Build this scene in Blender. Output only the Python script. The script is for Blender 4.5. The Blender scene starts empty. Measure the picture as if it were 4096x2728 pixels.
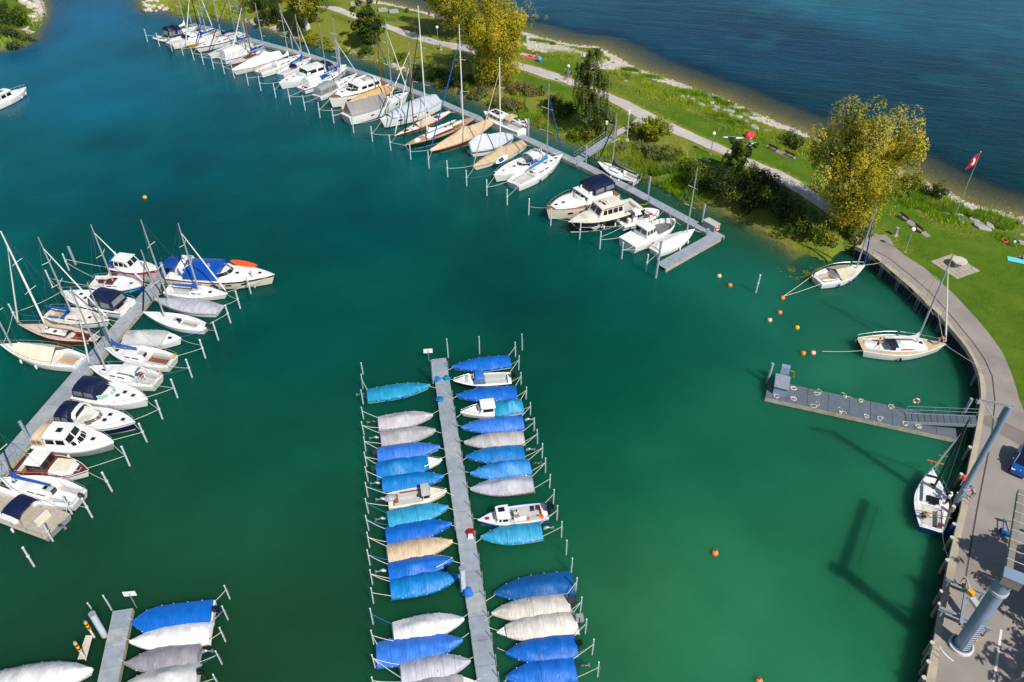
# Marina on a lake shore seen from a drone. All positions are metres: x to the right, y away, z up, water surface z = 0.
import bpy, bmesh, math, random
import numpy as np
from mathutils import Vector, Matrix, noise
random.seed(7); np.random.seed(7)
R = math.radians
SC = bpy.context.scene
COL = SC.collection
# ------------------------------------------------------------------ camera, sky, sun, exposure
cam_d = bpy.data.cameras.new('camera'); cam = bpy.data.objects.new('camera', cam_d); COL.objects.link(cam)
cam.location = (0, 0, 62); cam.rotation_euler = (R(90 - 39.835), 0, 0)
cam_d.sensor_width = 36; cam_d.lens = 28.125; cam_d.clip_start = .5; cam_d.clip_end = 4000
SC.camera = cam
SUN_EL, SUN_AZ = 47.0, 142.0          # azimuth clockwise from +y
W = bpy.data.worlds.new('World'); SC.world = W; W.use_nodes = True
nt = W.node_tree; sky = nt.nodes.new('ShaderNodeTexSky'); sky.sky_type = 'NISHITA'; sky.sun_disc = False
sky.sun_elevation = R(SUN_EL); sky.sun_rotation = R(SUN_AZ); sky.air_density = 1.0; sky.dust_density = .6; sky.altitude = 400
bg = nt.nodes['Background']; bg.inputs['Strength'].default_value = .085
nt.links.new(sky.outputs[0], bg.inputs[0])
sd = bpy.data.lights.new('sun', 'SUN'); sd.energy = 4.3; sd.angle = R(.55); sd.color = (1, .955, .88)
sun = bpy.data.objects.new('sun', sd); COL.objects.link(sun)
el, az = R(SUN_EL), R(SUN_AZ)
sv = Vector((math.cos(el) * math.sin(az), math.cos(el) * math.cos(az), math.sin(el)))
sun.rotation_euler = sv.to_track_quat('Z', 'Y').to_euler(); sun.location = sv * 120
SC.view_settings.view_transform = 'Standard'; SC.view_settings.look = 'None'; SC.view_settings.gamma = 1
SC.view_settings.exposure = .12; SC.view_settings.use_curve_mapping = False
# ------------------------------------------------------------------ surveyed positions
BOATS = [
 ('U1', 'sailing_yacht', -73.02,179.62,0.941,8.04, 'white yacht with two navy cockpit tents, outermost at the top end of the long pontoon', 'yachts and motor boats moored along the long curved pontoon', {'k': 'sail', 'B': 3.96, 'cab': (0.42,0.72,0.62,0.4), 'mast': (0.653,13.0, 'alu'), 'boom': (0.4,1.9, 'white'), 'tents': [(0.0,0.2,2.18, 'navy'),(0.22,0.42,1.95, 'navy')], 'rail': 1, 'fb': 1.14}),
 ('U2', 'sailing_yacht', -69.96,176.86,0.9198,11.5, 'white yacht with open stern and side windows, beside the yellow hull', 'yachts and motor boats moored along the long curved pontoon', {'k': 'sail', 'B': 4.08, 'cab': (0.35,0.75,0.6,0.42), 'cock': (0.04,0.33,0.55, 'lgrey'), 'mast': (0.827,13.5, 'alu'), 'jib': 'white', 'hatch': [(0.8,0)], 'spray': (0.33,0.42, 'navy'), 'rail': 1, 'fb': 1.2}),
 ('U3', 'sailing_yacht', -67.15,175.78,-2.0671,10.21, 'sailing boat with a yellow hull and wooden cabin sides', 'yachts and motor boats moored along the long curved pontoon', {'k': 'classic', 'B': 3.12, 'hull': 'yellow', 'cab': (0.3,0.68,0.58,0.38), 'cabmat': 'white', 'cock': (0.08,0.28,0.5, 'teak'), 'mast': (0.549,12.5, 'black'), 'jib': 'white', 'boom': (0.42,1.5, 'blue'), 'fb': 0.96}),
 ('U4', 'sailing_yacht', -63.33,174.5,-2.2189,12.28, 'white yacht with a navy gunwale stripe and navy boom cover', 'yachts and motor boats moored along the long curved pontoon', {'k': 'sail', 'B': 3.72, 'stripe': 'navy', 'cab': (0.32,0.72,0.6,0.4), 'cock': (0.06,0.3,0.55, 'lgrey'), 'mast': (0.435,12.8, 'alu'), 'jib': 'blue', 'boom': (0.36,1.6, 'navy'), 'hatch': [(0.8,0)], 'rail': 1, 'fb': 1.14}),
 ('U5', 'sailing_yacht', -59.78,169.94,-2.2772,10.47, 'low white yacht with a grey deck and dark blue furled foresail', 'yachts and motor boats moored along the long curved pontoon', {'k': 'sail', 'B': 3.36, 'deck': 'lgrey', 'cab': (0.34,0.66,0.55,0.35), 'cock': (0.06,0.32,0.55, 'white'), 'mast': (0.3,12.6, 'alu'), 'jib': 'navy', 'boom': (0.36,1.6, 'blue'), 'hatch': [(0.78,0)], 'fb': 1.08}),
 ('U6', 'sailing_yacht', -56.44,167.78,0.8769,10.6, 'white yacht under a boxy white cockpit tent with grey foredeck', 'yachts and motor boats moored along the long curved pontoon', {'k': 'sail', 'B': 3.6, 'stripe': 'blue', 'deck': 'lgrey', 'cab': (0.5,0.75,0.55,0.35), 'tents': [(0.02,0.48,1.84, 'whitecv')], 'mast': (0.58,12.4, 'alu'), 'jib': 'blue', 'hatch': [(0.8,0)], 'fb': 1.08}),
 ('U7', 'sailing_yacht', -54.84,165.14,-2.0802,10.35, 'varnished brown wooden sailboat with wooden mast and blue boom cover', 'yachts and motor boats moored along the long curved pontoon', {'k': 'classic', 'B': 2.64, 'hull': 'teak', 'deck': 'lgrey', 'cab': (0.3,0.6,0.5,0.25), 'cabmat': 'mahog', 'cock': (0.1,0.3,0.5, 'mahog'), 'mast': (0.384,12.0, 'teak'), 'boom': (0.4,1.4, 'blue'), 'jib': 'white', 'fb': 0.9}),
 ('U8', 'covered_sailing_yacht', -52.1,161.74,-2.2242,12.1, 'cream hulled sailboat fully wrapped in a smooth white tent cover', 'yachts and motor boats moored along the long curved pontoon', {'k': 'sail', 'B': 3.24, 'hull': 'cream', 'cover': (0.0,0.99, 'whitecv', 1.38,0), 'mast': (0.3,12.2, 'alu'), 'fb': 1.14}),
 ('U9', 'sailing_yacht', -47.19,161.35,0.9383,11.74, 'white yacht with a yellow lifebuoy on its stern and white boom cover', 'yachts and motor boats moored along the long curved pontoon', {'k': 'sail', 'B': 3.48, 'cab': (0.4,0.75,0.58,0.4), 'cock': (0.05,0.38,0.55, 'lgrey'), 'mast': (0.706,12.0, 'alu'), 'boom': (0.33,1.5, 'white'), 'jib': 'white', 'spray': (0.37,0.45, 'white'), 'hatch': [(0.8,0),(0.68,0.2)], 'ring': 'yellow', 'flag': ('black', 'red', 'yellow'), 'rail': 1, 'fb': 1.08}),
 ('U10', 'sailing_yacht', -43.8,160.2,1.079,9.7, 'small white sailboat with a blue boom cover and dark sprayhood, next to the white cruiser', 'yachts and motor boats moored along the long curved pontoon', {'k': 'sail', 'B': 2.88, 'cab': (0.42,0.72,0.55,0.35), 'cock': (0.06,0.4,0.55, 'lgrey'), 'mast': (0.737,10.5, 'alu'), 'boom': (0.4,1.4, 'blue'), 'jib': 'white', 'spray': (0.38,0.46, 'navy'), 'rail': 1, 'fb': 0.96}),
 ('U11', 'motor_cruiser', -40.73,154.61,-2.3046,12.36, 'large white cruiser with navy visor band and green windscreen', 'yachts and motor boats moored along the long curved pontoon', {'k': 'motor', 'B': 4.32, 'cab': (0.5,0.8,0.62,0.32), 'house': (0.18,0.56,0.74,1.15, 'white', 'white', 2), 'visor': 'navy', 'screen': (0.58,0.66,0.6, 'gglass'), 'hatch': [(0.72,0.0),(0.85,0)], 'canvas': (0.02,0.16,0.8,1.3, 'navy'), 'rail': 2, 'fb': 1.38}),
 ('U11b', 'sailing_yacht', -36.29,157.78,0.8196,7.75, 'small sailboat with blue boom cover half hidden behind the large white cabin cruiser', 'yachts and motor boats moored along the long curved pontoon', {'k': 'sail', 'B': 2.76, 'cab': (0.45,0.72,0.55,0.35), 'cock': (0.08,0.42,0.55, 'lgrey'), 'mast': (0.358,10.5, 'grey'), 'boom': (0.42,1.4, 'blue'), 'fb': 0.96}),
 ('U12', 'sailing_yacht', -36.82,153.51,0.9426,12.44, 'white yacht with an orange lifebuoy on the stern and a white cockpit awning', 'yachts and motor boats moored along the long curved pontoon', {'k': 'sail', 'B': 3.36, 'stripe': 'blue', 'cab': (0.45,0.74,0.58,0.38), 'cock': (0.05,0.42,0.55, 'lgrey'), 'tents': [(0.1,0.36,1.61, 'whitecv')], 'mast': (0.85,11.5, 'alu'), 'boom': (0.35,1.3, 'blue'), 'pads': [(0.5,0,0.16,0.5, 'blue')], 'ring': 'orange', 'fb': 1.08}),
 ('U13', 'sailing_yacht', -33.8,150.43,1.0405,12.24, 'small white yacht with a grey sprayhood that has clear windows at its stern', 'yachts and motor boats moored along the long curved pontoon', {'k': 'sail', 'B': 3.12, 'cab': (0.44,0.74,0.58,0.38), 'tents': [(0.03,0.4,1.55, 'grey')], 'mast': (0.58,10.8, 'alu'), 'jib': 'white', 'hatch': [(0.8,0)], 'rail': 1, 'fb': 1.02}),
 ('U14', 'motor_yacht', -29.34,145.87,-2.3251,12.55, 'tall white flybridge motor yacht with a brown wooden foredeck', 'yachts and motor boats moored along the long curved pontoon', {'k': 'motor', 'B': 4.8, 'deck': 'teak', 'cab': (0.55,0.83,0.66,0.4), 'house': (0.12,0.58,0.78,1.1, 'white', 'white', 3), 'screen': (0.56,0.68,0.62, 'dglass'), 'fly': (0.14,0.48,0.7), 'bimini': (0.16,0.36,0.7,1.5, 'lgrey'), 'hatch': [(0.75,0.0)], 'fend': [(-1,[0.4,0.6], 'navy')], 'rail': 2, 'ports': 3, 'fb': 1.98}),
 ('U15', 'covered_sailing_yacht', -26.55,143.81,0.8923,13.82, 'slim sailboat under a mustard tan ridge cover, partly behind the grey tented yacht', 'yachts and motor boats moored along the long curved pontoon', {'k': 'classic', 'B': 3.0, 'hull': 'teak', 'cover': (0.0,0.99, 'mustard', 1.88,0), 'mast': (0.739,12.37, 'teak'), 'jib': 'blue', 'fb': 0.96}),
 ('U16', 'sailing_yacht', -24.55,139.75,0.747,14.12, 'white yacht with a grey boom tent over its cockpit and rounded transom', 'yachts and motor boats moored along the long curved pontoon', {'k': 'sail', 'B': 4.2, 'tents': [(0.04,0.62,2.3, 'cgrey', 'ridge')], 'mast': (0.747,16.16, 'alu'), 'jib': 'white', 'hatch': [(0.86,0)], 'ports': 2, 'rail': 1, 'fb': 1.74}),
 ('U17', 'sailing_yacht', -18.45,137.25,-2.3525,13.18, 'big white yacht with a pale blue grey cover over most of its deck, bow outward', 'yachts and motor boats moored along the long curved pontoon', {'k': 'sail', 'B': 4.2, 'cover': (0.02,0.86, 'bgrey', 1.56,1), 'mast': (0.42,13.5, 'alu'), 'jib': 'white', 'ports': 3, 'fb': 1.8}),
 ('U18', 'sailing_yacht', -15.84,133.87,-2.285,13.63, 'narrow varnished racing sloop with white deck and beige cockpit awning', 'yachts and motor boats moored along the long curved pontoon', {'k': 'classic', 'B': 2.28, 'hull': 'varnish', 'stripe2': 'teak', 'tents': [(0.36,0.62,0.92, 'beige', 'ridge')], 'pads': [(0.24,0,0.08,0.6, 'mahog'),(0.8,0,0.08,0.5, 'mahog')], 'mast': (0.66,13.0, 'teak'), 'jib': 'white', 'fb': 0.66}),
 ('U19', 'sailing_yacht', -12.66,129.25,-2.347,16.08, 'classic yacht with a dark green hull, teak deck and white cabin roof', 'yachts and motor boats moored along the long curved pontoon', {'k': 'classic', 'B': 3.48, 'hull': 'dgreen', 'deck': 'teakdeck', 'cab': (0.34,0.68,0.6,0.4), 'cabmat': 'mahog', 'roof': 'white', 'cock': (0.12,0.32,0.5, 'teak'), 'mast': (0.659,22.85, 'white'), 'jib': 'black', 'boom': (0.42,1.2, 'white'), 'heap': (0.8,0, 'white'), 'hatch': [(0.4,0)], 'fb': 1.2}),
 ('U20', 'covered_sailing_yacht', -8.7,127.74,-2.2809,15.02, 'mahogany hulled yacht under a full beige canvas cover, white mast above it', 'yachts and motor boats moored along the long curved pontoon', {'k': 'classic', 'B': 3.36, 'hull': 'mahog', 'cover': (0.0,0.995, 'beige', 1.44,0), 'mast': (0.46,19.78, 'white'), 'jib': 'blue', 'fb': 1.08}),
 ('U21', 'covered_boat', -3.45,125.02,0.5073,8.52, 'boat under a big pale grey cover with dark blue edging', 'yachts and motor boats moored along the long curved pontoon', {'k': 'sail', 'B': 3.6, 'hull': 'white', 'cover': (0.0,0.97, 'bgrey', 2.12,0), 'band': 'navy', 'fb': 1.08}),
 ('U22', 'covered_sailing_yacht', -2.27,121.34,-2.318,11.83, 'white lettered hull under a beige ridge cover with a beige sleeved forestay', 'yachts and motor boats moored along the long curved pontoon', {'k': 'sail', 'B': 3.0, 'cover': (0.0,0.99, 'beige', 1.12,0), 'mast': (0.456,16.98, 'white'), 'jib': 'tan', 'text': ('capina', 0.62,0.38,-1, 'dgrey'), 'fb': 0.9}),
 ('U23', 'motor_cruiser', 1.48,117.06,-2.4195,11.52, 'sleek white cruiser with a radar arch, round white radome and blue seat', 'yachts and motor boats moored along the long curved pontoon', {'k': 'motor', 'B': 3.96, 'cock': (0.06,0.42,0.62, 'lgrey'), 'screen': (0.44,0.58,0.66, 'dglass'), 'arch': (0.2,0.75,1.35, 'white'), 'hard': (0.2,0.38,0.7,1.45, 'white'), 'hatch': [(0.63,0.0),(0.82,0)], 'pads': [(0.33,0.2,0.1,0.3, 'blue')], 'dome': (0.2,0.3,1.6), 'rail': 2, 'cab': (0.46,0.86,0.66,0.22), 'fb': 1.32}),
 ('U24', 'sailing_yacht', 4.2,115.85,0.8624,12.55, 'white yacht with teal blue boom cover, bow against the pontoon and round stern outward', 'yachts and motor boats moored along the long curved pontoon', {'k': 'sail', 'B': 3.84, 'cab': (0.36,0.7,0.6,0.42), 'cock': (0.06,0.34,0.55, 'lgrey'), 'mast': (0.671,14.55, 'alu'), 'boom': (0.36,1.5, 'teal'), 'jib': 'blue', 'hatch': [(0.76,0.0),(0.64,0),(0.86,0)], 'fend': [(-1,[0.35,0.55], 'dgrey')], 'rail': 1, 'fb': 1.2}),
 ('U25', 'motor_yacht', 10.06,105.27,-2.5523,12.14, 'large motor yacht with navy canopy over the flybridge and brown rubbing deck edge', 'yachts and motor boats moored along the long curved pontoon', {'k': 'motor', 'B': 5.04, 'hull': 'cream', 'deck': 'teak', 'cab': (0.42,0.9,0.7,0.5), 'house': (0.1,0.52,0.82,1.0, 'white', 'white', 0), 'screen': (0.5,0.6,0.62, 'lgrey'), 'fly': (0.1,0.42,0.74), 'canvasfly': (0.05,0.4,0.74,1.6, 'navy'), 'hatch': [(0.76,0.15),(0.85,-0.05)], 'fend': [(-1,[0.3,0.55], 'navy')], 'rail': 2, 'ports': 4, 'ring': 'cream', 'fb': 1.8}),
 ('U26', 'motor_yacht', 13.32,101.4,-2.6475,12.14, 'trawler style motor yacht with black hull carrying a white winged P emblem', 'yachts and motor boats moored along the long curved pontoon', {'k': 'motor', 'B': 4.32, 'hull': 'black', 'deck': 'cream', 'cab': (0.64,0.78,0.5,0.45), 'cabmat': 'cream', 'house': (0.28,0.66,0.72,1.6, 'cream', 'cream', 4), 'roofband': 'navy', 'cock': (0.05,0.26,0.65, 'lgrey'), 'pads': [(0.9,0,0.08,0.35, 'cream')], 'fend': [(-1,[0.45,0.6], 'white')], 'rail': 2, 'emblem': ('P', 0.66,-1, 'white'), 'roofstuff': 1, 'fb': 1.68}),
 ('U27', 'motor_boat', 18.6,101.77,0.467,6.94, 'white inflatable style boat with a T shaped sun roof and outboard, beside the black trawler', 'yachts and motor boats moored along the long curved pontoon', {'k': 'rib', 'B': 3.12, 'cock': (0.08,0.7,0.6, 'lgrey'), 'console': (0.38, 'white'), 'bimini': (0.28,0.5,0.7,1.5, 'white'), 'outb': 'grey', 'pads': [(0.72,-0.3,0.16,0.12, 'red')], 'fb': 0.9}),
 ('U28', 'motor_boat', 19.8,97.22,0.6583,9.48, 'white workboat with a small wheelhouse and an open grey loading deck at the bow', 'yachts and motor boats moored along the long curved pontoon', {'k': 'work', 'B': 3.6, 'cock': (0.5,0.95,0.78, 'dgrey2'), 'house': (0.26,0.5,0.72,1.45, 'white', 'white', 3), 'frame': (0.82,2.6), 'fend': [(-1,[0.35,0.8], 'navy')], 'text': ('P', 0.86,0.6,-1, 'black'), 'aft': 1, 'fb': 1.32}),
 ('U29', 'covered_sailing_yacht', 22.81,95.34,0.6765,8.38, 'white keelboat under a flat white cover with three white fenders, nearest the pontoon corner', 'yachts and motor boats moored along the long curved pontoon', {'k': 'sail', 'B': 2.76, 'cover': (0.05,0.78, 'whitecv', 0.69,0), 'mast': (0.801,11.39, 'alu'), 'fend': [(-1,[0.45,0.7], 'white')], 'rail': 0, 'fb': 0.96}),
 ('U30', 'motor_cruiser', -1.54,133.49,2.3583,9.99, 'white cruiser with solar panels and cream bimini, on the shore side of the pontoon', 'yachts and motor boats moored along the long curved pontoon', {'k': 'motor', 'B': 3.48, 'house': (0.42,0.82,0.74,0.9, 'white', 'white', 3), 'solar': (0.56,0.78), 'bimini': (0.18,0.4,0.75,1.7, 'beige'), 'cock': (0.06,0.4,0.66, 'lgrey'), 'ring': 'red', 'fb': 1.38}),
 ('U31', 'sailing_yacht', 16.85,115.63,2.375,8.02, 'white sport yacht with a charcoal mainsail cover, on the shore side near the gangway', 'yachts and motor boats moored along the long curved pontoon', {'k': 'sail', 'B': 3.24, 'stripe2': 'navy', 'cab': (0.38,0.7,0.55,0.3), 'cock': (0.03,0.36,0.6, 'white'), 'mast': (0.638,10.44, 'alu'), 'boom': (0.62,0.9, 'dgrey'), 'jib': 'black', 'hatch': [(0.46,0)], 'outb': 'dgrey', 'fend': [(1,[0.3,0.5], 'white')], 'rail': 1, 'fb': 1.02}),
 ('L1', 'motor_boat', -50.39,88.74,-0.2106,6.85, 'cabin boat with a red hull and white wheelhouse behind the pontoon head', 'boats moored along the left pontoon', {'k': 'motor', 'B': 2.86, 'hull': 'red', 'deck': 'white', 'rub': 'white', 'cab': (0.5,0.93,0.66,0.3), 'house': (0.12,0.52,0.74,1.3, 'white', 'white', 3), 'canvas': (0.0,0.1,0.7,1.2, 'blue'), 'fb': 0.97}),
 ('L2', 'motor_yacht', -38.09,86.64,-0.0998,14.15, 'long white express cruiser with bright blue cockpit cover and rear sun awning', 'boats moored along the left pontoon', {'k': 'motor', 'B': 4.51, 'hull': 'cream', 'stripe': 'dgrey', 'cab': (0.5,0.9,0.66,0.4), 'screen': (0.5,0.62,0.68, 'dglass'), 'tents': [(0.17,0.5,1.35, 'rblue')], 'arch': (0.16,0.78,1.7, 'white'), 'hard': (0.12,0.2,0.6,1.8, 'white'), 'bimini': (-0.04,0.12,0.62,1.75, 'rblue2'), 'dome': (0.16,0.1,2.0), 'hatch': [(0.66,-0.25),(0.86,0.0)], 'fend': [(-1,[0.5], 'navy')], 'rail': 0, 'ports': 4, 'fb': 1.46}),
 ('L3', 'sailing_yacht', -51.25,84.82,-0.0929,7.28, 'white yacht with painted bright blue graphics along its bow', 'boats moored along the left pontoon', {'k': 'sail', 'B': 3.3, 'stripe2': 'rblue', 'graphic': 'aqua', 'cab': (0.3,0.62,0.55,0.32), 'cock': (0.04,0.3,0.6, 'lgrey'), 'mast': (0.411,9.9, 'alu'), 'jib': 'white', 'hatch': [(0.74,0)], 'pads': [(0.38,0.0,0.14,0.5, 'maroon'),(0.14,0.3,0.1,0.16, 'maroon')], 'boom': (0.3,1.3, 'white'), 'rail': 1, 'fb': 1.03}),
 ('L4', 'motor_cruiser', -53.04,81.19,2.8547,10.1, 'white cruiser with a navy canvas camper top, bow pointing away from the left pontoon', 'boats moored along the left pontoon', {'k': 'motor', 'B': 3.52, 'stripe': 'navy', 'cab': (0.48,0.86,0.62,0.4), 'screen': (0.46,0.56,0.66, 'dglass'), 'canvas': (0.1,0.46,0.8,1.7, 'navy'), 'cock': (0.06,0.45,0.66, 'teak'), 'hatch': [(0.66,0.0),(0.56,0.3)], 'rail': 1, 'plat': 'teak', 'text': ('NIXE', -1,0.5,0, 'dgrey'), 'fb': 1.19}),
 ('L5', 'sailing_yacht', -53.63,77.91,-0.2118,8.66, 'white yacht with blue hull stripes, blue cockpit cushions and blue boom cover', 'boats moored along the left pontoon', {'k': 'sail', 'B': 3.08, 'stripe': 'blue', 'cab': (0.36,0.74,0.6,0.35), 'cabmat': 'cream', 'deck': 'cream', 'cock': (0.06,0.34,0.6, 'teakdeck'), 'mast': (0.417,12.39, 'alu'), 'jib': 'white', 'boom': (0.42,1.3, 'blue2'), 'pads': [(0.3,0.0,0.1,0.7, 'blue'),(0.14,-0.5,0.16,0.14, 'blue')], 'hatch': [(0.7,-0.1)], 'fend': [(-1,[0.3,0.52], 'rblue')], 'rail': 1, 'fb': 0.97}),
 ('L6', 'sailing_yacht', -54.88,74.98,2.9056,11.11, 'classic mahogany yacht with a white cabin top and thick white mast', 'boats moored along the left pontoon', {'k': 'classic', 'B': 2.75, 'hull': 'mahog', 'deck': 'paledeck', 'rub': 'mahog', 'cab': (0.36,0.68,0.6,0.32), 'cabmat': 'mahog', 'roof': 'white', 'cock': (0.1,0.34,0.55, 'mahog'), 'mast': (0.626,14.91, 'white', 0.13), 'jib': 'white', 'boom': (0.4,1.1, 'tan2'), 'hatch': [(0.62,0),(0.5,0.25)], 'rail': 1, 'fb': 0.92}),
 ('L7', 'sailing_yacht', -55.09,70.9,2.8797,11.13, 'white yacht with a cream ridge awning tied over its boom', 'boats moored along the left pontoon', {'k': 'sail', 'B': 3.3, 'cock': (0.05,0.3,0.55, 'teakdeck'), 'cab': (0.3,0.7,0.55,0.35), 'tents': [(0.27,0.74,1.5, 'creamcv', 'ridge')], 'mast': (0.85,11.0, 'alu'), 'fend': [(-1,[0.45,0.66], 'white')], 'rail': 1, 'fb': 1.03}),
 ('R1', 'sailing_yacht', -40.68,83.34,-0.1433,8.45, 'low white yacht with blue covered boom beside the long express cruiser', 'boats moored along the left pontoon', {'k': 'sail', 'B': 2.75, 'cab': (0.42,0.68,0.5,0.3), 'cock': (0.08,0.42,0.6, 'lgrey'), 'mast': (0.542,11.03, 'alu'), 'jib': 'white', 'boom': (0.42,1.1, 'blue'), 'hatch': [(0.72,0)], 'fend': [(-1,[0.35,0.55], 'white')], 'outb': 'black', 'fb': 0.81}),
 ('R2', 'covered_sailing_yacht', -41.05,80.54,2.9178,9.02, 'keelboat under a wrinkled silver grey cover gathered up around its mast', 'boats moored along the left pontoon', {'k': 'sail', 'B': 2.64, 'cover': (0.0,0.98, 'silver', 0.45,1), 'mast': (0.779,12.86, 'alu'), 'fb': 0.81}),
 ('R3', 'sailing_yacht', -41.59,77.43,2.8187,9.26, 'open white racing keelboat with bare deck and slim cockpit', 'boats moored along the left pontoon', {'k': 'sail', 'B': 2.53, 'ws': 0.5, 'cab': (0.42,0.62,0.42,0.16), 'cock': (0.14,0.42,0.42, 'lgrey'), 'mast': (0.655,10.81, 'alu'), 'jib': 'black', 'outb': 'dgrey', 'hatch': [(0.45,0)], 'fb': 0.81}),
 ('R4', 'covered_boat', -42.95,73.75,-0.0393,6.84, 'motor boat with a pale grey peaked cover and bare white bow', 'boats moored along the left pontoon', {'k': 'motor', 'B': 2.97, 'cover': (0.0,0.72, 'lgrey', 1.0,2), 'hatch': [(0.8,0)], 'fb': 0.92}),
 ('R5', 'sailing_yacht', -43.49,70.56,2.8923,8.94, 'white yacht with slack blue sail cover and brown cockpit floor, yellow buoy at its stern', 'boats moored along the left pontoon', {'k': 'sail', 'B': 3.19, 'cab': (0.4,0.74,0.55,0.36), 'cabwin': 'brown', 'cock': (0.05,0.38,0.6, 'mahogdeck'), 'mast': (0.849,10.81, 'alu'), 'boom': (0.36,1.3, 'blue'), 'hatch': [(0.82,0)], 'ring': 'yellow', 'fend': [(-1,[0.12], 'yellow')], 'rail': 1, 'fb': 1.03}),
 ('R6', 'sailing_yacht', -44.04,67.31,2.8925,8.84, 'white yacht with white sun awning and blue cushions in the cockpit', 'boats moored along the left pontoon', {'k': 'sail', 'B': 3.08, 'cab': (0.38,0.74,0.55,0.36), 'cock': (0.05,0.36,0.6, 'lgrey'), 'mast': (0.754,12.69, 'alu'), 'jib': 'white', 'bimini': (0.22,0.52,0.6,1.5, 'whitecv'), 'pads': [(0.3,-0.3,0.06,0.12, 'blue'),(0.36,-0.25,0.06,0.14, 'blue'),(0.78,0.1,0.06,0.14, 'rblue')], 'rail': 1, 'ring': 'cream', 'fb': 1.03}),
 ('R7', 'motor_cruiser', -43.9,63.87,-0.2147,8.55, 'white sports cruiser with navy soft top and pale green windscreen', 'boats moored along the left pontoon', {'k': 'motor', 'B': 3.41, 'cab': (0.46,0.9,0.6,0.25), 'canvas': (0.02,0.36,0.76,1.5, 'navy'), 'screen': (0.4,0.56,0.7, 'gglass'), 'hatch': [(0.6,-0.2),(0.66,0.2),(0.8,0.0)], 'rail': 2, 'fb': 1.13}),
 ('R8', 'motor_cruiser', -44.03,60.14,-0.153,8.54, 'sports cruiser with navy lower hull, white radar arch and folded navy hood', 'boats moored along the left pontoon', {'k': 'motor', 'B': 3.41, 'hull': 'navy', 'topside': 'white', 'cab': (0.48,0.9,0.62,0.25), 'canvas': (0.0,0.22,0.76,1.4, 'navy'), 'arch': (0.28,0.74,1.2, 'white'), 'screen': (0.42,0.58,0.7, 'brglass'), 'cock': (0.2,0.4,0.6, 'lgrey'), 'hatch': [(0.62,-0.25),(0.64,0.3),(0.84,0)], 'fend': [(-1,[0.5], 'white')], 'rail': 2, 'fb': 1.13}),
 ('R9', 'motor_cruiser', -45.12,57.02,-0.1026,8.27, 'white hardtop cruiser with beige rear canvas and grey hull band', 'boats moored along the left pontoon', {'k': 'motor', 'B': 3.41, 'hull': 'white', 'stripe2': 'grey', 'cab': (0.5,0.92,0.66,0.28), 'house': (0.18,0.54,0.76,1.25, 'white', 'white', 2), 'screen': (0.55,0.64,0.64, 'dglass'), 'roofhatch': 1, 'canvas': (0.0,0.17,0.74,1.3, 'beige'), 'hatch': [(0.74,0)], 'fend': [(-1,[0.27,0.5], 'white')], 'rail': 2, 'ring': 'red', 'fb': 1.13}),
 ('R10', 'motor_cruiser', -45.89,53.48,-0.142,7.48, 'old mahogany cabin cruiser with white canvas roof and foredeck cover', 'boats moored along the left pontoon', {'k': 'motor', 'B': 3.08, 'hull': 'white', 'topside': 'mahog', 'deck': 'mahog2', 'cab': (0.5,0.82,0.66,0.4), 'house': (0.2,0.5,0.72,1.2, 'mahog', 'white', 2), 'cock': (0.04,0.2,0.66, 'teak'), 'pads': [(0.66,0,0.24,0.7, 'creamcv')], 'heap': (0.76,0, 'white'), 'fend': [(-1,[0.28,0.48], 'navy')], 'hatch': [(0.85,0)], 'fb': 0.97}),
 ('R11', 'sailing_yacht', -46.01,50.7,2.8806,9.06, 'white yacht with long blue boom cover and an outboard motor on the stern', 'boats moored along the left pontoon', {'k': 'sail', 'B': 3.19, 'cab': (0.32,0.7,0.5,0.3), 'cock': (0.05,0.34,0.6, 'white'), 'mast': (0.815,11.2, 'alu'), 'boom': (0.5,1.2, 'blue'), 'hatch': [(0.82,0),(0.42,0)], 'fend': [(-1,[0.35,0.52], 'rblue')], 'outb': 'dgrey', 'rail': 1, 'fb': 1.03}),
 ('R12', 'work_boat', -48.08,48.61,2.7675,11.8, 'flat aluminium work boat with slatted deck, long white side benches and navy bimini', 'boats moored along the left pontoon', {'k': 'barge', 'B': 3.3, 'hull': 'alu', 'deck': 'slat', 'bimini': (0.24,0.46,0.8,1.6, 'navy'), 'benches': (0.32,0.85), 'outb': 'silverm', 'fend': [(-1,[0.33], 'white')], 'fb': 0.65}),
 ('M1', 'motor_boat', -94.43,145.01,1.2144,7.94, 'white cabin motor boat under way alone at the left edge', None, {'k': 'motor', 'B': 2.9, 'cab': (0.5,0.88,0.66,0.3), 'house': (0.16,0.56,0.74,1.3, 'white', 'white', 2), 'fend': [(-1,[0.3,0.66,0.85], 'white')], 'roofhatch': 1, 'rail': 2, 'fb': 1.08}),
 ('BL1', 'covered_boat', -37.59,31.48,0.1938,8.4, 'long boat under a shiny white cover in the bottom left corner', 'covered boats at the short bottom left pontoon', {'k': 'motor', 'B': 2.9, 'cover': (0,0.99, 'whitecv', 0.9,5), 'fb': 0.76}),
 ('BL2', 'covered_boat', -28.68,37.0,-2.987,6.65, 'broad flat boat under a bright blue tarpaulin, first at the short bottom left pontoon', 'covered boats at the short bottom left pontoon', {'k': 'barge2', 'B': 2.5, 'hull': 'white', 'cover': (0.03,0.99, 'tarp', 0.35,4), 'outb': 'black', 'fb': 0.65}),
 ('BL3', 'covered_boat', -28.32,35.2,-3.0007,6.44, 'varnished boat under a crumpled white sheet, between the blue and grey covers', 'covered boats at the short bottom left pontoon', {'k': 'motor', 'B': 2.2, 'hull': 'varnish', 'cover': (0,0.99, 'whitecv', 0.6,5), 'fb': 0.65}),
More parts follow.
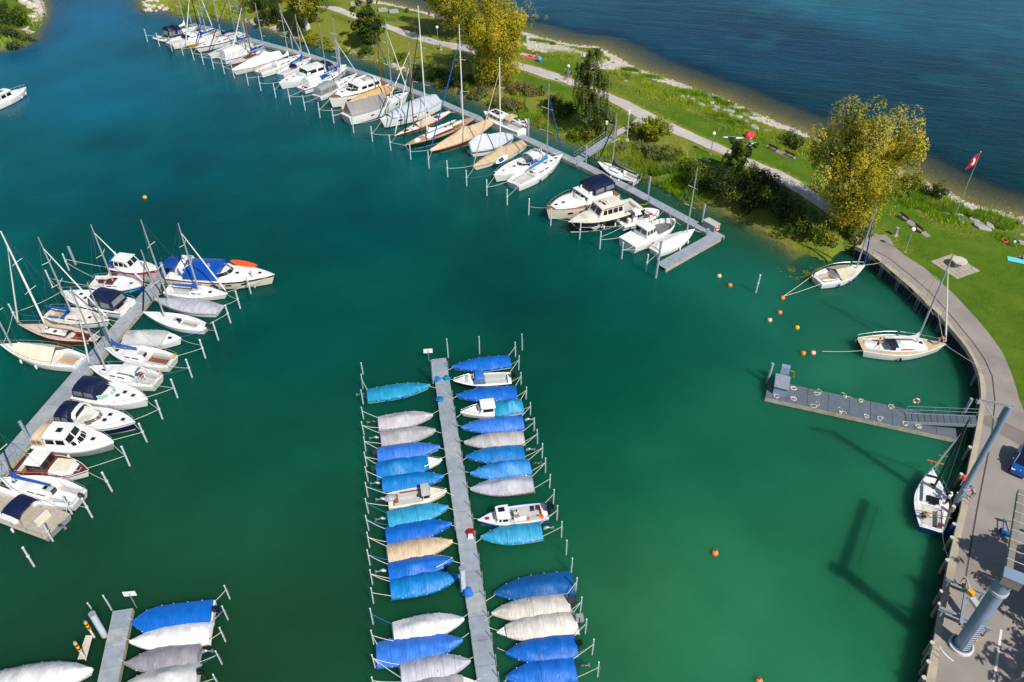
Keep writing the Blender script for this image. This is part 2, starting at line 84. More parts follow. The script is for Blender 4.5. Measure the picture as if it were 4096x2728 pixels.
 ('BL4', 'covered_boat', -28.34,33.28,-2.9932,5.78, 'boat under a mid grey cover with silver propeller raised behind it', 'covered boats at the short bottom left pontoon', {'k': 'motor', 'B': 2.2, 'hull': 'cream', 'cover': (0,0.99, 'mgrey', 0.6,5), 'outb': 'silverm', 'fb': 0.65}),
 ('BL5', 'covered_boat', -27.84,31.4,-2.9596,5.74, 'boat under a light grey peaked cover with black outboard at the bottom edge', 'covered boats at the short bottom left pontoon', {'k': 'motor', 'B': 2.3, 'cover': (0,0.99, 'lgrey', 0.85,2), 'outb': 'black', 'fb': 0.76}),
 ('C1', 'covered_boat', -12.64,65.06,0.2282,7.03, 'boat with turquoise tarpaulin alone at the far end of the centre pontoon, left side', 'small covered boats berthed at the centre pontoon', {'k': 'motor', 'B': 2.1, 'hull': 'white', 'cover': (0,0.99, 'sky', 0.5,5), 'outb': 'alu', 'fend': [(-1,[0.3,0.55], 'blue')], 'fb': 0.54}),
 ('C2', 'covered_boat', -11.4,60.6,0.2099,5.88, 'pale grey covered boat with tilted outboard, farther of the two grey left ones', 'small covered boats berthed at the centre pontoon', {'k': 'motor', 'B': 2.1, 'hull': 'white', 'cover': (0,0.99, 'pgrey', 0.55,2), 'outb': 'silverm', 'fend': [(-1,[0.2,0.5], 'rblue')], 'fb': 0.54}),
 ('C3', 'covered_boat', -10.89,58.32,0.2187,5.78, 'pale grey covered boat with lime green hull', 'small covered boats berthed at the centre pontoon', {'k': 'motor', 'B': 2.1, 'hull': 'lime', 'cover': (0,0.99, 'pgrey', 0.55,2), 'outb': 'silverm', 'fend': [], 'fb': 0.54}),
 ('C4', 'covered_boat', -10.61,56.02,0.1647,6.42, 'royal blue covered boat with dark outboard, beside the lime green hull', 'small covered boats berthed at the centre pontoon', {'k': 'motor', 'B': 2.1, 'hull': 'white', 'cover': (0,0.99, 'tarp', 0.5,4), 'outb': 'dgrey', 'fend': [], 'fb': 0.54}),
 ('C5', 'covered_boat', -10.37,54.05,0.2029,6.68, 'blue covered boat whose pointed white foredeck is left bare', 'small covered boats berthed at the centre pontoon', {'k': 'motor', 'B': 2.3, 'hull': 'white', 'cover': (0,0.78, 'tarp2', 0.6,2), 'outb': 'dgrey', 'fend': [], 'rail': 3, 'fb': 0.54}),
 ('C6', 'covered_boat', -9.79,52.07,0.1676,6.1, 'blue covered boat with a thin red waterline, beside the open cream boat', 'small covered boats berthed at the centre pontoon', {'k': 'motor', 'B': 2.1, 'hull': 'red', 'cover': (0,0.99, 'tarp2', 0.5,5), 'outb': 'silverm', 'fend': [], 'fb': 0.54}),
 ('C7', 'motor_boat', -9.17,50.07,0.198,5.72, 'open cream motor boat with small grey roofed cuddy and brown cockpit trim', 'small covered boats berthed at the centre pontoon', {'k': 'motor', 'B': 2.1, 'hull': 'cream', 'deck': 'cream', 'cock': (0.08,0.62,0.74, 'lgrey'), 'house': (0.58,0.74,0.72,0.75, 'cream', 'lgrey', 1), 'pads': [(0.14,0,0.06,0.6, 'teak'),(0.4,0.62,0.4,0.08, 'teak')], 'heap': (0.04,0.2, 'silver'), 'rail': 3, 'outb': 'alu', 'fb': 0.65}),
 ('C8', 'covered_boat', -8.92,48.04,0.2577,5.85, 'turquoise covered boat with a bright red hull', 'small covered boats berthed at the centre pontoon', {'k': 'motor', 'B': 2.1, 'hull': 'red', 'cover': (0,0.99, 'sky', 0.5,4), 'outb': 'silverm', 'fend': [], 'fb': 0.54}),
 ('C9', 'covered_boat', -8.69,46.13,0.2287,6.17, 'blue covered boat between the turquoise one and the beige one', 'small covered boats berthed at the centre pontoon', {'k': 'motor', 'B': 2.1, 'hull': 'white', 'cover': (0,0.99, 'tarp', 0.5,5), 'outb': None, 'fend': [], 'fb': 0.54}),
 ('C10', 'covered_boat', -8.39,44.13,0.2259,5.99, 'boat under a beige canvas cover with green hull', 'small covered boats berthed at the centre pontoon', {'k': 'motor', 'B': 2.1, 'hull': 'green2', 'cover': (0,0.99, 'beige', 0.5,4), 'outb': None, 'fend': [], 'fb': 0.54}),
 ('C11', 'covered_boat', -8.15,42.19,0.2177,5.81, 'blue covered boat with a steel bow rail poking out, below the beige one', 'small covered boats berthed at the centre pontoon', {'k': 'motor', 'B': 2.1, 'hull': 'white', 'cover': (0,0.99, 'tarp', 0.6,2), 'outb': 'alu', 'fend': [], 'rail': 3, 'fb': 0.54}),
 ('C12', 'covered_boat', -7.63,40.45,0.2139,6.1, 'blue covered boat with red keel line, last before the gap on the left', 'small covered boats berthed at the centre pontoon', {'k': 'motor', 'B': 2.1, 'hull': 'red', 'cover': (0,0.99, 'tarp2', 0.5,4), 'outb': None, 'fend': [], 'fb': 0.54}),
 ('C13', 'covered_boat', -6.96,36.27,0.2193,5.98, 'boat under a clean white ridge cover, left of the centre pontoon', 'small covered boats berthed at the centre pontoon', {'k': 'motor', 'B': 2.2, 'hull': 'white', 'cover': (0,0.99, 'whitecv', 0.75,2), 'outb': None, 'fend': [], 'fb': 0.54}),
 ('C14', 'covered_boat', -7.55,34.34,0.1835,7.09, 'longest blue covered boat with maroon hull at the lower left', 'small covered boats berthed at the centre pontoon', {'k': 'motor', 'B': 2.4, 'hull': 'maroon', 'cover': (0,0.99, 'tarp', 0.5,6), 'outb': None, 'fend': [(-1,[0.25], 'white')], 'fb': 0.54}),
 ('C15', 'covered_boat', -6.12,32.65,0.19,5.61, 'grey covered boat just above the bottom edge, left of the centre pontoon', 'small covered boats berthed at the centre pontoon', {'k': 'motor', 'B': 2.1, 'hull': 'white', 'cover': (0,0.99, 'silver', 0.5,5), 'outb': None, 'fend': [], 'fb': 0.54}),
 ('C16', 'covered_boat', -5.47,30.99,0.1428,5.42, 'pale covered boat cut by the bottom edge, left of the centre pontoon', 'small covered boats berthed at the centre pontoon', {'k': 'motor', 'B': 2.1, 'hull': 'white', 'cover': (0,0.8, 'pgrey', 0.5,2), 'outb': None, 'fend': [], 'fb': 0.54}),
 ('E1', 'covered_boat', -3.59,69.53,-2.9679,6.81, 'blue covered boat, outermost on the right of the centre pontoon', 'small covered boats berthed at the centre pontoon', {'k': 'motor', 'B': 2.1, 'hull': 'white', 'cover': (0,0.99, 'tarp', 0.5,3), 'outb': None, 'fend': [], 'fb': 0.54}),
 ('E2', 'motor_boat', -3.36,66.79,-3.05,6.53, 'open white motor boat with a bright blue folding cabin hood', 'small covered boats berthed at the centre pontoon', {'k': 'motor', 'B': 2.1, 'stripe2': 'navy', 'cock': (0.06,0.48,0.74, 'lgrey'), 'cab': (0.62,0.8,0.7,0.4), 'canvas': (0.46,0.66,0.78,1.0, 'tarp'), 'screen': (0.66,0.72,0.7, 'dglass'), 'outb': 'black', 'fend': [(1,[0.3,0.6], 'blue')], 'rail': 3, 'fb': 0.65}),
 ('E3', 'covered_boat', -2.86,64.48,-3.0509,6.73, 'blue covered boat with a blunt rounded bow', 'small covered boats berthed at the centre pontoon', {'k': 'motor', 'B': 2.1, 'hull': 'white', 'cover': (0,0.99, 'tarp', 0.42,4), 'outb': None, 'fend': [], 'ws': 0.95, 'fb': 0.54}),
 ('E4', 'motor_boat', -2.22,62.04,-2.9734,6.79, 'white cabin boat with turquoise cover over its cockpit', 'small covered boats berthed at the centre pontoon', {'k': 'motor', 'B': 2.1, 'house': (0.46,0.72,0.74,0.85, 'white', 'white', 1), 'cover': (0,0.46, 'sky', 0.7,2), 'rail': 3, 'fb': 0.65}),
 ('E5', 'covered_boat', -2.12,59.73,-3.0154,6.63, 'blue covered boat right beside the white cabin boat with turquoise cover', 'small covered boats berthed at the centre pontoon', {'k': 'motor', 'B': 2.1, 'hull': 'white', 'cover': (0,0.99, 'tarp', 0.5,3), 'outb': 'alu', 'fend': [], 'fb': 0.54}),
 ('E6', 'covered_boat', -1.9,57.53,-3.0129,6.25, 'grey covered boat with an aqua waterline', 'small covered boats berthed at the centre pontoon', {'k': 'motor', 'B': 2.1, 'hull': 'aqua', 'cover': (0,0.99, 'pgrey', 0.5,5), 'outb': None, 'fend': [], 'fb': 0.54}),
 ('E7', 'covered_boat', -1.76,55.52,-3.0246,5.98, 'blue covered boat with yellow hull edge, next to the aqua lined grey one', 'small covered boats berthed at the centre pontoon', {'k': 'motor', 'B': 2.1, 'hull': 'yellow', 'cover': (0,0.99, 'tarp2', 0.5,4), 'outb': 'silverm', 'fend': [], 'fb': 0.54}),
 ('E8', 'covered_boat', -1.19,53.43,-2.9697,6.1, 'blue peaked covered boat just before the right hand grey one', 'small covered boats berthed at the centre pontoon', {'k': 'motor', 'B': 2.1, 'hull': 'white', 'cover': (0,0.99, 'tarp2', 0.7,2), 'outb': 'silverm', 'fend': [(1,[0.1], 'white')], 'fb': 0.54}),
 ('E9', 'covered_boat', -1.04,51.33,-3.0241,6.2, 'grey peaked covered boat next to the empty berth on the right', 'small covered boats berthed at the centre pontoon', {'k': 'motor', 'B': 2.1, 'hull': 'red2', 'cover': (0,0.99, 'silver', 0.7,2), 'outb': None, 'fend': [], 'fb': 0.54}),
 ('E10', 'fishing_boat', 0.03,47.66,-2.9611,6.7, 'open fishing boat with blue hull, white cuddy and large black outboard', 'small covered boats berthed at the centre pontoon', {'k': 'motor', 'B': 2.3, 'hull': 'rblue', 'topside': 'white', 'cock': (0.08,0.6,0.78, 'lgrey'), 'house': (0.56,0.76,0.74,0.7, 'white', 'white', 1), 'solar2': (0.6,0.68), 'pads': [(0.86,0,0.06,0.3, 'red'),(0.4,0.45,0.18,0.2, 'white')], 'crates': 1, 'outb': 'black', 'outbig': 1, 'fend': [(1,[0.3], 'white')], 'fb': 0.7}),
 ('E11', 'covered_boat', -0.1,45.64,-3.0028,5.72, 'turquoise covered boat beside the open fishing boat', 'small covered boats berthed at the centre pontoon', {'k': 'motor', 'B': 2.1, 'hull': 'white', 'cover': (0,0.99, 'sky', 0.5,5), 'outb': 'alu', 'fend': [], 'fb': 0.54}),
 ('E12', 'covered_boat', 1.89,39.95,-2.9686,7.05, 'deep blue covered boat, first after the empty berths on the right', 'small covered boats berthed at the centre pontoon', {'k': 'motor', 'B': 2.4, 'hull': 'white', 'cover': (0,0.99, 'tarp3', 0.6,2), 'outb': None, 'fend': [], 'fb': 0.54}),
 ('E13', 'covered_boat', 1.58,37.92,-2.995,6.74, 'cream grey covered boat with large tilted dark outboard', 'small covered boats berthed at the centre pontoon', {'k': 'motor', 'B': 2.2, 'hull': 'white', 'cover': (0,0.99, 'stone', 0.5,4), 'outb': 'dgrey', 'fend': [], 'outbig': 1, 'fb': 0.54}),
 ('E14', 'covered_boat', 2.08,36.18,-2.9966,6.75, 'white bowed boat under stone grey cover with upright grey outboard', 'small covered boats berthed at the centre pontoon', {'k': 'motor', 'B': 2.3, 'hull': 'white', 'cover': (0,0.88, 'stone', 0.6,4), 'outb': 'grey', 'fend': [], 'outbig': 1, 'fb': 0.54}),
 ('E15', 'covered_boat', 2.38,34.18,-3.0165,5.85, 'blue covered boat with smooth taut cover, second from the bottom edge on the right', 'small covered boats berthed at the centre pontoon', {'k': 'motor', 'B': 2.2, 'hull': 'white', 'cover': (0,0.99, 'tarp', 0.5,4), 'outb': 'black', 'fend': [(1,[0.4], 'white')], 'fb': 0.54}),
 ('E16', 'covered_boat', 2.28,32.13,-2.997,5.64, 'blue covered boat nearest the bottom edge, right of the centre pontoon', 'small covered boats berthed at the centre pontoon', {'k': 'motor', 'B': 2.2, 'hull': 'white', 'cover': (0,0.99, 'tarp', 0.5,4), 'outb': 'silverm', 'fend': [(1,[0.25], 'white')], 'fb': 0.54}),
 ('S1', 'sailing_yacht', 43.6,87.22,0.3913,7.83, 'white yacht with cream awning and three blue fenders, moored bow to the curved quay', None, {'k': 'sail', 'B': 3.3, 'cab': (0.36,0.74,0.58,0.36), 'cock': (0.05,0.34,0.6, 'teakdeck'), 'tents': [(0.36,0.72,0.9, 'creamcv', 'ridge')], 'mast': (0.82,10.43, 'alu'), 'jib': 'blue', 'fend': [(-1,[0.3,0.52,0.68], 'rblue')], 'rail': 1, 'flag': ('black', 'red', 'yellow'), 'fb': 1.03}),
 ('S2', 'sailing_yacht', 46.16,72.31,-0.0202,10.0, 'large cruising yacht with tan decks and a red cabin stripe, two people aboard', None, {'k': 'sail', 'B': 3.85, 'deck': 'tandeck', 'stern2': 'rblue3', 'cab': (0.38,0.76,0.6,0.42), 'cabband': 'redband', 'cock': (0.06,0.36,0.6, 'white'), 'spray': (0.34,0.42, 'navy'), 'mast': (0.647,13.92, 'alu', 0.11), 'jib': 'white', 'boom': (0.4,1.5, 'whitecv'), 'hatch': [(0.7,0)], 'flag': ('black', 'red', 'yellow'), 'fend': [(-1,[0.42], 'navy')], 'rail': 1, 'fb': 1.13}),
 ('S3', 'sailing_yacht', 40.42,49.42,1.1762,7.85, 'blue hulled yacht lying under the crane arm with deck gear and a raised mast', None, {'k': 'sail', 'B': 3.19, 'hull': 'rblue3', 'cab': (0.4,0.74,0.6,0.36), 'cock': (0.05,0.38,0.6, 'lgrey'), 'mast': (0.629,10.75, 'black'), 'jib': 'white', 'hatch': [(0.7,0)], 'pads': [(0.44,0,0.1,0.4, 'black'),(0.86,0,0.03,0.9, 'navy'),(0.05,-0.45,0.06,0.3, 'navy'),(0.1,-0.6,0.04,0.12, 'red')], 'rail': 1, 'bowbar': 'orange', 'fb': 1.03}),
]
PILES = [
 ('grey', -79.72,176.38,2.85),
 ('grey', -76.2,173.72,2.9),
 ('grey', -72.6,170.99,2.92),
 ('grey', -69.41,168.39,2.81),
 ('grey', -66.27,165.61,2.78),
 ('grey', -63.56,163.19,2.83),
 ('grey', -60.76,160.71,2.85),
 ('grey', -57.83,158.12,2.93),
 ('grey', -55.28,155.87,2.74),
 ('grey', -51.63,152.42,2.88),
 ('grey', -48.52,149.76,2.86),
 ('grey', -44.93,146.56,2.87),
 ('grey', -41.48,143.45,2.94),
 ('grey', -38.11,140.54,2.96),
 ('grey', -34.86,137.58,2.89),
 ('grey', -31.91,135.15,2.82),
 ('grey', -27.78,131.31,3.03),
 ('grey', -24.04,127.91,2.79),
 ('grey', -20.49,124.51,2.86),
 ('grey', -16.81,121.28,2.73),
 ('grey', -13.52,118.24,2.95),
 ('grey', -10.31,115.37,2.83),
 ('grey', -7.13,112.37,2.75),
 ('grey', -3.88,109.29,2.81),
 ('grey', -0.73,106.43,2.73),
 ('grey', 2.48,103.57,2.76),
 ('grey', 5.65,100.63,2.84),
 ('grey', 9.62,96.92,2.82),
 ('grey', 12.3,94.47,2.85),
 ('grey', 15.1,91.95,2.74),
 ('grey', 18.04,88.76,2.84),
 ('thick', 19.17,87.42,3.05),
 ('thick', 19.96,90.76,3.65),
 ('thick', 21.05,109.63,3.13),
 ('thick', 27.93,101.63,2.92),
 ('grey', 31.74,84.01,2.93),
 ('thick', -9.39,142.08,3.18),
 ('thick', -47.31,172.74,2.89),
 ('thick', -35.44,163.52,3.93),
 ('thick', -71.58,188.08,3.19),
 ('thick', -59.45,180.52,3.06),
 ('thick', -74.18,189.17,1.73),
 ('wood', -78.86,194.98,2.9),
 ('wood', -87.85,196.91,2.74),
 ('thick', 2.85,130.23,3.17),
 ('thick', 12.17,120.24,3.05),
 ('grey', -33.77,85.21,2.86),
 ('grey', -33.97,83.89,2.76),
 ('grey', -34.53,80.71,2.77),
 ('grey', -34.95,77.76,2.8),
 ('grey', -35.53,74.42,2.79),
 ('grey', -36.13,71.12,2.84),
 ('grey', -36.66,67.74,2.75),
 ('grey', -37.25,64.39,2.83),
 ('grey', -37.83,61.09,2.78),
 ('grey', -38.34,57.73,2.77),
 ('grey', -38.93,54.43,2.84),
 ('grey', -39.45,51.11,2.88),
 ('grey', -42.23,48.35,2.76),
 ('grey', -40.13,47.94,2.79),
 ('grey', -42.68,45.21,2.76),
 ('grey', -43.16,42.46,2.82),
 ('thick', -59.6,90.62,2.91),
 ('grey', -59.86,89.15,2.67),
 ('grey', -60.39,85.33,2.69),
 ('grey', -61.45,77.87,2.88),
 ('thick', -45.45,85.94,3.46),
 ('thick', -48.34,73.66,2.69),
 ('thick', -39.56,86.4,2.99),
 ('thick', -53.07,89.45,2.77),
 ('thick', -50.48,57.73,3.09),
 ('slim', -24.59,39.14,2.12),
 ('slim', -24.21,37.14,2.22),
 ('slim', -23.87,35.14,2.19),
 ('slim', -23.61,33.16,2.18),
 ('slim', -23.28,31.23,2.08),
 ('slim', -34.46,38.05,2.28),
 ('slim', -36.02,37.91,1.39),
 ('fat', -34.15,35.68,3.4),
 ('marker', -34.96,35.54,2.51),
 ('marker', -34.84,33.56,2.74),
 ('slim', -17.15,68.26,1.84),
 ('slim', -16.8,65.84,2.24),
 ('slim', -16.42,63.35,2.18),
 ('slim', -16.06,61.05,1.8),
 ('slim', -15.66,58.67,2.13),
 ('slim', -15.16,56.36,2.24),
 ('slim', -14.76,54.28,2.2),
 ('slim', -14.38,52.36,2.28),
 ('slim', -14.11,50.39,2.25),
 ('slim', -13.79,48.41,2.28),
 ('slim', -13.48,46.41,2.28),
 ('slim', -13.15,44.51,2.26),
 ('slim', -12.84,42.58,2.3),
 ('slim', -12.35,40.59,2.34),
 ('slim', -12.02,38.7,2.43),
 ('slim', -11.79,36.73,2.37),
 ('slim', -11.47,34.85,2.19),
 ('slim', -11.1,32.86,2.14),
 ('slim', -10.87,30.97,2.25),
 ('slim', -7.52,71.16,2.93),
 ('slim', -3.86,71.87,2.71),
 ('slim', 1.21,72.5,2.6),
 ('slim', 0.41,71.35,2.31),
 ('slim', 0.76,69.01,2.25),
 ('slim', 1.02,66.52,1.91),
 ('slim', 1.55,64.13,1.95),
 ('slim', 1.99,61.7,1.91),
 ('slim', 2.35,59.31,1.94),
 ('slim', 2.65,57.43,2.21),
 ('slim', 3.08,55.46,2.24),
 ('slim', 3.35,53.49,2.28),
 ('slim', 3.71,51.5,2.04),
 ('slim', 3.99,49.56,2.12),
 ('slim', 4.26,47.61,2.2),
 ('slim', 4.6,45.6,2.37),
 ('slim', 4.94,43.68,2.31),
 ('slim', 5.28,41.73,2.27),
 ('slim', 5.56,39.8,2.31),
 ('slim', 5.84,37.86,2.29),
 ('slim', 6.14,35.88,2.26),
 ('slim', 6.56,33.96,2.37),
 ('slim', 6.87,32.08,2.31),
 ('thick', 28.97,66.79,3.05),
 ('thick', -8.93,66.79,3.45),
 ('fat', -4.3,39.93,3.43),
 ('thick', 48.88,61.49,2.72),
]
BANKPOSTS = [
 (-108.36,184.74,2.64),
 (-109.05,189.54,2.56),
 (-109.5,193.36,3.81),
 (-110.7,185.11,1.21),
 (-108.17,177.39,2.0),
 (-107.15,172.41,2.77),
 (-109.51,172.54,1.93),
]
DOCK_U_EDGE = [
 (-72.9,187.37),
 (-71.39,186.35),
 (-62.28,180.89),
 (-53.79,175.37),
 (-41.15,167.21),
 (-32.09,160.01),
 (-22.46,152.65),
 (-14.46,145.66),
 (-9.1,140.34),
 (0.0,131.82),
 (4.66,126.93),
 (8.36,123.02),
 (12.74,118.41),
 (19.18,110.9),
 (21.17,108.26),
 (29.14,98.45),
 (30.29,97.05),
]
DOCK_U_END = [(30.3,97.07),(20.38,88.94),(19.88,89.9),(27.94,97.25)]
DOCK_L = [(-46.59,85.63),(-51.67,53.87),(-47.49,85.81),(-45.64,85.27)]
DOCK_LH = [(-52.24,87.65),(-39.58,85.22),(-39.93,86.7),(-52.56,88.87)]
DOCK_C = [(-8.54,70.49),(-1.92,31.42),(-9.32,70.35),(-7.75,70.62)]
DOCK_B = [(-33.28,37.83),(-32.09,31.42),(-34.02,37.71),(-32.46,37.91)]
DOCK_R = [(28.96,66.83),(28.05,63.93),(46.31,57.84),(47.74,60.34)]
BRK_R = [
 (-7.39,68.96),
 (-6.57,64.08),
 (-6.17,61.61),
 (-5.78,59.26),
 (-5.4,56.99),
 (-5.07,55.11),
 (-4.76,53.16),
 (-4.39,51.14),
 (-4.03,48.8),
 (-3.71,47.28),
 (-3.42,45.3),
 (-2.97,42.87),
 (-2.64,40.94),
 (-2.32,38.99),
 (-1.97,37.06),
 (-1.66,35.12),
 (-1.31,33.22),
 (-1.07,31.76),
]
BRK_L = [
 (-7.77,60.87),
 (-7.35,58.46),
 (-6.98,56.38),
 (-6.66,54.38),
 (-6.27,52.31),
 (-5.4,46.59),
 (-4.94,44.51),
 (-4.7,42.98),
 (-3.72,37.32),
 (-3.4,35.42),
 (-3.09,33.45),
]
RAMP_R = [(42.29,60.75),(48.66,58.96)]
RAMP_U = [(10.68,119.98),(16.45,125.28)]
GATE = [(16.05,126.41),(17.47,124.86)]
Q_OUT = [
 (46.93,92.32),
 (48.01,91.11),
 (49.1,88.38),
 (50.02,85.37),
 (50.9,82.5),
 (51.38,80.19),
 (52.11,77.31),
 (52.5,74.15),
 (52.77,71.77),
 (52.76,70.01),
 (52.53,67.93),
 (52.08,65.92),
 (51.29,63.8),
 (50.45,61.93),
 (49.68,60.61),
 (48.96,59.31),
 (47.79,57.28),
 (46.71,55.46),
 (45.48,53.42),
 (44.24,51.32),
 (43.05,49.3),
 (41.91,47.26),
 (41.39,46.51),
 (39.91,44.08),
 (38.64,41.99),
 (37.38,39.78),
 (36.36,38.09),
 (35.25,36.06),
 (34.31,34.5),
 (33.36,32.91),
 (32.16,30.78),
]
Q_IN = [
 (47.76,92.59),
 (48.89,91.11),
 (49.88,88.12),
 (50.87,85.01),
 (52.1,80.99),
 (52.64,77.97),
 (52.89,74.15),
 (53.19,70.98),
 (52.96,68.49),
 (52.73,66.46),
 (52.02,64.15),
 (50.97,61.93),
 (49.9,59.96),
 (48.41,57.28),
 (47.06,55.02),
 (45.47,52.29),
 (44.53,50.77),
 (43.39,48.77),
 (42.57,47.26),
 (40.49,43.96),
 (38.37,40.22),
 (37.0,38.09),
 (36.0,36.46),
 (34.8,34.31),
 (33.21,31.37),
 (32.88,30.78),
]
LAWN_EDGE = [
 (50.39,96.79),
 (51.17,95.08),
 (52.19,95.36),
 (52.44,93.96),
 (52.29,92.32),
 (52.82,90.19),
 (54.39,87.11),
 (55.0,84.4),
 (55.77,81.57),
 (56.18,78.41),
 (56.46,76.03),
 (56.63,73.53),
 (56.64,72.16),
 (56.62,70.2),
 (56.25,68.12),
 (55.87,66.28),
 (55.32,64.15),
 (54.76,62.27),
 (54.39,60.44),
 (54.27,58.68),
]
HARB = [
 (-100.26,220.53),
 (-91.96,206.02),
 (-89.05,199.33),
 (-87.31,198.11),
 (-83.29,200.14),
 (-82.1,198.11),
 (-78.73,194.92),
 (-74.51,193.75),
 (-71.95,193.75),
 (-67.42,192.2),
 (-63.46,190.67),
 (-58.82,187.67),
 (-54.32,184.38),
 (-49.94,181.18),
 (-45.67,178.07),
 (-41.46,174.71),
 (-37.94,172.09),
 (-34.98,171.12),
 (-32.65,167.95),
 (-29.34,165.49),
 (-25.87,163.07),
 (-23.37,160.71),
 (-20.54,158.98),
 (-16.27,155.04),
 (-12.83,151.77),
 (-9.47,148.09),
 (-6.26,145.54),
 (-3.11,142.08),
 (1.58,138.04),
 (3.9,135.06),
 (6.7,131.74),
 (9.41,128.53),
 (11.24,127.7),
 (12.99,126.05),
 (14.61,123.23),
 (15.93,121.66),
 (17.63,117.12),
 (19.84,117.12),
 (22.27,116.16),
 (23.81,114.02),
 (25.2,112.63),
 (26.56,110.58),
 (27.93,108.8),
 (28.84,107.71),
 (30.3,106.21),
 (31.66,105.36),
 (33.39,103.39),
 (35.06,101.76),
 (37.72,97.35),
 (39.14,95.08),
 (40.29,93.16),
 (41.34,92.08),
 (43.38,90.89),
 (44.57,90.89),
 (46.57,91.55),
 (47.67,92.62),
]
LAKE = [
 (-44.96,225.41),
 (-39.92,211.28),
 (-34.81,206.02),
 (-29.31,202.63),
 (-25.0,199.33),
 (-19.51,196.11),
 (-14.11,192.2),
 (-6.34,187.3),
 (0.0,183.66),
 (2.81,182.59),
 (6.04,179.79),
 (10.71,176.38),
 (14.16,174.38),
 (16.46,173.59),
 (17.91,174.05),
 (18.54,173.06),
 (20.82,169.84),
 (23.35,165.49),
 (25.72,160.71),
 (28.51,158.41),
 (31.38,155.59),
 (34.08,152.31),
 (36.69,149.13),
 (39.43,147.06),
 (41.68,143.06),
 (44.07,140.16),
 (46.52,137.58),
 (48.24,135.06),
 (50.09,133.28),
 (51.93,130.23),
 (55.07,126.87),
 (59.03,122.05),
 (62.97,118.99),
 (64.01,116.11),
 (65.64,113.59),
 (67.23,111.16),
 (68.4,109.13),
 (69.57,106.82),
 (71.47,105.53),
 (73.34,104.26),
 (75.17,103.01),
 (77.47,101.18),
 (82.07,97.92),
]
TL = [
 (-126.16,171.76),
 (-114.17,171.12),
 (-110.09,172.28),
 (-108.12,173.06),
 (-106.71,175.04),
 (-105.97,179.1),
 (-108.31,184.74),
 (-108.57,186.93),
 (-109.69,192.2),
 (-112.01,198.51),
 (-116.04,206.02),
 (-121.15,213.99),
 (-131.35,227.41),
]
PATH_U = [
 (-46.02,195.53),
 (-43.64,195.13),
 (-41.08,195.13),
 (-35.91,189.65),
 (-29.15,183.67),
 (-24.06,179.38),
 (-17.64,173.9),
 (-15.16,171.91),
 (-9.04,169.63),
 (-4.61,166.15),
 (-0.44,160.68),
 (0.88,160.09),
 (5.41,156.9),
 (8.95,153.81),
 (11.77,151.07),
 (14.49,148.15),
 (17.17,145.56),
 (21.14,140.83),
 (25.16,135.17),
 (28.64,130.27),
 (32.01,126.03),
 (34.86,122.79),
 (37.87,118.51),
 (40.7,115.43),
 (42.36,113.8),
 (44.28,110.81),
 (46.0,106.94),
 (47.59,103.09),
 (49.27,99.42),
 (50.8,96.64),
]
PATH_L = [
 (-46.31,194.33),
 (-43.68,193.94),
 (-40.04,190.42),
 (-35.89,186.25),
 (-27.98,180.08),
 (-23.63,175.24),
 (-17.35,170.28),
 (-14.96,168.99),
 (-9.07,164.91),
 (-4.74,161.87),
 (-0.54,158.05),
 (0.86,156.9),
 (6.32,151.61),
 (9.18,149.73),
 (10.38,148.67),
 (13.92,145.82),
 (17.06,142.05),
 (19.64,137.96),
 (22.09,133.81),
 (24.26,131.36),
 (26.78,127.92),
 (30.84,123.59),
 (34.5,119.27),
 (39.87,112.03),
 (41.28,109.61),
 (42.97,107.27),
 (44.57,103.72),
 (46.24,99.72),
 (47.29,96.21),
 (48.43,93.69),
]
SPUR = [
 (22.06,133.58),
 (20.88,131.58),
 (19.57,130.05),
 (18.12,128.77),
 (16.62,126.66),
 (17.35,125.62),
 (18.51,127.08),
 (20.6,129.19),
 (22.34,131.14),
 (24.42,131.14),
]
BEACH = [
 (3.6,178.95),
 (2.67,171.56),
 (3.19,167.73),
 (7.24,165.86),
 (12.6,164.63),
 (15.0,160.44),
 (17.45,158.12),
 (19.48,156.41),
 (21.38,158.12),
 (23.25,159.28),
 (25.31,158.12),
]
TALL_LAKE = [
 (7.44,165.35),
 (12.04,162.92),
 (16.26,165.66),
 (17.37,157.34),
 (19.86,153.97),
 (22.43,153.97),
 (23.42,149.64),
 (25.66,146.0),
 (28.77,143.48),
 (32.17,142.0),
 (34.92,140.54),
 (36.19,136.76),
 (37.87,134.47),
 (39.42,132.67),
 (41.59,130.48),
 (42.67,127.08),
 (44.89,127.5),
 (46.72,124.61),
 (49.13,123.41),
 (51.03,120.65),
 (59.33,111.56),
 (60.57,108.16),
 (61.87,103.94),
 (64.22,103.0),
 (67.68,101.77),
 (69.36,100.25),
 (70.74,98.17),
 (72.19,97.01),
]
TALL_HARB = [
 (-79.87,195.31),
 (-75.65,194.12),
 (-71.47,192.95),
 (-66.97,191.39),
 (-63.03,189.86),
 (-34.49,170.27),
 (-31.72,167.1),
 (-28.66,164.63),
 (-24.42,161.03),
 (-21.04,160.44),
 (-17.49,157.55),
 (-2.14,146.72),
 (1.21,141.72),
 (3.93,137.43),
 (6.18,134.23),
 (8.17,131.13),
 (10.49,128.55),
 (12.96,126.46),
]
REEDS = [
 (15.61,120.87),
 (16.93,119.71),
 (18.63,118.95),
 (20.45,119.33),
 (22.04,117.82),
 (23.9,118.57),
 (25.62,117.08),
 (20.25,117.36),
 (21.91,116.63),
 (23.11,115.17),
 (24.52,114.09),
 (25.68,112.68),
 (26.59,110.94),
 (27.54,109.58),
]
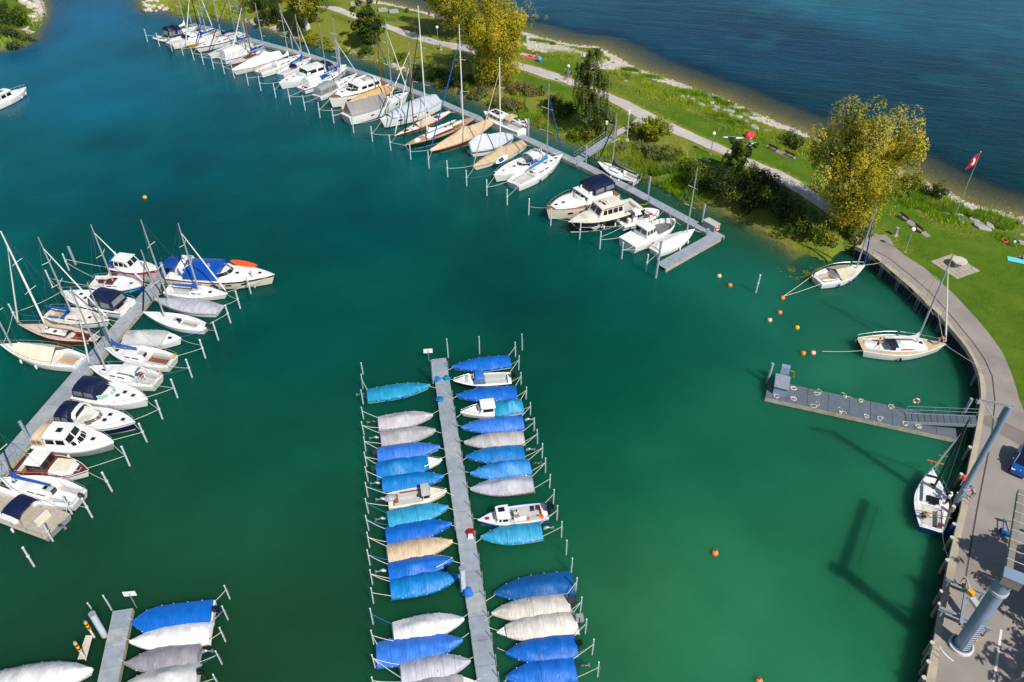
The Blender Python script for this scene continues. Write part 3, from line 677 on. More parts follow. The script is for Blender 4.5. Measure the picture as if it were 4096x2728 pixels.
ROCKS = [
 ((14.25,165.93),1.0),
 ((15.47,164.09),0.9),
 ((15.12,162.28),0.8),
 ((15.96,161.69),0.9),
 ((17.38,161.39),0.8),
 ((18.76,161.98),1.2),
 ((18.75,159.33),1.3),
 ((19.06,156.75),0.8),
 ((20.73,156.18),0.5),
 ((21.02,154.78),0.9),
 ((21.81,153.12),0.6),
 ((21.91,151.06),0.7),
 ((29.95,144.47),1.0),
 ((31.76,144.32),1.1),
 ((33.09,144.97),0.6),
 ((33.61,143.22),1.1),
 ((34.74,140.53),1.6),
 ((37.06,142.23),1.1),
 ((37.54,140.05),1.2),
 ((36.8,138.29),1.3),
 ((38.54,138.62),1.0),
 ((39.53,138.62),1.6),
 ((39.29,136.52),1.3),
 ((40.47,135.69),1.5),
 ((41.5,133.34),1.2),
 ((42.28,130.91),1.7),
 ((44.1,129.83),1.1),
 ((44.74,129.83),0.9),
 ((61.88,103.49),0.9),
 ((62.91,103.27),0.5),
 ((63.58,101.78),1.1),
 ((65.24,101.93),1.0),
 ((65.88,101.93),0.7),
 ((66.98,102.09),0.9),
 ((64.83,99.87),1.4),
 ((66.95,100.41),1.4),
 ((68.4,101.17),0.9),
 ((69.05,99.81),1.2),
 ((66.93,97.9),2.1),
 ((68.43,98.48),1.3),
 ((70.57,97.9),1.2),
 ((70.67,93.52),1.0),
 ((70.49,94.07),0.7),
 ((72.04,96.31),0.6),
 ((43.66,139.81),0.6),
]
RIPRAP = [
 ((-89.26,201.83),1.1),
 ((-88.0,199.76),1.2),
 ((-87.53,201.41),1.3),
 ((-86.91,198.12),1.0),
 ((-86.29,199.35),1.2),
 ((-86.21,201.41),1.2),
 ((-85.21,197.72),0.8),
 ((-84.85,199.35),1.1),
 ((-84.47,200.17),0.9),
 ((-83.61,198.37),0.8),
 ((-83.15,198.94),1.0),
 ((-87.84,203.09),1.1),
 ((-86.37,202.66),0.9),
 ((-87.55,197.72),0.8),
 ((-86.32,197.56),0.7),
 ((-117.17,199.69),1.6),
 ((-115.81,198.46),1.8),
 ((-114.58,198.05),1.7),
 ((-114.54,196.84),1.2),
 ((-111.56,190.94),1.2),
 ((-113.99,198.46),1.2),
]
T = {'willow1': (-12.21,175.24), 'willow2': (-2.78,148.41), 'willow0': (-45.49,181.5), 'willow3': (47.19,97.07), 'elder': (-30.17,170.6), 'birch': (13.03,130.71), 'maple': (34.5,112.16), 'gold': (23.17,123.19)}
TH = {'willow2': 19.2, 'willow3': 20.55, 'birch': 13.2, 'elder': 9.29, 'gold': 4.87, 'maple': 6.72, 'willow0': 12.0, 'willow1': 13.0}
BUSHES = [
 ((16.87,132.89),2.6,2.64, 'grey'),
 ((14.32,129.83),2.76,2.8, 'dark'),
 ((13.78,127.71),2.0,1.76, 'olive'),
 ((11.63,128.98),1.8,1.43, 'olive'),
 ((21.72,125.64),2.2,2.64, 'bright'),
 ((25.09,127.29),2.2,2.86, 'bright'),
 ((20.96,128.55),1.3,1.65, 'olive'),
 ((23.13,119.69),2.6,2.2, 'grey'),
 ((19.7,120.85),2.4,1.98, 'grey'),
 ((26.39,117.8),2.4,1.98, 'olive'),
 ((25.32,120.08),1.8,1.54, 'olive'),
 ((1.23,145.23),2.4,1.76, 'brown'),
 ((4.06,143.72),2.6,1.76, 'brown'),
 ((7.52,138.86),2.4,1.76, 'olive'),
 ((9.31,135.14),2.76,2.1, 'dark'),
 ((0.4,140.77),2.0,1.65, 'brown'),
 ((28.22,113.15),2.99,3.36, 'dark'),
 ((29.93,110.36),3.22,3.92, 'dark'),
 ((31.68,109.01),2.99,3.36, 'dark'),
 ((33.26,107.01),3.22,4.2, 'dark'),
 ((36.23,110.71),2.4,3.08, 'bright'),
 ((36.57,106.36),3.22,4.2, 'dark'),
 ((37.66,104.12),2.99,3.64, 'dark'),
 ((35.16,103.8),2.53,2.8, 'dark'),
 ((38.62,102.55),2.99,3.64, 'dark'),
 ((39.5,99.81),2.99,3.64, 'dark'),
 ((40.66,97.17),2.76,3.08, 'dark'),
 ((42.33,95.46),2.0,1.98, 'olive'),
 ((43.87,93.52),1.8,1.76, 'olive'),
 ((48.7,94.9),2.2,2.86, 'olive'),
 ((48.69,97.17),2.53,3.64, 'dark'),
 ((62.06,109.34),1.8,3.3, 'bright'),
 ((63.79,107.01),2.07,2.8, 'dark'),
 ((61.93,112.09),1.8,1.76, 'bright'),
 ((47.13,124.01),2.3,2.52, 'dark'),
 ((-44.07,176.99),2.6,1.32, 'bright'),
 ((-41.2,174.29),2.6,1.1, 'bright'),
 ((-38.97,172.3),2.4,0.99, 'bright'),
 ((-35.86,170.35),1.6,0.99, 'bright'),
 ((-47.49,179.76),2.53,3.36, 'dark'),
 ((-30.66,167.81),1.84,1.96, 'dark'),
 ((-22.67,163.49),1.4,1.54, 'olive'),
 ((-19.01,157.6),2.53,2.24, 'dark'),
 ((-15.79,155.34),2.76,2.24, 'dark'),
 ((-12.85,153.12),2.76,2.52, 'dark'),
 ((-9.51,149.89),2.76,2.52, 'dark'),
 ((-6.06,146.76),2.4,1.98, 'brown'),
 ((-2.1,142.73),2.2,1.76, 'brown'),
 ((-24.61,193.88),0.9,1.1, 'bright'),
 ((-60.33,192.31),2.99,6.3, 'dark'),
 ((-58.76,194.67),3.45,7.0, 'dark'),
 ((-55.03,188.48),2.76,4.9, 'dark'),
 ((-57.17,186.98),2.53,3.5, 'dark'),
 ((-54.68,197.08),3.45,7.7, 'dark'),
 ((-113.06,183.31),4.14,4.76, 'dark'),
 ((-108.11,176.99),2.6,2.42, 'grey'),
 ((-110.86,176.31),2.6,2.64, 'grey'),
 ((-105.97,176.99),2.0,1.76, 'grey'),
 ((-107.13,172.96),2.2,1.76, 'grey'),
 ((-115.46,186.24),2.88,4.48, 'dark'),
 ((-117.75,201.19),2.0,1.65, 'bright'),
]
CLUMPS = [
 ((6.01,174.72),1.4),
 ((8.85,173.06),0.5),
 ((16.8,166.37),1.4),
 ((17.98,158.9),1.2),
 ((23.9,158.9),1.2),
 ((34.0,147.45),2.0),
 ((37.96,145.4),1.0),
 ((41.99,139.52),1.3),
 ((44.01,136.25),1.4),
 ((27.61,155.49),1.6),
 ((39.7,142.91),1.3),
]
WEED = [
 [(37.21,88.94),(38.31,88.69),(39.34,88.18),(40.66,88.18),(42.79,88.94)],
 [(20.15,116.11),(22.23,114.66),(23.66,112.54),(25.11,110.82),(26.47,108.79),(28.02,106.17)],
 [(8.07,132.4),(9.83,129.38),(12.01,128.12)],
]
LAMPS = [(53.22,90.98),(32.38,119.73),(10.62,148.41),(-15.64,169.94)]
LAMPX = (19.26,124.78)
BINS = [(53.43,95.22),(-14.84,167.0)]
BENCH = [[(55.86,100.15),(56.38,98.49)],[(56.81,97.12),(57.28,95.45)],[(42.22,121.84),(43.35,120.33)],[(44.35,119.38),(45.48,117.91)]]
SLABS = [
 [(56.53,100.95),(57.34,98.84),(58.04,96.7),(58.4,94.91),(57.6,94.58),(56.73,97.38),(55.72,100.5)],
 [(41.91,122.26),(42.56,123.1),(43.77,121.36),(44.52,120.6),(45.93,119.11),(46.02,118.31),(45.4,118.04),(43.8,119.52)],
]
STONETAB = [(58.9,87.61),[(55.77,88.76),(59.59,90.58),(61.42,86.48),(57.63,84.64)]]
FLAG = [(63.98,100.38),11.82]
POLE2 = (69.9,94.66)
STONES10 = [(-37.63,198.12),(-30.31,193.65),(-27.7,192.96)]
PEOPLE = {'walk1': (10.34,152.25), 'walk2': (11.25,151.39), 'dog': (10.24,150.68), 'stand': (4.3,162.39), 'sit': (4.95,162.39), 'towel': (4.14,163.02), 'ball': (5.51,160.34), 'sit2': (39.53,123.24), 'sup1': (37.28,125.53), 'sup2': (39.66,122.96), 'parasol': (40.15,126.11), 'towelcy': (67.39,88.95), 'sitcy': (68.26,89.33), 'bike': (68.91,93.08), 'ring': (68.15,93.8), 's2a': (42.77,71.48), 's2b': (50.05,72.04), 's3a': (41.43,48.72), 's3b': (38.57,47.05), 'quay': (43.5,48.7), 'e10': (0.37,47.7), 'r6': (-41.38,66.72), 'ringp': (-9.61,161.35)}
BUOYS = [
 (27.71,87.76),
 (28.71,85.66),
 (34.91,82.86),
 (33.76,79.81),
 (32.11,78.26),
 (35.11,76.77),
 (34.52,71.93),
 (35.71,71.99),
 (18.59,43.85),
 (19.74,31.71),
 (-56.49,108.69),
]
SIGNS = [((-9.77,70.73),1.55),((-32.44,38.33),2.16)]
CRANE1 = [(42.33,49.13),14.14,(42.38,48.71)]
CRANE2 = [(36.14,33.74),11.01,(36.13,33.61)]
CR1ARM = [(40.05,49.44),(42.55,48.6)]
CR2BOOM = [(36.77,33.97),(40.46,40.03),(36.26,33.24)]
SPREAD = [[(36.89,39.26),(39.59,37.69)],[(35.12,36.47),(38.61,34.43)],[(38.53,38.99),(36.07,34.76)]]
CAR = [(49.22,51.14),(50.78,54.23),(48.43,51.86),(49.56,50.96)]
FPILES = [
 ((46.35,55.29),1),
 ((43.95,51.71),1),
 ((42.64,49.28),1),
 ((41.52,47.73),1),
 ((40.68,45.75),2),
 ((39.84,44.24),1),
 ((38.43,41.81),1),
 ((36.67,38.71),1),
 ((35.99,37.51),1),
 ((33.94,34.02),1),
 ((32.99,32.4),1),
 ((32.11,31.06),1),
]
LADDERS = [(48.57,90.19),(49.76,87.87),(50.95,84.76),(51.87,80.76),(52.77,76.35),(52.3,66.46),(33.5,33.28),(42.56,48.52)]
PATCH = [(49.83,59.79),(50.69,59.79),(53.27,57.12),(52.15,54.87),(50.09,57.28),(49.14,58.6)]
MARK = [(40.09,35.18),(37.28,30.5),(39.51,32.23),(34.68,33.28)]
SEAM = [
 (49.08,91.65),
 (50.49,89.41),
 (51.81,85.62),
 (52.88,81.91),
 (53.44,77.97),
 (53.76,74.35),
 (53.96,72.16),
 (54.0,68.87),
 (53.51,65.92),
 (51.97,61.93),
 (49.07,56.51),
 (46.42,52.15),
 (43.98,48.13),
 (41.94,44.67),
 (39.26,40.0),
]
QSIGN = [(49.06,88.96),(50.33,86.06),(51.4,82.58),(52.45,78.49),(54.67,74.02)]
UBOX = [(28.42,100.4),(29.75,98.63),(28.84,97.77),(27.64,99.51)]
UFENCE = [(17.88,110.38),(19.05,110.83)]
UPED = [(20.74,106.33),(27.82,97.45),(10.56,117.95)]
TENDER = [(-78.77,178.81),(-75.65,176.48),(1.79,134.54),(2.41,131.51)]
BOARDS = [[(-37.43,88.6),(-33.69,87.39)],[(-2.62,116.69),(-0.79,119.26)]]
SCOW = [(-35.62,35.58),(-35.03,35.58),(-34.73,33.51),(-35.43,33.46)]
CABIN = [(29.91,64.4),(30.98,66.2)]
COILS = [
 (31.52,65.33),
 (34.03,64.58),
 (36.89,64.02),
 (38.35,63.37),
 (41.39,62.41),
 (29.23,64.02),
 (31.06,63.65),
 (33.17,62.61),
 (35.63,61.66),
 (38.12,60.98),
 (39.55,60.6),
 (41.88,59.82),
 (43.17,59.47),
]
BAGS = [((-8.5,66.92), 'tarp2'),((-7.4,67.01), 'sky'),((-7.96,63.56), 'tarp2'),((-3.84,45.79), 'red'),((-3.87,39.47), 'tarp')]
TREEX = (50.54,40.22)
TROLLEY = (45.22,45.05)
BUOYRING = (43.74,62.33)
QZ = 1.8; DZ = .55
# ------------------------------------------------------------------ materials
def lin(c): return tuple((v / 255 / 12.92 if v / 255 <= .04045 else ((v / 255 + .055) / 1.055) ** 2.4) for v in c)
MATS = {}
def N(nt, t, **k):
    n = nt.nodes.new(t)
    for a, b in k.items(): setattr(n, a, b)
    return n
def mat(name, rgb, rough=.5, var=.12, scale=2., bump=0., bscale=8., metal=0., spec=.5, stretch=None, coat=0., dirt=0., rnd=0.):
    """Principled material: colour grain from noise, fine relief from bump, optional dirt stains."""
    m = bpy.data.materials.new(name); m.use_nodes = True; nt = m.node_tree; L = nt.links.new
    b = nt.nodes['Principled BSDF']; b.inputs['Roughness'].default_value = rough; b.inputs['Metallic'].default_value = metal
    b.inputs['Specular IOR Level'].default_value = spec; b.inputs['Coat Weight'].default_value = coat
    tc = N(nt, 'ShaderNodeTexCoord'); mp = N(nt, 'ShaderNodeMapping'); L(tc.outputs['Object'], mp.inputs[0])
    if stretch: mp.inputs['Scale'].default_value = stretch
    no = N(nt, 'ShaderNodeTexNoise'); no.inputs['Scale'].default_value = scale; no.inputs['Detail'].default_value = 5
    L(mp.outputs[0], no.inputs[0])
    c = lin(rgb); r = N(nt, 'ShaderNodeValToRGB')
    r.color_ramp.elements[0].position = .3; r.color_ramp.elements[1].position = .7
    r.color_ramp.elements[0].color = tuple(v * (1 - var) for v in c) + (1,); r.color_ramp.elements[1].color = tuple(min(1, v * (1 + var)) for v in c) + (1,)
    L(no.outputs[0], r.inputs[0]); out = r.outputs[0]
    if dirt:
        n2 = N(nt, 'ShaderNodeTexNoise'); n2.inputs['Scale'].default_value = scale * .6; n2.inputs['Detail'].default_value = 8; n2.inputs['Roughness'].default_value = .7
        L(tc.outputs['Object'], n2.inputs[0]); r2 = N(nt, 'ShaderNodeValToRGB'); r2.color_ramp.elements[0].position = .52; r2.color_ramp.elements[1].position = .72
        L(n2.outputs[0], r2.inputs[0]); mu = N(nt, 'ShaderNodeMath', operation='MULTIPLY'); mu.inputs[1].default_value = dirt; L(r2.outputs[0], mu.inputs[0])
        mx = N(nt, 'ShaderNodeMix', data_type='RGBA'); L(mu.outputs[0], mx.inputs[0]); L(out, mx.inputs[6]); mx.inputs[7].default_value = tuple(v * .45 for v in c) + (1,)
        out = mx.outputs[2]
    if rnd:
        oi = N(nt, 'ShaderNodeObjectInfo'); hs = N(nt, 'ShaderNodeHueSaturation'); mr = N(nt, 'ShaderNodeMapRange'); mr.inputs[3].default_value = 1 - rnd; mr.inputs[4].default_value = 1 + rnd * .5; L(oi.outputs['Random'], mr.inputs[0]); L(mr.outputs[0], hs.inputs['Value'])
        m2 = N(nt, 'ShaderNodeMapRange'); m2.inputs[3].default_value = 1.08; m2.inputs[4].default_value = .95; L(oi.outputs['Random'], m2.inputs[0]); L(m2.outputs[0], hs.inputs['Saturation']); L(out, hs.inputs['Color']); out = hs.outputs[0]
    L(out, b.inputs['Base Color'])
    if bump:
        n3 = N(nt, 'ShaderNodeTexNoise'); n3.inputs['Scale'].default_value = bscale; n3.inputs['Detail'].default_value = 4; L(mp.outputs[0], n3.inputs[0])
        bp = N(nt, 'ShaderNodeBump'); bp.inputs['Strength'].default_value = bump; bp.inputs['Distance'].default_value = .08
        L(n3.outputs[0], bp.inputs['Height']); L(bp.outputs[0], b.inputs['Normal'])
    MATS[name] = m; return m
def fab(name, rgb): return mat(name, rgb, .5, .12, 1.2, .8, 2.2, spec=.5, stretch=(2.4, .8, 1), dirt=.3, rnd=.2)
def gel(name, rgb, r=.28): return mat(name, rgb, r, .04, 1.5, spec=.5, dirt=.12)
gel('white', (236, 235, 230)); gel('cream', (228, 219, 200)); gel('black', (24, 26, 32)); gel('red', (176, 24, 28)); gel('red2', (170, 50, 36)); gel('yellow', (238, 178, 22))
gel('maroon', (104, 28, 34)); gel('green2', (90, 140, 62)); gel('lime', (196, 210, 70)); gel('aqua', (70, 190, 170)); gel('dgreen', (14, 58, 48)); gel('rblue', (12, 78, 168)); gel('rblue3', (18, 62, 128))
gel('grey', (150, 152, 152)); gel('dgrey', (58, 60, 66)); gel('orange', (240, 96, 30)); gel('navy2', (20, 30, 80)); gel('redband', (196, 70, 58))
gel('lgrey2', (190, 190, 186)); gel('brown', (70, 44, 28)); gel('bluepaint', (24, 110, 190), .2)
mat('lgrey', (190, 190, 186), .6, .1, 3); mat('dgrey2', (112, 112, 110), .7, .12, 4)
mat('navydk', (22, 28, 62), .5)
for n, c in dict(navy=(8, 20, 62), blue=(8, 80, 172), blue2=(30, 104, 184), teal=(14, 118, 180), tarp=(0, 104, 200), tarp2=(0, 124, 198), tarp3=(0, 92, 164), sky=(40, 150, 190), pgrey=(186, 182, 184), mgrey=(150, 146, 152),
                 silver=(176, 176, 186), cgrey=(150, 148, 144), bgrey=(182, 190, 200), whitecv=(226, 225, 224), creamcv=(222, 212, 188), beige=(206, 182, 150), tan=(200, 178, 150), tan2=(210, 190, 162), mustard=(190, 156, 106), stone=(200, 194, 184), rblue2=(8, 62, 150)).items(): fab(n, c)
WOOD = dict(stretch=(.6, 9, 6), bump=.2, bscale=5)
for n, c, r in (('teak', (140, 92, 54), .5), ('mahog', (112, 50, 26), .3), ('varnish', (186, 110, 36), .22), ('teakdeck', (184, 148, 112), .6), ('tandeck', (208, 184, 148), .6), ('paledeck', (206, 188, 172), .55), ('mahog2', (104, 36, 30), .3), ('mahogdeck', (128, 74, 50), .5), ('slat', (178, 168, 152), .6), ('benchwood', (108, 66, 40), .6)):
    mat(n, c, r, .22, 2.5, **WOOD)
mat('alu', (196, 200, 204), .35, .06, 3, metal=.55); mat('silverm', (168, 170, 174), .35, .08, 3, metal=.5); mat('steel', (170, 180, 194), .45, .12, 1.6, metal=.25, dirt=.3)
mat('pilepaint', (196, 204, 212), .5, .1, 2.2, dirt=.45); mat('algae', (120, 112, 58), .8, .25, 3, .5); mat('galv', (158, 166, 174), .5, .12, 3, metal=.3, dirt=.3)
mat('glass', (30, 38, 46), .08, .1, 1, spec=.8); mat('dglass', (22, 24, 30), .06, .1, 1, spec=.8); mat('gglass', (150, 186, 172), .08, .15, 1, spec=.8); mat('brglass', (104, 92, 80), .1, .15, 1, spec=.7)
mat('vinyl', (120, 124, 126), .2, .2, 2, spec=.7); mat('solarcell', (18, 26, 56), .15, .2, 6, spec=.8)
mat('rope', (222, 216, 200), .8, .12, 12); mat('ropeblue', (30, 110, 170), .8, .1, 8); mat('wire', (120, 126, 130), .4, .05, 4, metal=.6)
mat('dockdeck', (152, 160, 168), .7, .1, 1.1, .25, 22, dirt=.35); mat('dockdeck2', (144, 153, 162), .7, .12, 1.4, .25, 22, dirt=.4); mat('dockdeck3', (160, 165, 168), .7, .14, 1.7, .25, 22, dirt=.45); mat('dockside', (178, 168, 150), .8, .2, 1.5, .3, 9, dirt=.6)
mat('dockdark', (96, 106, 116), .7, .1, 1.2, .2, 22, dirt=.3); mat('floatblack', (30, 34, 38), .6)
mat('concrete', (176, 164, 142), .85, .14, .7, .5, 7, dirt=.5); mat('sheetpile', (58, 60, 74), .75, .3, 1.1, .5, 6, dirt=.6)
mat('rock', (168, 164, 160), .85, .2, 1.3, .8, 3, dirt=.5); mat('palerock', (206, 196, 182), .85, .16, 1.2, .8, 3, dirt=.3)
mat('timberpile', (150, 142, 120), .85, .2, 1.6, .5, 6, dirt=.6, stretch=(4, 4, .6)); mat('endgrain', (196, 192, 184), .85, .14, 6)
mat('cranepaint', (132, 150, 174), .42, .1, .9, .15, 10, dirt=.3); mat('boxtan', (134, 128, 118), .6, .1, 2); mat('yellowpaint', (232, 170, 24), .5, .12, 3)
mat('markpaint', (226, 222, 214), .7, .12, 3, dirt=.35); mat('tyre', (26, 26, 28), .8); mat('globe', (238, 240, 244), .3, .02); mat('lamppost', (150, 166, 184), .45, .1, 2, metal=.3)
mat('skin', (214, 156, 122), .55, .08, 8); mat('hair', (62, 44, 32), .7, .2, 20); mat('cloth_white', (226, 226, 226), .85, .06, 10); mat('cloth_blue', (60, 90, 170), .85, .1, 10); mat('cloth_dark', (34, 36, 48), .85, .1, 10); mat('cloth_grey', (128, 128, 134), .85, .1, 10); mat('cloth_red', (190, 40, 50), .85, .1, 10); mat('cloth_pink', (206, 170, 180), .85, .1, 10); mat('swim', (60, 30, 60), .8)
mat('towelpink', (228, 96, 120), .9, .25, 4); mat('towelcyan', (96, 208, 216), .9, .08, 4); mat('redsun', (230, 40, 56), .7, .05, 3); mat('balloon', (40, 160, 214), .3, .06, 1)
mat('swissred', (206, 24, 40), .7, .06, 3); mat('pink', (220, 70, 120), .5)
mat('ringwhite', (236, 234, 230), .5, .04, 4); mat('buoyorange', (232, 132, 52), .45, .12, 3, dirt=.35); mat('buoypale', (232, 190, 140), .5, .12, 3, dirt=.35); mat('carblue', (14, 84, 168), .18, .03, 2, coat=1., spec=.6); mat('bark', (86, 70, 54), .9, .3, 3, .8, 5, stretch=(3, 3, .5)); mat('birchbark', (206, 202, 194), .8, .3, 3, .4, 5)
for n, c in dict(leaf_gold=(168, 160, 20), leaf_yellow=(204, 184, 48), leaf_olive=(116, 122, 26), leaf_green=(64, 92, 24), leaf_dark=(34, 56, 22), leaf_bright=(122, 140, 24), leaf_grey=(124, 136, 92), leaf_brown=(120, 102, 58), leaf_pale=(184, 176, 84), blade_a=(146, 176, 36), blade_b=(180, 180, 68), blade_c=(102, 146, 30), blade_d=(170, 176, 124)).items():
    m = mat(n, c, .6, .3, .5, spec=.25)
    b = m.node_tree.nodes['Principled BSDF']; b.inputs['Transmission Weight'].default_value = 0
    # a thin leaf lets some light through
    nt = m.node_tree; tr = N(nt, 'ShaderNodeBsdfTranslucent'); tr.inputs[0].default_value = tuple(v * 1.1 for v in lin(c)) + (1,); mx = N(nt, 'ShaderNodeMixShader'); mx.inputs[0].default_value = .3
    nt.links.new(b.outputs[0], mx.inputs[1]); nt.links.new(tr.outputs[0], mx.inputs[2]); nt.links.new(mx.outputs[0], nt.nodes['Material Output'].inputs[0])
def asphalt(name, rgb):
    m = mat(name, rgb, .88, .14, .3, .35, 40, dirt=.42); return m
asphalt('asphalt', (150, 141, 133)); asphalt('pathgravel', (190, 184, 176)); asphalt('asphaltpatch', (128, 116, 110)); mat('tar', (74, 68, 66), .8, .1, 3)
# ------------------------------------------------------------------ mesh helper
class MB:
    def __init__(s): s.v = []; s.f = []; s.m = []
    def add(s, vs, fs, mi=0):
        o = len(s.v); s.v += [tuple(p) for p in vs]; s.f += [tuple(i + o for i in f) for f in fs]; s.m += [mi] * len(fs)
    def box(s, c, d, rz=0., mi=0, taper=1., tilt=0.):
        x, y, z = (v / 2 for v in d); P = []
        for sz, k in ((-1, 1.), (1, taper)):
            for sx, sy in ((-1, -1), (1, -1), (1, 1), (-1, 1)): P.append(Vector((sx * x * k, sy * y * k, sz * z)))
        M = Matrix.Rotation(rz, 3, 'Z') @ Matrix.Rotation(tilt, 3, 'Y')
        s.add([M @ p + Vector(c) for p in P], [(3, 2, 1, 0), (4, 5, 6, 7), (0, 1, 5, 4), (1, 2, 6, 5), (2, 3, 7, 6), (3, 0, 4, 7)], mi)
    def loft(s, rings, close=True, cap0=False, cap1=False, mi=0):
        n = len(rings[0]); vs = [p for r in rings for p in r]; fs = []
        for i in range(len(rings) - 1):
            for j in range(n if close else n - 1):
                a, b = i * n + j, i * n + (j + 1) % n; fs.append((a, b, b + n, a + n))
        if cap0: fs.append(tuple(range(n))[::-1])
        if cap1: fs.append(tuple(range((len(rings) - 1) * n, len(rings) * n)))
        s.add(vs, fs, mi)
    def tube(s, pts, r, n=6, mi=0, caps=True):
        pts = [Vector(p) for p in pts]; rs = r if isinstance(r, (list, tuple)) else [r] * len(pts); rings = []
        for i, p in enumerate(pts):
            t = (pts[min(i + 1, len(pts) - 1)] - pts[max(i - 1, 0)]).normalized()
            u = t.cross(Vector((0, 0, 1)));  u = Vector((1, 0, 0)) if u.length < 1e-3 else u.normalized(); w = t.cross(u)
            rings.append([p + (u * math.cos(2 * math.pi * j / n) + w * math.sin(2 * math.pi * j / n)) * rs[i] for j in range(n)])
        s.loft(rings, True, caps, caps, mi)
    def ell(s, c, r, nu=10, nv=6, mi=0):
        rings = []
        for i in range(nv + 1):
            a = -math.pi / 2 + math.pi * i / nv; k = max(math.cos(a), .02)
            rings.append([Vector(c) + Vector((r[0] * k * math.cos(2 * math.pi * j / nu), r[1] * k * math.sin(2 * math.pi * j / nu), r[2] * math.sin(a))) for j in range(nu)])
        s.loft(rings, True, True, True, mi)
    def torus(s, c, R0, r, axis='Z', n=16, k=6, mi=0, alt=None):
        o = Vector(c); rings = []
        for i in range(n + 1):
            a = 2 * math.pi * i / n; d = Vector((math.cos(a), math.sin(a), 0)); ring = []
            for j in range(k):
                b = 2 * math.pi * j / k; p = d * (R0 + r * math.cos(b)) + Vector((0, 0, r * math.sin(b)))
                if axis == 'X': p = Vector((p.z, p.x, p.y))
                if axis == 'Y': p = Vector((p.x, p.z, p.y))
                ring.append(o + p)
            rings.append(ring)
        for i in range(n): s.loft(rings[i:i + 2], True, mi=(alt if alt is not None and (i * 8 // n) % 2 else mi))
    def mesh(s, name, mats, smooth=None):
        me = bpy.data.meshes.new(name); me.from_pydata(s.v, [], s.f)
        for m in (mats if isinstance(mats, (list, tuple)) else [mats]): me.materials.append(MATS[m] if isinstance(m, str) else m)
        if any(s.m): me.polygons.foreach_set('material_index', s.m)
        if smooth is not None:
            me.polygons.foreach_set('use_smooth', [True] * len(s.f))
            if smooth < 3: me.set_sharp_from_angle(angle=smooth)
        return me
    def build(s, name, mats, parent=None, smooth=None, loc=None, rz=0.):
        return link(name, s.mesh(name, mats, smooth), parent, loc, rz)
def link(name, me, parent=None, loc=None, rz=0.):
    o = bpy.data.objects.new(name, me); COL.objects.link(o)
    if parent: o.parent = parent
    if loc is not None: o.location = loc
    if rz: o.rotation_euler = (0, 0, rz)
    return o
def tag(o, label=None, cat=None, group=None, kind=None):
    if label: o['label'] = label
    if cat: o['category'] = cat
    if group: o['group'] = group
    if kind: o['kind'] = kind
    return o
def thing(name, label, cat, loc=(0, 0, 0), rz=0., group=None):
    o = bpy.data.objects.new(name, None); o.empty_display_size = .3; COL.objects.link(o); o.location = loc; o.rotation_euler = (0, 0, rz)
    return tag(o, label, cat, group)
def copy_tree(root, loc, rz=0., label=None, group=None):
    r = root.copy(); COL.objects.link(r); r.location = loc; r.rotation_euler = (0, 0, rz)
    if label: r['label'] = label
    if group: r['group'] = group
    for ch in list(root.children):
        c = ch.copy(); COL.objects.link(c); c.parent = r
        for g in list(ch.children):
            d = g.copy(); COL.objects.link(d); d.parent = c
    return r
def lerp(a, b, t): return a + (b - a) * t
def resample(P, step):
    P = [Vector((p[0], p[1])) for p in P]; out = [P[0]]; acc = 0.
    for a, b in zip(P, P[1:]):
        L = (b - a).length
        while acc + L >= step:
            t = (step - acc) / L; a = a + (b - a) * t; out.append(a); L = (b - a).length; acc = 0.
            if L < 1e-9: break
        acc += L
    return out
# ------------------------------------------------------------------ terrain functions
def arr(P): return np.array([(p[0], p[1]) for p in P], float)
aH, aQ, aL, aT = arr(HARB), arr(Q_OUT), arr(LAKE), arr(TL)
qd = aQ[-1] - aQ[-4]; qend = aQ[-1] + qd / np.linalg.norm(qd) * 30
aQx = np.vstack([aQ, qend])
LAND = np.vstack([aH, aQx, [(190, 0), (190, 60)], aL[::-1]])
def inside(pts, poly):
    x, y = pts[:, 0], pts[:, 1]; r = np.zeros(len(pts), bool); j = len(poly) - 1
    for i in range(len(poly)):
        xi, yi = poly[i]; xj, yj = poly[j]
        if yi != yj: r ^= ((yi > y) != (yj > y)) & (x < (xj - xi) * (y - yi) / (yj - yi) + xi)
        j = i
    return r
def dist(pts, line):
    d = np.full(len(pts), 1e9)
    for a, b in zip(line, line[1:]):
        ab = b - a; t = np.clip(((pts - a) @ ab) / max(ab @ ab, 1e-9), 0, 1)
        d = np.minimum(d, np.hypot(*(pts - a - t[:, None] * ab).T))
    return d
def sm(t): t = np.clip(t, 0, 1); return t * t * (3 - 2 * t)
beach = arr(BEACH)
def terrain(pts):
    pts = np.asarray(pts, float); ins = inside(pts, LAND); tl = inside(pts, aT)
    dh, dq, dl, dt = dist(pts, aH), dist(pts, aQx), dist(pts, aL), dist(pts, aT)
    zl = 1.8 * np.clip(dl / 13, 0, 1) ** .75; zh = 1.8 * sm(dh / 4.5) ** .8
    z = np.minimum(zl, zh); z = np.where(dq < 2.0, -1.5, z)
    z = np.where(tl, 1.5 * sm(dt / 5), z)
    lakeside = (~ins) & (~tl) & (dl < np.minimum(dh, dq))
    zo = np.where(lakeside, -np.where(dl < 9, dl * .075, .68 + (dl - 9) * .3), -np.minimum(dh, dt) * .3)
    zo = np.maximum(np.where((dq < 8) & ~lakeside, np.minimum(zo, -1.6), zo), -3.2)
    return np.where(ins | tl, z, zo), ins, tl, dh, dq, dl, dt, lakeside
def h(x, y): return float(terrain(np.array([(x, y)]))[0][0])
gx = np.arange(-170, 191, .9); gy = np.arange(8, 270, .9)
GXX, GYY = np.meshgrid(gx, gy); GP = np.stack([GXX.ravel(), GYY.ravel()], 1)
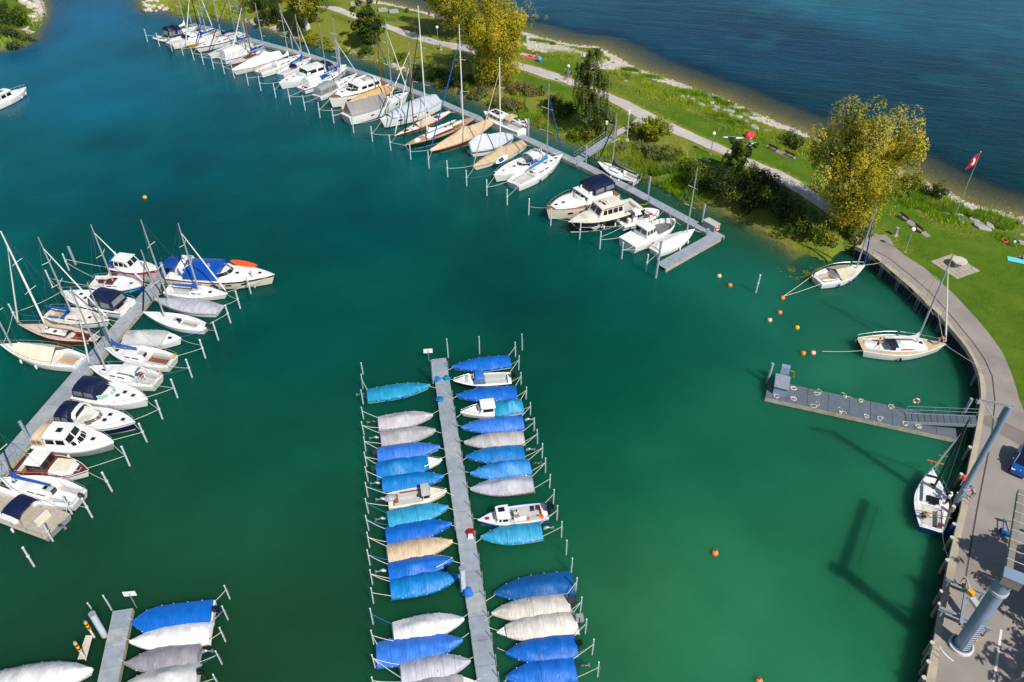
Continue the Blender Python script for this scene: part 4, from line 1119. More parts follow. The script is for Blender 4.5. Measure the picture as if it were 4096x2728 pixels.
tz, ins, tl, dh, dq, dl, dt, lakeside = terrain(GP)
def vnoise(P, s, seed=0):
    r = np.random.RandomState(seed); g = r.rand(64, 64); x = (P[:, 0] / s) % 64; y = (P[:, 1] / s) % 64
    i, j = x.astype(int), y.astype(int); fx, fy = sm(x - i), sm(y - j); i1, j1 = (i + 1) % 64, (j + 1) % 64
    return (g[i, j] * (1 - fx) + g[i1, j] * fx) * (1 - fy) + (g[i, j1] * (1 - fx) + g[i1, j1] * fx) * fy
nz = vnoise(GP, 3.2, 1); nz2 = vnoise(GP, 9, 2); nz3 = vnoise(GP, 1.8, 5)
tzn = tz + np.where(ins & (dh > 1) & (dl > 1) & (dq > 4), 0, (nz3 - .5) * .12)
nx, ny = len(gx), len(gy)
def grid_faces(nx, ny):
    i = np.arange(nx - 1); j = np.arange(ny - 1); I, J = np.meshgrid(i, j); a = (J * nx + I).ravel()
    return np.stack([a, a + 1, a + nx + 1, a + nx], 1)
def np_mesh(name, v, f, mats, smooth=True, mi=None):
    me = bpy.data.meshes.new(name); k = f.shape[1]
    me.vertices.add(len(v)); me.vertices.foreach_set('co', np.ascontiguousarray(v, np.float32).ravel())
    me.loops.add(f.size); me.loops.foreach_set('vertex_index', np.ascontiguousarray(f, np.int32).ravel())
    me.polygons.add(len(f)); me.polygons.foreach_set('loop_start', np.arange(0, f.size, k, dtype=np.int32))
    if smooth: me.polygons.foreach_set('use_smooth', np.ones(len(f), bool))
    for m in mats: me.materials.append(MATS[m])
    if mi is not None: me.polygons.foreach_set('material_index', np.ascontiguousarray(mi, np.int32))
    me.update(calc_edges=True); return me
def attr_color(me, name, c):
    a = me.color_attributes.new(name, 'FLOAT_COLOR', 'POINT'); a.data.foreach_set('color', np.ascontiguousarray(np.hstack([c, np.ones((len(c), 1))]), np.float32).ravel())
def attr_float(me, name, v):
    a = me.attributes.new(name, 'FLOAT', 'POINT'); a.data.foreach_set('value', np.ascontiguousarray(v, np.float32))
# what covers the ground: lawn, dry grass, pebbles, soil, lake bed
inb = inside(GP, beach); pw = 2.2 + 3.0 * (nz2 - .4)
peb = np.where(ins & ((dl < pw) | inb), 1., 0.)
peb = np.where(ins & (dh < .7 + nz * .9) & (GP[:, 0] < -12) & (GP[:, 0] > -62), np.maximum(peb, .8 * (nz3 > .3)), peb); peb = np.where(tl & (dt < 2.2) & (GP[:, 0] > -124), .9, peb)
far_left = sm((-GP[:, 0] + 30) / 60); dpu = dist(GP, arr(PATH_U)); side = np.where(dh < dl, 1., 0.)
dry = np.clip(sm((nz2 - .45) * 3) * .5 + .55 * side * sm((14 - dh) / 10) + .35 * far_left, 0, 1) * ins + .4 * tl
dry = np.maximum(dry, np.where(ins & (dl < 12) & (dl > 1), .3 + .45 * nz, 0)); edge = np.minimum(dpu, dist(GP, arr(PATH_L))); dry = np.maximum(dry, ins * sm((1.2 - edge) / .9) * .95)
bed = np.where(ins | tl, 0., 1.)
GC3 = np.stack([peb, dry, bed], 1)
m = mat('groundcover', (90, 120, 30), .9, .1, 1.); nt = m.node_tree; L = nt.links.new; b = nt.nodes['Principled BSDF']; b.inputs['Specular IOR Level'].default_value = .15
at_ = N(nt, 'ShaderNodeVertexColor', layer_name='cover'); sp = N(nt, 'ShaderNodeSeparateColor'); L(at_.outputs[0], sp.inputs[0])
geo = N(nt, 'ShaderNodeNewGeometry')
def nnoise(nt, scale, det=4, src=None, rough=.55):
    n = N(nt, 'ShaderNodeTexNoise'); n.inputs['Scale'].default_value = scale; n.inputs['Detail'].default_value = det; n.inputs['Roughness'].default_value = rough
    nt.links.new(src or geo.outputs['Position'], n.inputs[0]); return n.outputs[0]
def ramp(nt, src, stops):
    r = N(nt, 'ShaderNodeValToRGB'); e = r.color_ramp.elements
    while len(e) < len(stops): e.new(.5)
    for q, (p, c) in zip(e, stops): q.position = p; q.color = (lin(c) if max(c) > 1 else c) + (1,)
    nt.links.new(src, r.inputs[0]); return r.outputs[0]
def mixc(nt, f, a, b_):
    mx = N(nt, 'ShaderNodeMix', data_type='RGBA'); nt.links.new(f, mx.inputs[0]); nt.links.new(a, mx.inputs[6]); nt.links.new(b_, mx.inputs[7]); return mx.outputs[2]
def math_(nt, op, a, b_=None, v=None):
    q = N(nt, 'ShaderNodeMath', operation=op); nt.links.new(a, q.inputs[0])
    if b_ is not None: nt.links.new(b_, q.inputs[1])
    elif v is not None: q.inputs[1].default_value = v
    return q.outputs[0]
n_a = nnoise(nt, .35, 6); n_f = nnoise(nt, 3.5, 5, rough=.7); n_ff = nnoise(nt, 14, 3)
lawn = mixc(nt, n_ff, ramp(nt, n_a, [(.3, (64, 100, 14)), (.5, (84, 118, 20)), (.72, (110, 132, 36))]), ramp(nt, n_f, [(.3, (52, 82, 12)), (.7, (102, 124, 32))]))
dryc = ramp(nt, n_f, [(.25, (92, 108, 28)), (.5, (124, 130, 44)), (.75, (154, 146, 78))])
vor = N(nt, 'ShaderNodeTexVoronoi'); vor.inputs['Scale'].default_value = 3.2; L(geo.outputs['Position'], vor.inputs[0])
pebc = mixc(nt, vor.outputs['Distance'], ramp(nt, vor.outputs['Color'], [(.1, (188, 178, 166)), (.5, (224, 214, 202)), (.9, (240, 234, 226))]), ramp(nt, n_f, [(.3, (150, 138, 122)), (.7, (196, 184, 170))]))
bedc = ramp(nt, n_f, [(.25, (78, 78, 44)), (.5, (126, 120, 70)), (.75, (172, 158, 106))])
def thr(src, k=.5): # noise breaks up the borders between covers
    q = math_(nt, 'ADD', src, math_(nt, 'MULTIPLY', math_(nt, 'SUBTRACT', n_f, v=.5), v=.9)); mr = N(nt, 'ShaderNodeMapRange'); L(q, mr.inputs[0]); mr.inputs[1].default_value = k - .14; mr.inputs[2].default_value = k + .14; return mr.outputs[0]
c = mixc(nt, thr(sp.outputs[1], .55), lawn, dryc); c = mixc(nt, thr(sp.outputs[0]), c, pebc); c = mixc(nt, sp.outputs[2], c, bedc); L(c, b.inputs['Base Color'])
bp = N(nt, 'ShaderNodeBump'); bp.inputs['Strength'].default_value = .7; bp.inputs['Distance'].default_value = .12; L(mixc(nt, sp.outputs[0], n_ff, vor.outputs['Distance']), bp.inputs['Height']); L(bp.outputs[0], b.inputs['Normal'])
gf = grid_faces(nx, ny)
me = np_mesh('ground', np.column_stack([GP, tzn]), gf, ['groundcover']); attr_color(me, 'cover', GC3)
ground = link('ground', me); tag(ground, 'grassy spit of land with pebble shore running between harbour and lake', kind='structure')
# ------------------------------------------------------------------ water: harbour turbidity and sky reflection in one tint, clear shallows, deep blue lake
CTRL = [  # x, y, water body colour; upper left and lake include sky reflection
 (-110, 190, (2, 92, 128)), (-80, 150, (0, 96, 118)), (-100, 120, (0, 96, 104)), (-60, 120, (0, 80, 90)), (-50, 90, (0, 72, 72)), (-70, 70, (2, 84, 72)), (-20, 100, (0, 64, 66)), (-15, 125, (0, 82, 84)), (0, 85, (0, 64, 58)),
 (10, 100, (0, 78, 74)), (20, 92, (0, 88, 76)), (-25, 75, (2, 74, 64)), (-25, 55, (8, 76, 58)), (-30, 45, (28, 82, 56)), (-12, 40, (26, 74, 50)), (-22, 34, (30, 66, 40)), (-5, 60, (4, 68, 54)), (-33, 36, (26, 70, 48)), (10, 65, (0, 74, 56)), (8, 50, (10, 82, 56)),
 (13, 40, (44, 104, 66)), (20, 36, (42, 116, 80)), (26, 33, (40, 122, 84)), (25, 45, (38, 116, 80)), (33, 45, (36, 106, 74)), (22, 56, (12, 92, 68)), (30, 62, (30, 100, 72)), (40, 70, (36, 104, 80)), (45, 80, (30, 96, 80)), (30, 85, (24, 98, 80)), (28, 75, (10, 88, 72)), (15, 78, (0, 78, 66)),
 (40, 95, (28, 84, 62)), (52, 74, (24, 84, 66)), (0, 125, (24, 96, 90)), (30, 105, (30, 80, 56)), (-60, 165, (4, 84, 96)),
 (60, 180, (0, 56, 86)), (90, 150, (0, 56, 78)), (110, 190, (4, 80, 108)), (80, 200, (6, 88, 114)), (30, 185, (2, 62, 90)), (10, 200, (6, 72, 96)), (120, 140, (4, 56, 78)), (70, 140, (4, 56, 72)), (90, 120, (8, 56, 66)), (120, 230, (8, 88, 116)), (0, 240, (4, 62, 92)), (150, 170, (4, 60, 86))]
wx = np.arange(-230, 251, 1.6); wy = np.arange(2, 330, 1.6); A, Bq = np.meshgrid(wx, wy); WP = np.stack([A.ravel(), Bq.ravel()], 1)
wz, wins, wtl, wdh, wdq, wdl, wdt, wlake = terrain(WP)
cp = np.array([(a, b_) for a, b_, _ in CTRL], float); cc = np.array([lin(k) for *_, k in CTRL]); lk = np.array([a > 40 and b_ > 115 or b_ > 184 and a > -20 for a, b_, _ in CTRL])
lw = wlake.astype(float)
D2 = ((WP[:, None, :] - cp[None]) ** 2).sum(2) + 60.; wgt = 1 / D2 ** 1.7
wl = wgt * np.where(lk[None] == (lw[:, None] > .5), 1, 1e-6); tint = (wl @ cc) / wl.sum(1, keepdims=True)
pn = vnoise(WP, 18, 8) * .5 + vnoise(WP, 8, 9) * .35 + vnoise(WP, 3.5, 10) * .15; pn = np.where(lw > 0, .5 + (pn - .5) * .5, pn); tint = tint * (.68 + .7 * pn)[:, None]
wv = vnoise(WP, 14, 21) * .6 + vnoise(WP, 6, 22) * .4; wd = sm((wv - .62) * 6) * lw * sm((WP[:, 1] - 120) / 60) * sm((WP[:, 0] - 20) / 40)
tint = tint * (1 - wd[:, None] * .3) + np.array(lin((30, 112, 122))) * wd[:, None] * .3     # pale weed patches far out
me = np_mesh('water', np.column_stack([WP, np.zeros(len(WP))]), grid_faces(len(wx), len(wy)), [])
attr_color(me, 'tint', tint); attr_float(me, 'depth', np.clip(-wz, 0, 5)); attr_float(me, 'lake', lw)
m = bpy.data.materials.new('water'); m.use_nodes = True; nt = m.node_tree; L = nt.links.new; b = nt.nodes['Principled BSDF']; geo = N(nt, 'ShaderNodeNewGeometry')
tn = N(nt, 'ShaderNodeVertexColor', layer_name='tint'); de = N(nt, 'ShaderNodeAttribute', attribute_name='depth'); la = N(nt, 'ShaderNodeAttribute', attribute_name='lake')
cl = nnoise(nt, .09, 4); mm = N(nt, 'ShaderNodeMix', data_type='RGBA', blend_type='MULTIPLY'); mm.inputs[0].default_value = 1; L(tn.outputs[0], mm.inputs[6]); L(ramp(nt, cl, [(.35, (.82, .82, .82)), (.65, (1., 1., 1.))]), mm.inputs[7]); L(mm.outputs[2], b.inputs['Base Color'])
b.subsurface_method = 'BURLEY'; b.inputs['Subsurface Weight'].default_value = 1.; b.inputs['Subsurface Radius'].default_value = (1., 1., 1.); b.inputs['Subsurface Scale'].default_value = 3.2
b.inputs['Roughness'].default_value = .07; spl = N(nt, 'ShaderNodeMapRange'); L(la.outputs['Fac'], spl.inputs[0]); spl.inputs[3].default_value = .15; spl.inputs[4].default_value = .05; L(spl.outputs[0], b.inputs['Specular IOR Level']); b.inputs['IOR'].default_value = 1.33
ex = math_(nt, 'EXPONENT', math_(nt, 'MULTIPLY', de.outputs['Fac'], v=-1.5))
al = N(nt, 'ShaderNodeMath', operation='SUBTRACT'); al.inputs[0].default_value = 1.; L(ex, al.inputs[1]); L(al.outputs[0], b.inputs['Alpha'])
# ripples: fine and calm inside, wind waves on the lake
mp = N(nt, 'ShaderNodeMapping'); L(geo.outputs['Position'], mp.inputs[0]); mp.vector_type = 'TEXTURE'; mp.inputs['Rotation'].default_value = (0, 0, R(-38)); mp.inputs['Scale'].default_value = (2.6, .55, 1)
mq = N(nt, 'ShaderNodeMapping'); L(geo.outputs['Position'], mq.inputs[0]); mq.vector_type = 'TEXTURE'; mq.inputs['Rotation'].default_value = (0, 0, R(-16)); mq.inputs['Scale'].default_value = (5, 1.3, 1)
w1 = nnoise(nt, 1.5, 3, mp.outputs[0]); w2 = nnoise(nt, .42, 2, mq.outputs[0]); w3 = nnoise(nt, 2.2, 3)
bpl = N(nt, 'ShaderNodeBump'); bpl.inputs['Distance'].default_value = .22; bpl.inputs['Strength'].default_value = .6; L(math_(nt, 'ADD', math_(nt, 'MULTIPLY', w1, v=.9), math_(nt, 'MULTIPLY', w2, v=1.6)), bpl.inputs['Height'])
bph = N(nt, 'ShaderNodeBump'); bph.inputs['Distance'].default_value = .07; bph.inputs['Strength'].default_value = .6; L(math_(nt, 'ADD', w3, math_(nt, 'MULTIPLY', w1, v=.8)), bph.inputs['Height'])
mv = N(nt, 'ShaderNodeMix', data_type='VECTOR'); L(la.outputs['Fac'], mv.inputs[0]); L(bph.outputs[0], mv.inputs[4]); L(bpl.outputs[0], mv.inputs[5]); L(mv.outputs[1], b.inputs['Normal'])
MATS['water'] = m; me.materials.append(m)
tag(link('water', me), 'green harbour basin and deep blue lake water', kind='structure')
# ------------------------------------------------------------------ paths and quay
def strip(name, U, Lo, n, z, material, across=4, label=None):
    def par(P):
        P = arr(P); s = np.concatenate([[0], np.cumsum(np.hypot(*np.diff(P, axis=0).T))]); t = np.linspace(0, s[-1], n); return np.stack([np.interp(t, s, P[:, 0]), np.interp(t, s, P[:, 1])], 1)
    u, l = par(U), par(Lo); V = np.stack([u * (1 - k) + l * k for k in np.linspace(0, 1, across + 1)], 1).reshape(-1, 2)
    jit = (vnoise(V, .9, 31) - .5) * .22; V = V + np.stack([jit, jit], 1)
    zz = terrain(V)[0]; o = link(name, np_mesh(name, np.column_stack([V, np.maximum(zz, .3) + z]), grid_faces(across + 1, n)[:, ::-1], [material])); return tag(o, label, kind='structure')
strip('path', PATH_U, PATH_L, 130, .05, 'pathgravel', 4, 'pale gravel footpath along the middle of the spit')
sp_ = arr(SPUR); strip('branch_path', sp_[:5], np.array([sp_[9], sp_[8], sp_[7], sp_[6], sp_[5]]), 16, .056, 'pathgravel', 4, 'short gravel branch leading to the gangway gate')
def ngon(name, P, z, material, label=None, parent=None, thick=None):
    P = [(p[0], p[1]) for p in P]; a = sum(p[0] * q[1] - q[0] * p[1] for p, q in zip(P, P[1:] + P[:1]))
    if a < 0: P = P[::-1]
    mb = MB(); n = len(P); mb.add([(x, y, z) for x, y in P], [tuple(range(n))])
    if thick: mb.add([(x, y, z - thick) for x, y in P] + [(x, y, z) for x, y in P], [(i, (i + 1) % n, n + (i + 1) % n, n + i) for i in range(n)])
    o = mb.build(name, material, parent)
    if label: tag(o, label, kind='structure')
    return o
qi = arr(Q_IN); qid = qi[-1] - qi[-4]; qie = qi[-1] + qid / np.linalg.norm(qid) * 30
ngon('promenade', [tuple(p) for p in qi] + [tuple(qie), (190, 0), (190, LAWN_EDGE[-1][1] - 4)] + LAWN_EDGE[::-1], QZ + .06, 'asphalt', 'grey brown asphalt promenade and yard behind the curved quay')
quay = thing('quay_wall', 'curved quay wall of dark steel sheet piles with pale concrete coping', 'wall', (Q_OUT[0][0], Q_OUT[0][1], 0))
def local(o, p): return tuple(Vector(p) - Vector(o.location))
def parr(P, n):
    P = arr(P); s = np.concatenate([[0], np.cumsum(np.hypot(*np.diff(P, axis=0).T))]); t = np.linspace(0, s[-1], n); return np.stack([np.interp(t, s, P[:, 0]), np.interp(t, s, P[:, 1])], 1), s[-1]
NC = 56; qo, qlen = parr(np.vstack([aQ, aQ[-1] + qd / np.linalg.norm(qd) * 6]), NC + 1); qn, _ = parr(np.vstack([qi, qi[-1] + qid / np.linalg.norm(qid) * 6]), NC + 1)
for i in range(NC):
    a, b_, c_, d_ = qo[i], qo[i + 1], qn[i + 1], qn[i]; g = .006; a2, b2, c2, d2 = a + (b_ - a) * g, b_ - (b_ - a) * g, c_ - (c_ - d_) * g, d_ + (c_ - d_) * g
    zt = QZ + .1 + random.uniform(-.008, .008); mb = MB(); P = [a2, b2, c2, d2]; mb.add([local(quay, (p[0], p[1], QZ - .45)) for p in P] + [local(quay, (p[0], p[1], zt)) for p in P], [(3, 2, 1, 0), (4, 5, 6, 7), (0, 1, 5, 4), (1, 2, 6, 5), (2, 3, 7, 6), (3, 0, 4, 7)])
    nrm = (a2[1] - b2[1]) * (d2[0] - a2[0]) + (b2[0] - a2[0]) * (d2[1] - a2[1])
    if nrm < 0: mb.f = [f[::-1] for f in mb.f]
    mb.build('coping_stone', 'concrete', quay)
mb = MB(); w_ = .3; prof = [(-.3, .1), (-.2, .1), (-.1, -.18), (.1, -.18), (.2, .1), (.3, .1)]; pr2 = prof + [(x, y + .05) for x, y in prof[::-1]]
mb.loft([[(x, y, -3) for x, y in pr2], [(x, y, QZ - .3) for x, y in pr2]], True, True, True); SPM = mb.mesh('sheet_pile', 'sheetpile')
pp = resample([tuple(p) for p in aQ] + [tuple(aQ[-1] + qd / np.linalg.norm(qd) * 5)], .6)
for i, p in enumerate(pp):
    t = (pp[min(i + 1, len(pp) - 1)] - pp[max(i - 1, 0)]).normalized(); nin = Vector((-t.y, t.x))
    if i == 0: sgn = 1 if inside(np.array([(p.x + nin.x, p.y + nin.y)]), LAND)[0] else -1
    link('sheet_pile', SPM, quay, local(quay, (p.x + nin.x * sgn * .28, p.y + nin.y * sgn * .28, 0)), math.atan2(t.y, t.x) + (math.pi if sgn < 0 else 0))
ngon('asphalt_patch', PATCH, QZ + .064, 'asphaltpatch', 'darker patch of newer asphalt crossing the promenade')
# green berth number plates on the coping face, a dark sealed seam in the asphalt, painted lines and a manhole
mb = MB(); sm_ = resample(SEAM, .7)
for p, q in zip(sm_, sm_[1:]):
    t = (q - p).normalized(); n_ = Vector((-t.y, t.x)) * .07; mb.add([(p.x - n_.x, p.y - n_.y, QZ + .066), (q.x - n_.x, q.y - n_.y, QZ + .066), (q.x + n_.x, q.y + n_.y, QZ + .066), (p.x + n_.x, p.y + n_.y, QZ + .066)], [(0, 1, 2, 3)])
tag(mb.build('asphalt_seam', 'tar'), 'dark tar seam following the quay', kind='structure')
mb = MB(); p, q = Vector(MARK[0]), Vector(MARK[1]); t = (q - p).normalized(); n_ = Vector((-t.y, t.x)) * .09; e = q + t * 5
mb.add([(*(p - n_), QZ + .068), (*(e - n_), QZ + .068), (*(e + n_), QZ + .068), (*(p + n_), QZ + .068)], [(0, 1, 2, 3)]); tag(mb.build('painted_line', 'markpaint'), 'white painted parking line on the asphalt', kind='structure')
mb = MB()
for i in range(24):
    a = i / 24 * 1.1 + 2.9; b_ = (i + 1) / 24 * 1.1 + 2.9; o = Vector((CRANE2[0][0], CRANE2[0][1])); r0, r1 = 1.62, 1.74
    mb.add([(o.x + r * math.cos(u), o.y + r * math.sin(u), QZ + .067) for u, r in ((a, r0), (b_, r0), (b_, r1), (a, r1))], [(3, 2, 1, 0)])
tag(mb.build('worn_arc_mark', 'markpaint'), 'worn pale arc painted beside the crane foot', kind='structure')
mb = MB(); mb.loft([[(r * math.cos(u * math.pi / 12), r * math.sin(u * math.pi / 12), z) for u in range(24)] for r, z in ((.42, 0), (.42, .015), (.3, .02))], True, False, True)
o = mb.build('manhole_cover', 'concrete', None, None, (MARK[2][0], MARK[2][1], QZ + .062)); tag(o, 'round pale manhole cover beside the white parking line', 'manhole')
# ------------------------------------------------------------------ boats
def mname(s): return s if isinstance(s, str) else 'white'
class Boat:
    """One boat: hull shape functions in its own axes (bow +x, port +y, waterline z = 0) and builders for its parts."""
    KIND = dict(motor=(.42, .86, 2.2, .05, .0), sail=(.42, .64, 1.75, .07, .03), classic=(.47, .34, 1.6, .16, .12), rib=(.5, .92, 3.2, .05, 0), work=(.5, .93, 3.4, .04, 0), barge=(.5, .95, 5., .03, 0), barge2=(.5, .95, 3.4, .05, 0))
    def __init__(s, key, name, x, y, rot, L, label, group, d):
        s.key, s.L, s.d = key, L, d; s.B = d['B']; s.fb = d['fb']; s.x, s.y, s.rot = x, y, rot
        s.tm, s.ws, s.e, s.ov, s.os = s.KIND[d['k']]; s.ws = d.get('ws', s.ws)
        s.root = thing(name, label, 'sailboat' if 'sail' in name else 'boat', (x, y, 0), rot, group); s.vis = 1 if math.cos(rot) < 0 else -1
        s.M = Matrix.Translation((x, y, 0)) @ Matrix.Rotation(rot, 4, 'Z')
        random.seed(hash_(key)); s.seed = random.random() * 50
    def hb(s, t):
        t = min(max(t, 0), 1)
        if t < s.tm: return s.B / 2 * (s.ws + (1 - s.ws) * math.sin(math.pi / 2 * t / s.tm))
        return max(.03, s.B / 2 * (1 - ((t - s.tm) / (1 - s.tm)) ** s.e))
    def zs(s, t): return s.fb * (.95 + .2 * max(0, (t - .25) / .75) ** 2)
    def X(s, t): return (t - .5) * s.L
    def part(s, mb, name, m, smooth=None, parent=None): return mb.build(name, m, parent or s.root, smooth)
    def build(s):
        d = s.d; g = d.get
        s.hull()
        if g('cock') or g('k') in ('rib',): pass
        s.deck()
        if g('stripe2'): pass
        for f in ('cab', 'house', 'screen', 'canvas', 'tents', 'bimini', 'cover', 'fly', 'arch', 'hard', 'mast', 'hatch', 'pads', 'fend', 'rail', 'outb', 'spray', 'ring', 'flag', 'heap', 'dome', 'solar', 'solar2', 'text', 'emblem', 'benches', 'console', 'frame', 'plat', 'bowbar', 'ports', 'graphic', 'canvasfly', 'roofstuff', 'roofhatch', 'crates', 'band'):
            v = g(f)
            if v or v == 0 and f == 'cover': getattr(s, 'p_' + f)(v)
        return s
    LV = [(-.45, .45), (0., .86), (.1, .89), (.45, .95), (.78, .985), (1., 1.)]
    def hull(s):
        d = s.d; n = 15; mb = MB(); rings = []
        for i in range(n):
            t = i / (n - 1); z0 = s.zs(t); r = []
            for u, k in s.LV:
                z = u * z0 if u > 0 else u * s.fb * .7; kk = k ** (1 + 2.2 * t ** 3)
                x = s.X(t) - s.ov * s.L * t ** 4 * (1 - max(u, -.2)) + s.os * s.L * (1 - t) ** 4 * (1 - max(u, -.2)); r.append((x, s.hb(t) * kk, z))
            rings.append(r)
        nl = len(s.LV); hullm = mname(d.get('hull', 'white')); top = d.get('topside') or hullm
        mats = [hullm, d.get('stripe') or d.get('stripe2') or hullm, top, 'dgrey' if hullm in ('white', 'cream', 'alu') else 'white']
        row = {0: 3, 1: 3 if d.get('k') != 'barge' else 0, 2: 1 if d.get('stripe2') else 0, 3: 1 if d.get('stripe2') else 0, 4: 1 if d.get('stripe') else 2}
        for sd in (1, -1):
            vs = [(p[0], sd * p[1], p[2]) for r in rings for p in r]
            for j in range(nl - 1):
                fs = []
                for i in range(n - 1):
                    a = i * nl + j; f = (a, a + 1, a + nl + 1, a + nl); fs.append(f if sd > 0 else f[::-1])
                mb.add(vs, fs, row[j])
        r0 = rings[0]; k = len(r0); mb.add([(p[0], p[1], p[2]) for p in r0] + [(p[0], -p[1], p[2]) for p in r0], [(j, j + k, j + k + 1, j + 1) for j in range(k - 1)], 0)
        if d.get('stern2'): mb.m[-(k - 1):] = [1] * (k - 1); mats[1] = d['stern2']
        s.part(mb, 'hull', mats, R(35))
        if d.get('rub') or d['k'] in ('motor', 'work', 'sail', 'classic'):
            mb = MB()
            for sd in (1, -1): mb.tube([(s.X(t), sd * s.hb(t), s.zs(t) - .02) for t in np.linspace(0, 1, 13)], .035, 4)
            s.part(mb, 'rub_rail', d.get('rub') or (d.get('deck') if d.get('deck') in ('teak',) else hullm if not d.get('cover') else hullm), R(60))
        if d['k'] == 'rib':
            mb = MB()
            for sd in (1, -1): mb.tube([(s.X(t), sd * (s.hb(t) - .05), s.zs(t) - .05) for t in np.linspace(0, .99, 14)], [.24] * 12 + [.22, .15], 8)
            s.part(mb, 'inflatable_tube', 'white', R(60))
    def deck(s):
        d = s.d; ck = d.get('cock'); dm = d.get('deck', 'white'); mb = MB(); ts = sorted(set([i / 20 for i in range(21)] + (list(ck[:2]) if ck else [])))
        cw = lambda t: min(ck[2] * s.B / 2, s.hb(t) * .86)
        for a, b in zip(ts, ts[1:]):
            inc = ck and a >= ck[0] - 1e-6 and b <= ck[1] + 1e-6
            za, zb = s.zs(a) - .02, s.zs(b) - .02
            if inc:
                for sd in (1, -1):
                    f = [(0, 1, 2, 3)] if sd < 0 else [(3, 2, 1, 0)]
                    mb.add([(s.X(a), sd * s.hb(a), za), (s.X(b), sd * s.hb(b), zb), (s.X(b), sd * cw(b), zb + .03), (s.X(a), sd * cw(a), za + .03)], f)
            else:
                for sd in (1, -1):
                    f = [(0, 1, 2, 3)] if sd < 0 else [(3, 2, 1, 0)]
                    mb.add([(s.X(a), sd * s.hb(a), za), (s.X(b), sd * s.hb(b), zb), (s.X(b), 0, zb + .05), (s.X(a), 0, za + .05)], f)
        s.part(mb, 'deck', dm, R(30))
        if not ck: return
        zf = max(.12, s.fb - (.55 if s.fb > .8 else .38)); mb = MB(); tt = [t for t in ts if ck[0] - 1e-6 <= t <= ck[1] + 1e-6]
        rings = [[(s.X(t), -cw(t), s.zs(t) + .01), (s.X(t), -cw(t) + .02, zf), (s.X(t), cw(t) - .02, zf), (s.X(t), cw(t), s.zs(t) + .01)] for t in tt]
        mb.loft(rings, False); k = len(mb.f); mb.m = [0 if i % 3 != 1 else 1 for i in range(k)]; mb.f = [f[::-1] for f in mb.f]
        for t, flip in ((tt[0], 0), (tt[-1], 1)): mb.add([(s.X(t), -cw(t), s.zs(t) + .01), (s.X(t), -cw(t), zf), (s.X(t), cw(t), zf), (s.X(t), cw(t), s.zs(t) + .01)], [(0, 1, 2, 3) if flip else (3, 2, 1, 0)])
        s.part(mb, 'cockpit', [dm if dm in ('cream',) else 'white', ck[3]])
        s.zf = zf
        if d['k'] in ('sail', 'classic', 'motor') and not d.get('aft') and ck[1] - ck[0] > .2:
            mb = MB()
            for sd in (1, -1):
                for (ta, tb) in ((ck[0] + .02, ck[1] - .03),):
                    y = sd * (cw((ta + tb) / 2) - .22); mb.box(((s.X(ta) + s.X(tb)) / 2, y, zf + .2), (s.X(tb) - s.X(ta), .36, .38))
            s.part(mb, 'seat', 'lgrey2' if d['k'] != 'classic' else ck[3])
    def trunk(s, t0, t1, w, h, front=.35, n=7, aft=.03):
        """rings of a cabin trunk: (base y, z), shoulder, top centre line"""
        out = []
        for i in range(n):
            t = lerp(t0, t1, i / (n - 1)); k = min(1, max(0.05, (t1 - t) / max(1e-3, (t1 - t0) * front))); k = math.sin(k * math.pi / 2)
            wb = min(w * s.B / 2, s.hb(t) * .8); z = s.zs(t); hh = h * k
            out.append([(s.X(t), -wb, z - .03), (s.X(t), -wb * .9, z + hh * .82), (s.X(t), -wb * .45, z + hh), (s.X(t), wb * .45, z + hh), (s.X(t), wb * .9, z + hh * .82), (s.X(t), wb, z - .03)])
        return out
    def sidepanels(s, rings, segs, lo, hi, name, m, sides=(1, -1), off=.012):
        def P(u, v, sd):
            q = u * (len(rings) - 1); i = min(int(q), len(rings) - 2); f = q - i; a, b = (5, 4) if sd > 0 else (0, 1)
            p = Vector(rings[i][a]).lerp(Vector(rings[i + 1][a]), f); r = Vector(rings[i][b]).lerp(Vector(rings[i + 1][b]), f); return p.lerp(r, v)
        for sd in sides:
            for (a, b) in segs:
                mb = MB(); n = 3; pts = []
                for i in range(n):
                    u = lerp(a, b, i / (n - 1))
                    for v in (lo, hi): p = P(u, v, sd); pts.append((p.x, p.y + sd * off, p.z + off * .5))
                mb.add(pts, [((2 * i, 2 * i + 2, 2 * i + 3, 2 * i + 1) if sd < 0 else (2 * i + 1, 2 * i + 3, 2 * i + 2, 2 * i)) for i in range(n - 1)]); s.part(mb, name, m)
    def p_cab(s, v):
        t0, t1, w, h = v[:4]; r = s.trunk(t0, t1, w, h); d = s.d; mb = MB(); mb.loft(r, False, True, True); cm = d.get('cabmat', 'white'); rf = d.get('roof') or cm
        for i in range(len(r) - 1):
            mb.m[i * 5 + 2] = mb.m[i * 5 + 1] = mb.m[i * 5 + 3] = 1
        mb.f = [f[::-1] for f in mb.f]
        s.part(mb, 'cabin', [cm, rf], R(28)); s.cabr = r; s.cabtop = s.zs((t0 + t1) / 2) + h
        if d.get('cabband'): s.sidepanels(r, [(.16, .86)], .2, .75, 'cabin_stripe', d['cabband'], off=.008); s.sidepanels(r, [(.32, .44), (.46, .56)], .32, .66, 'window', 'vinyl', off=.02)
        elif h > .22 and d.get('k') in ('sail', 'classic'): s.sidepanels(r, [(.12, .42), (.48, .72)] if d['k'] == 'sail' else [(.12, .22), (.3, .4), (.48, .58), (.66, .74)], .3, .78, 'window', 'brown' if d.get('cabwin') else 'dglass')
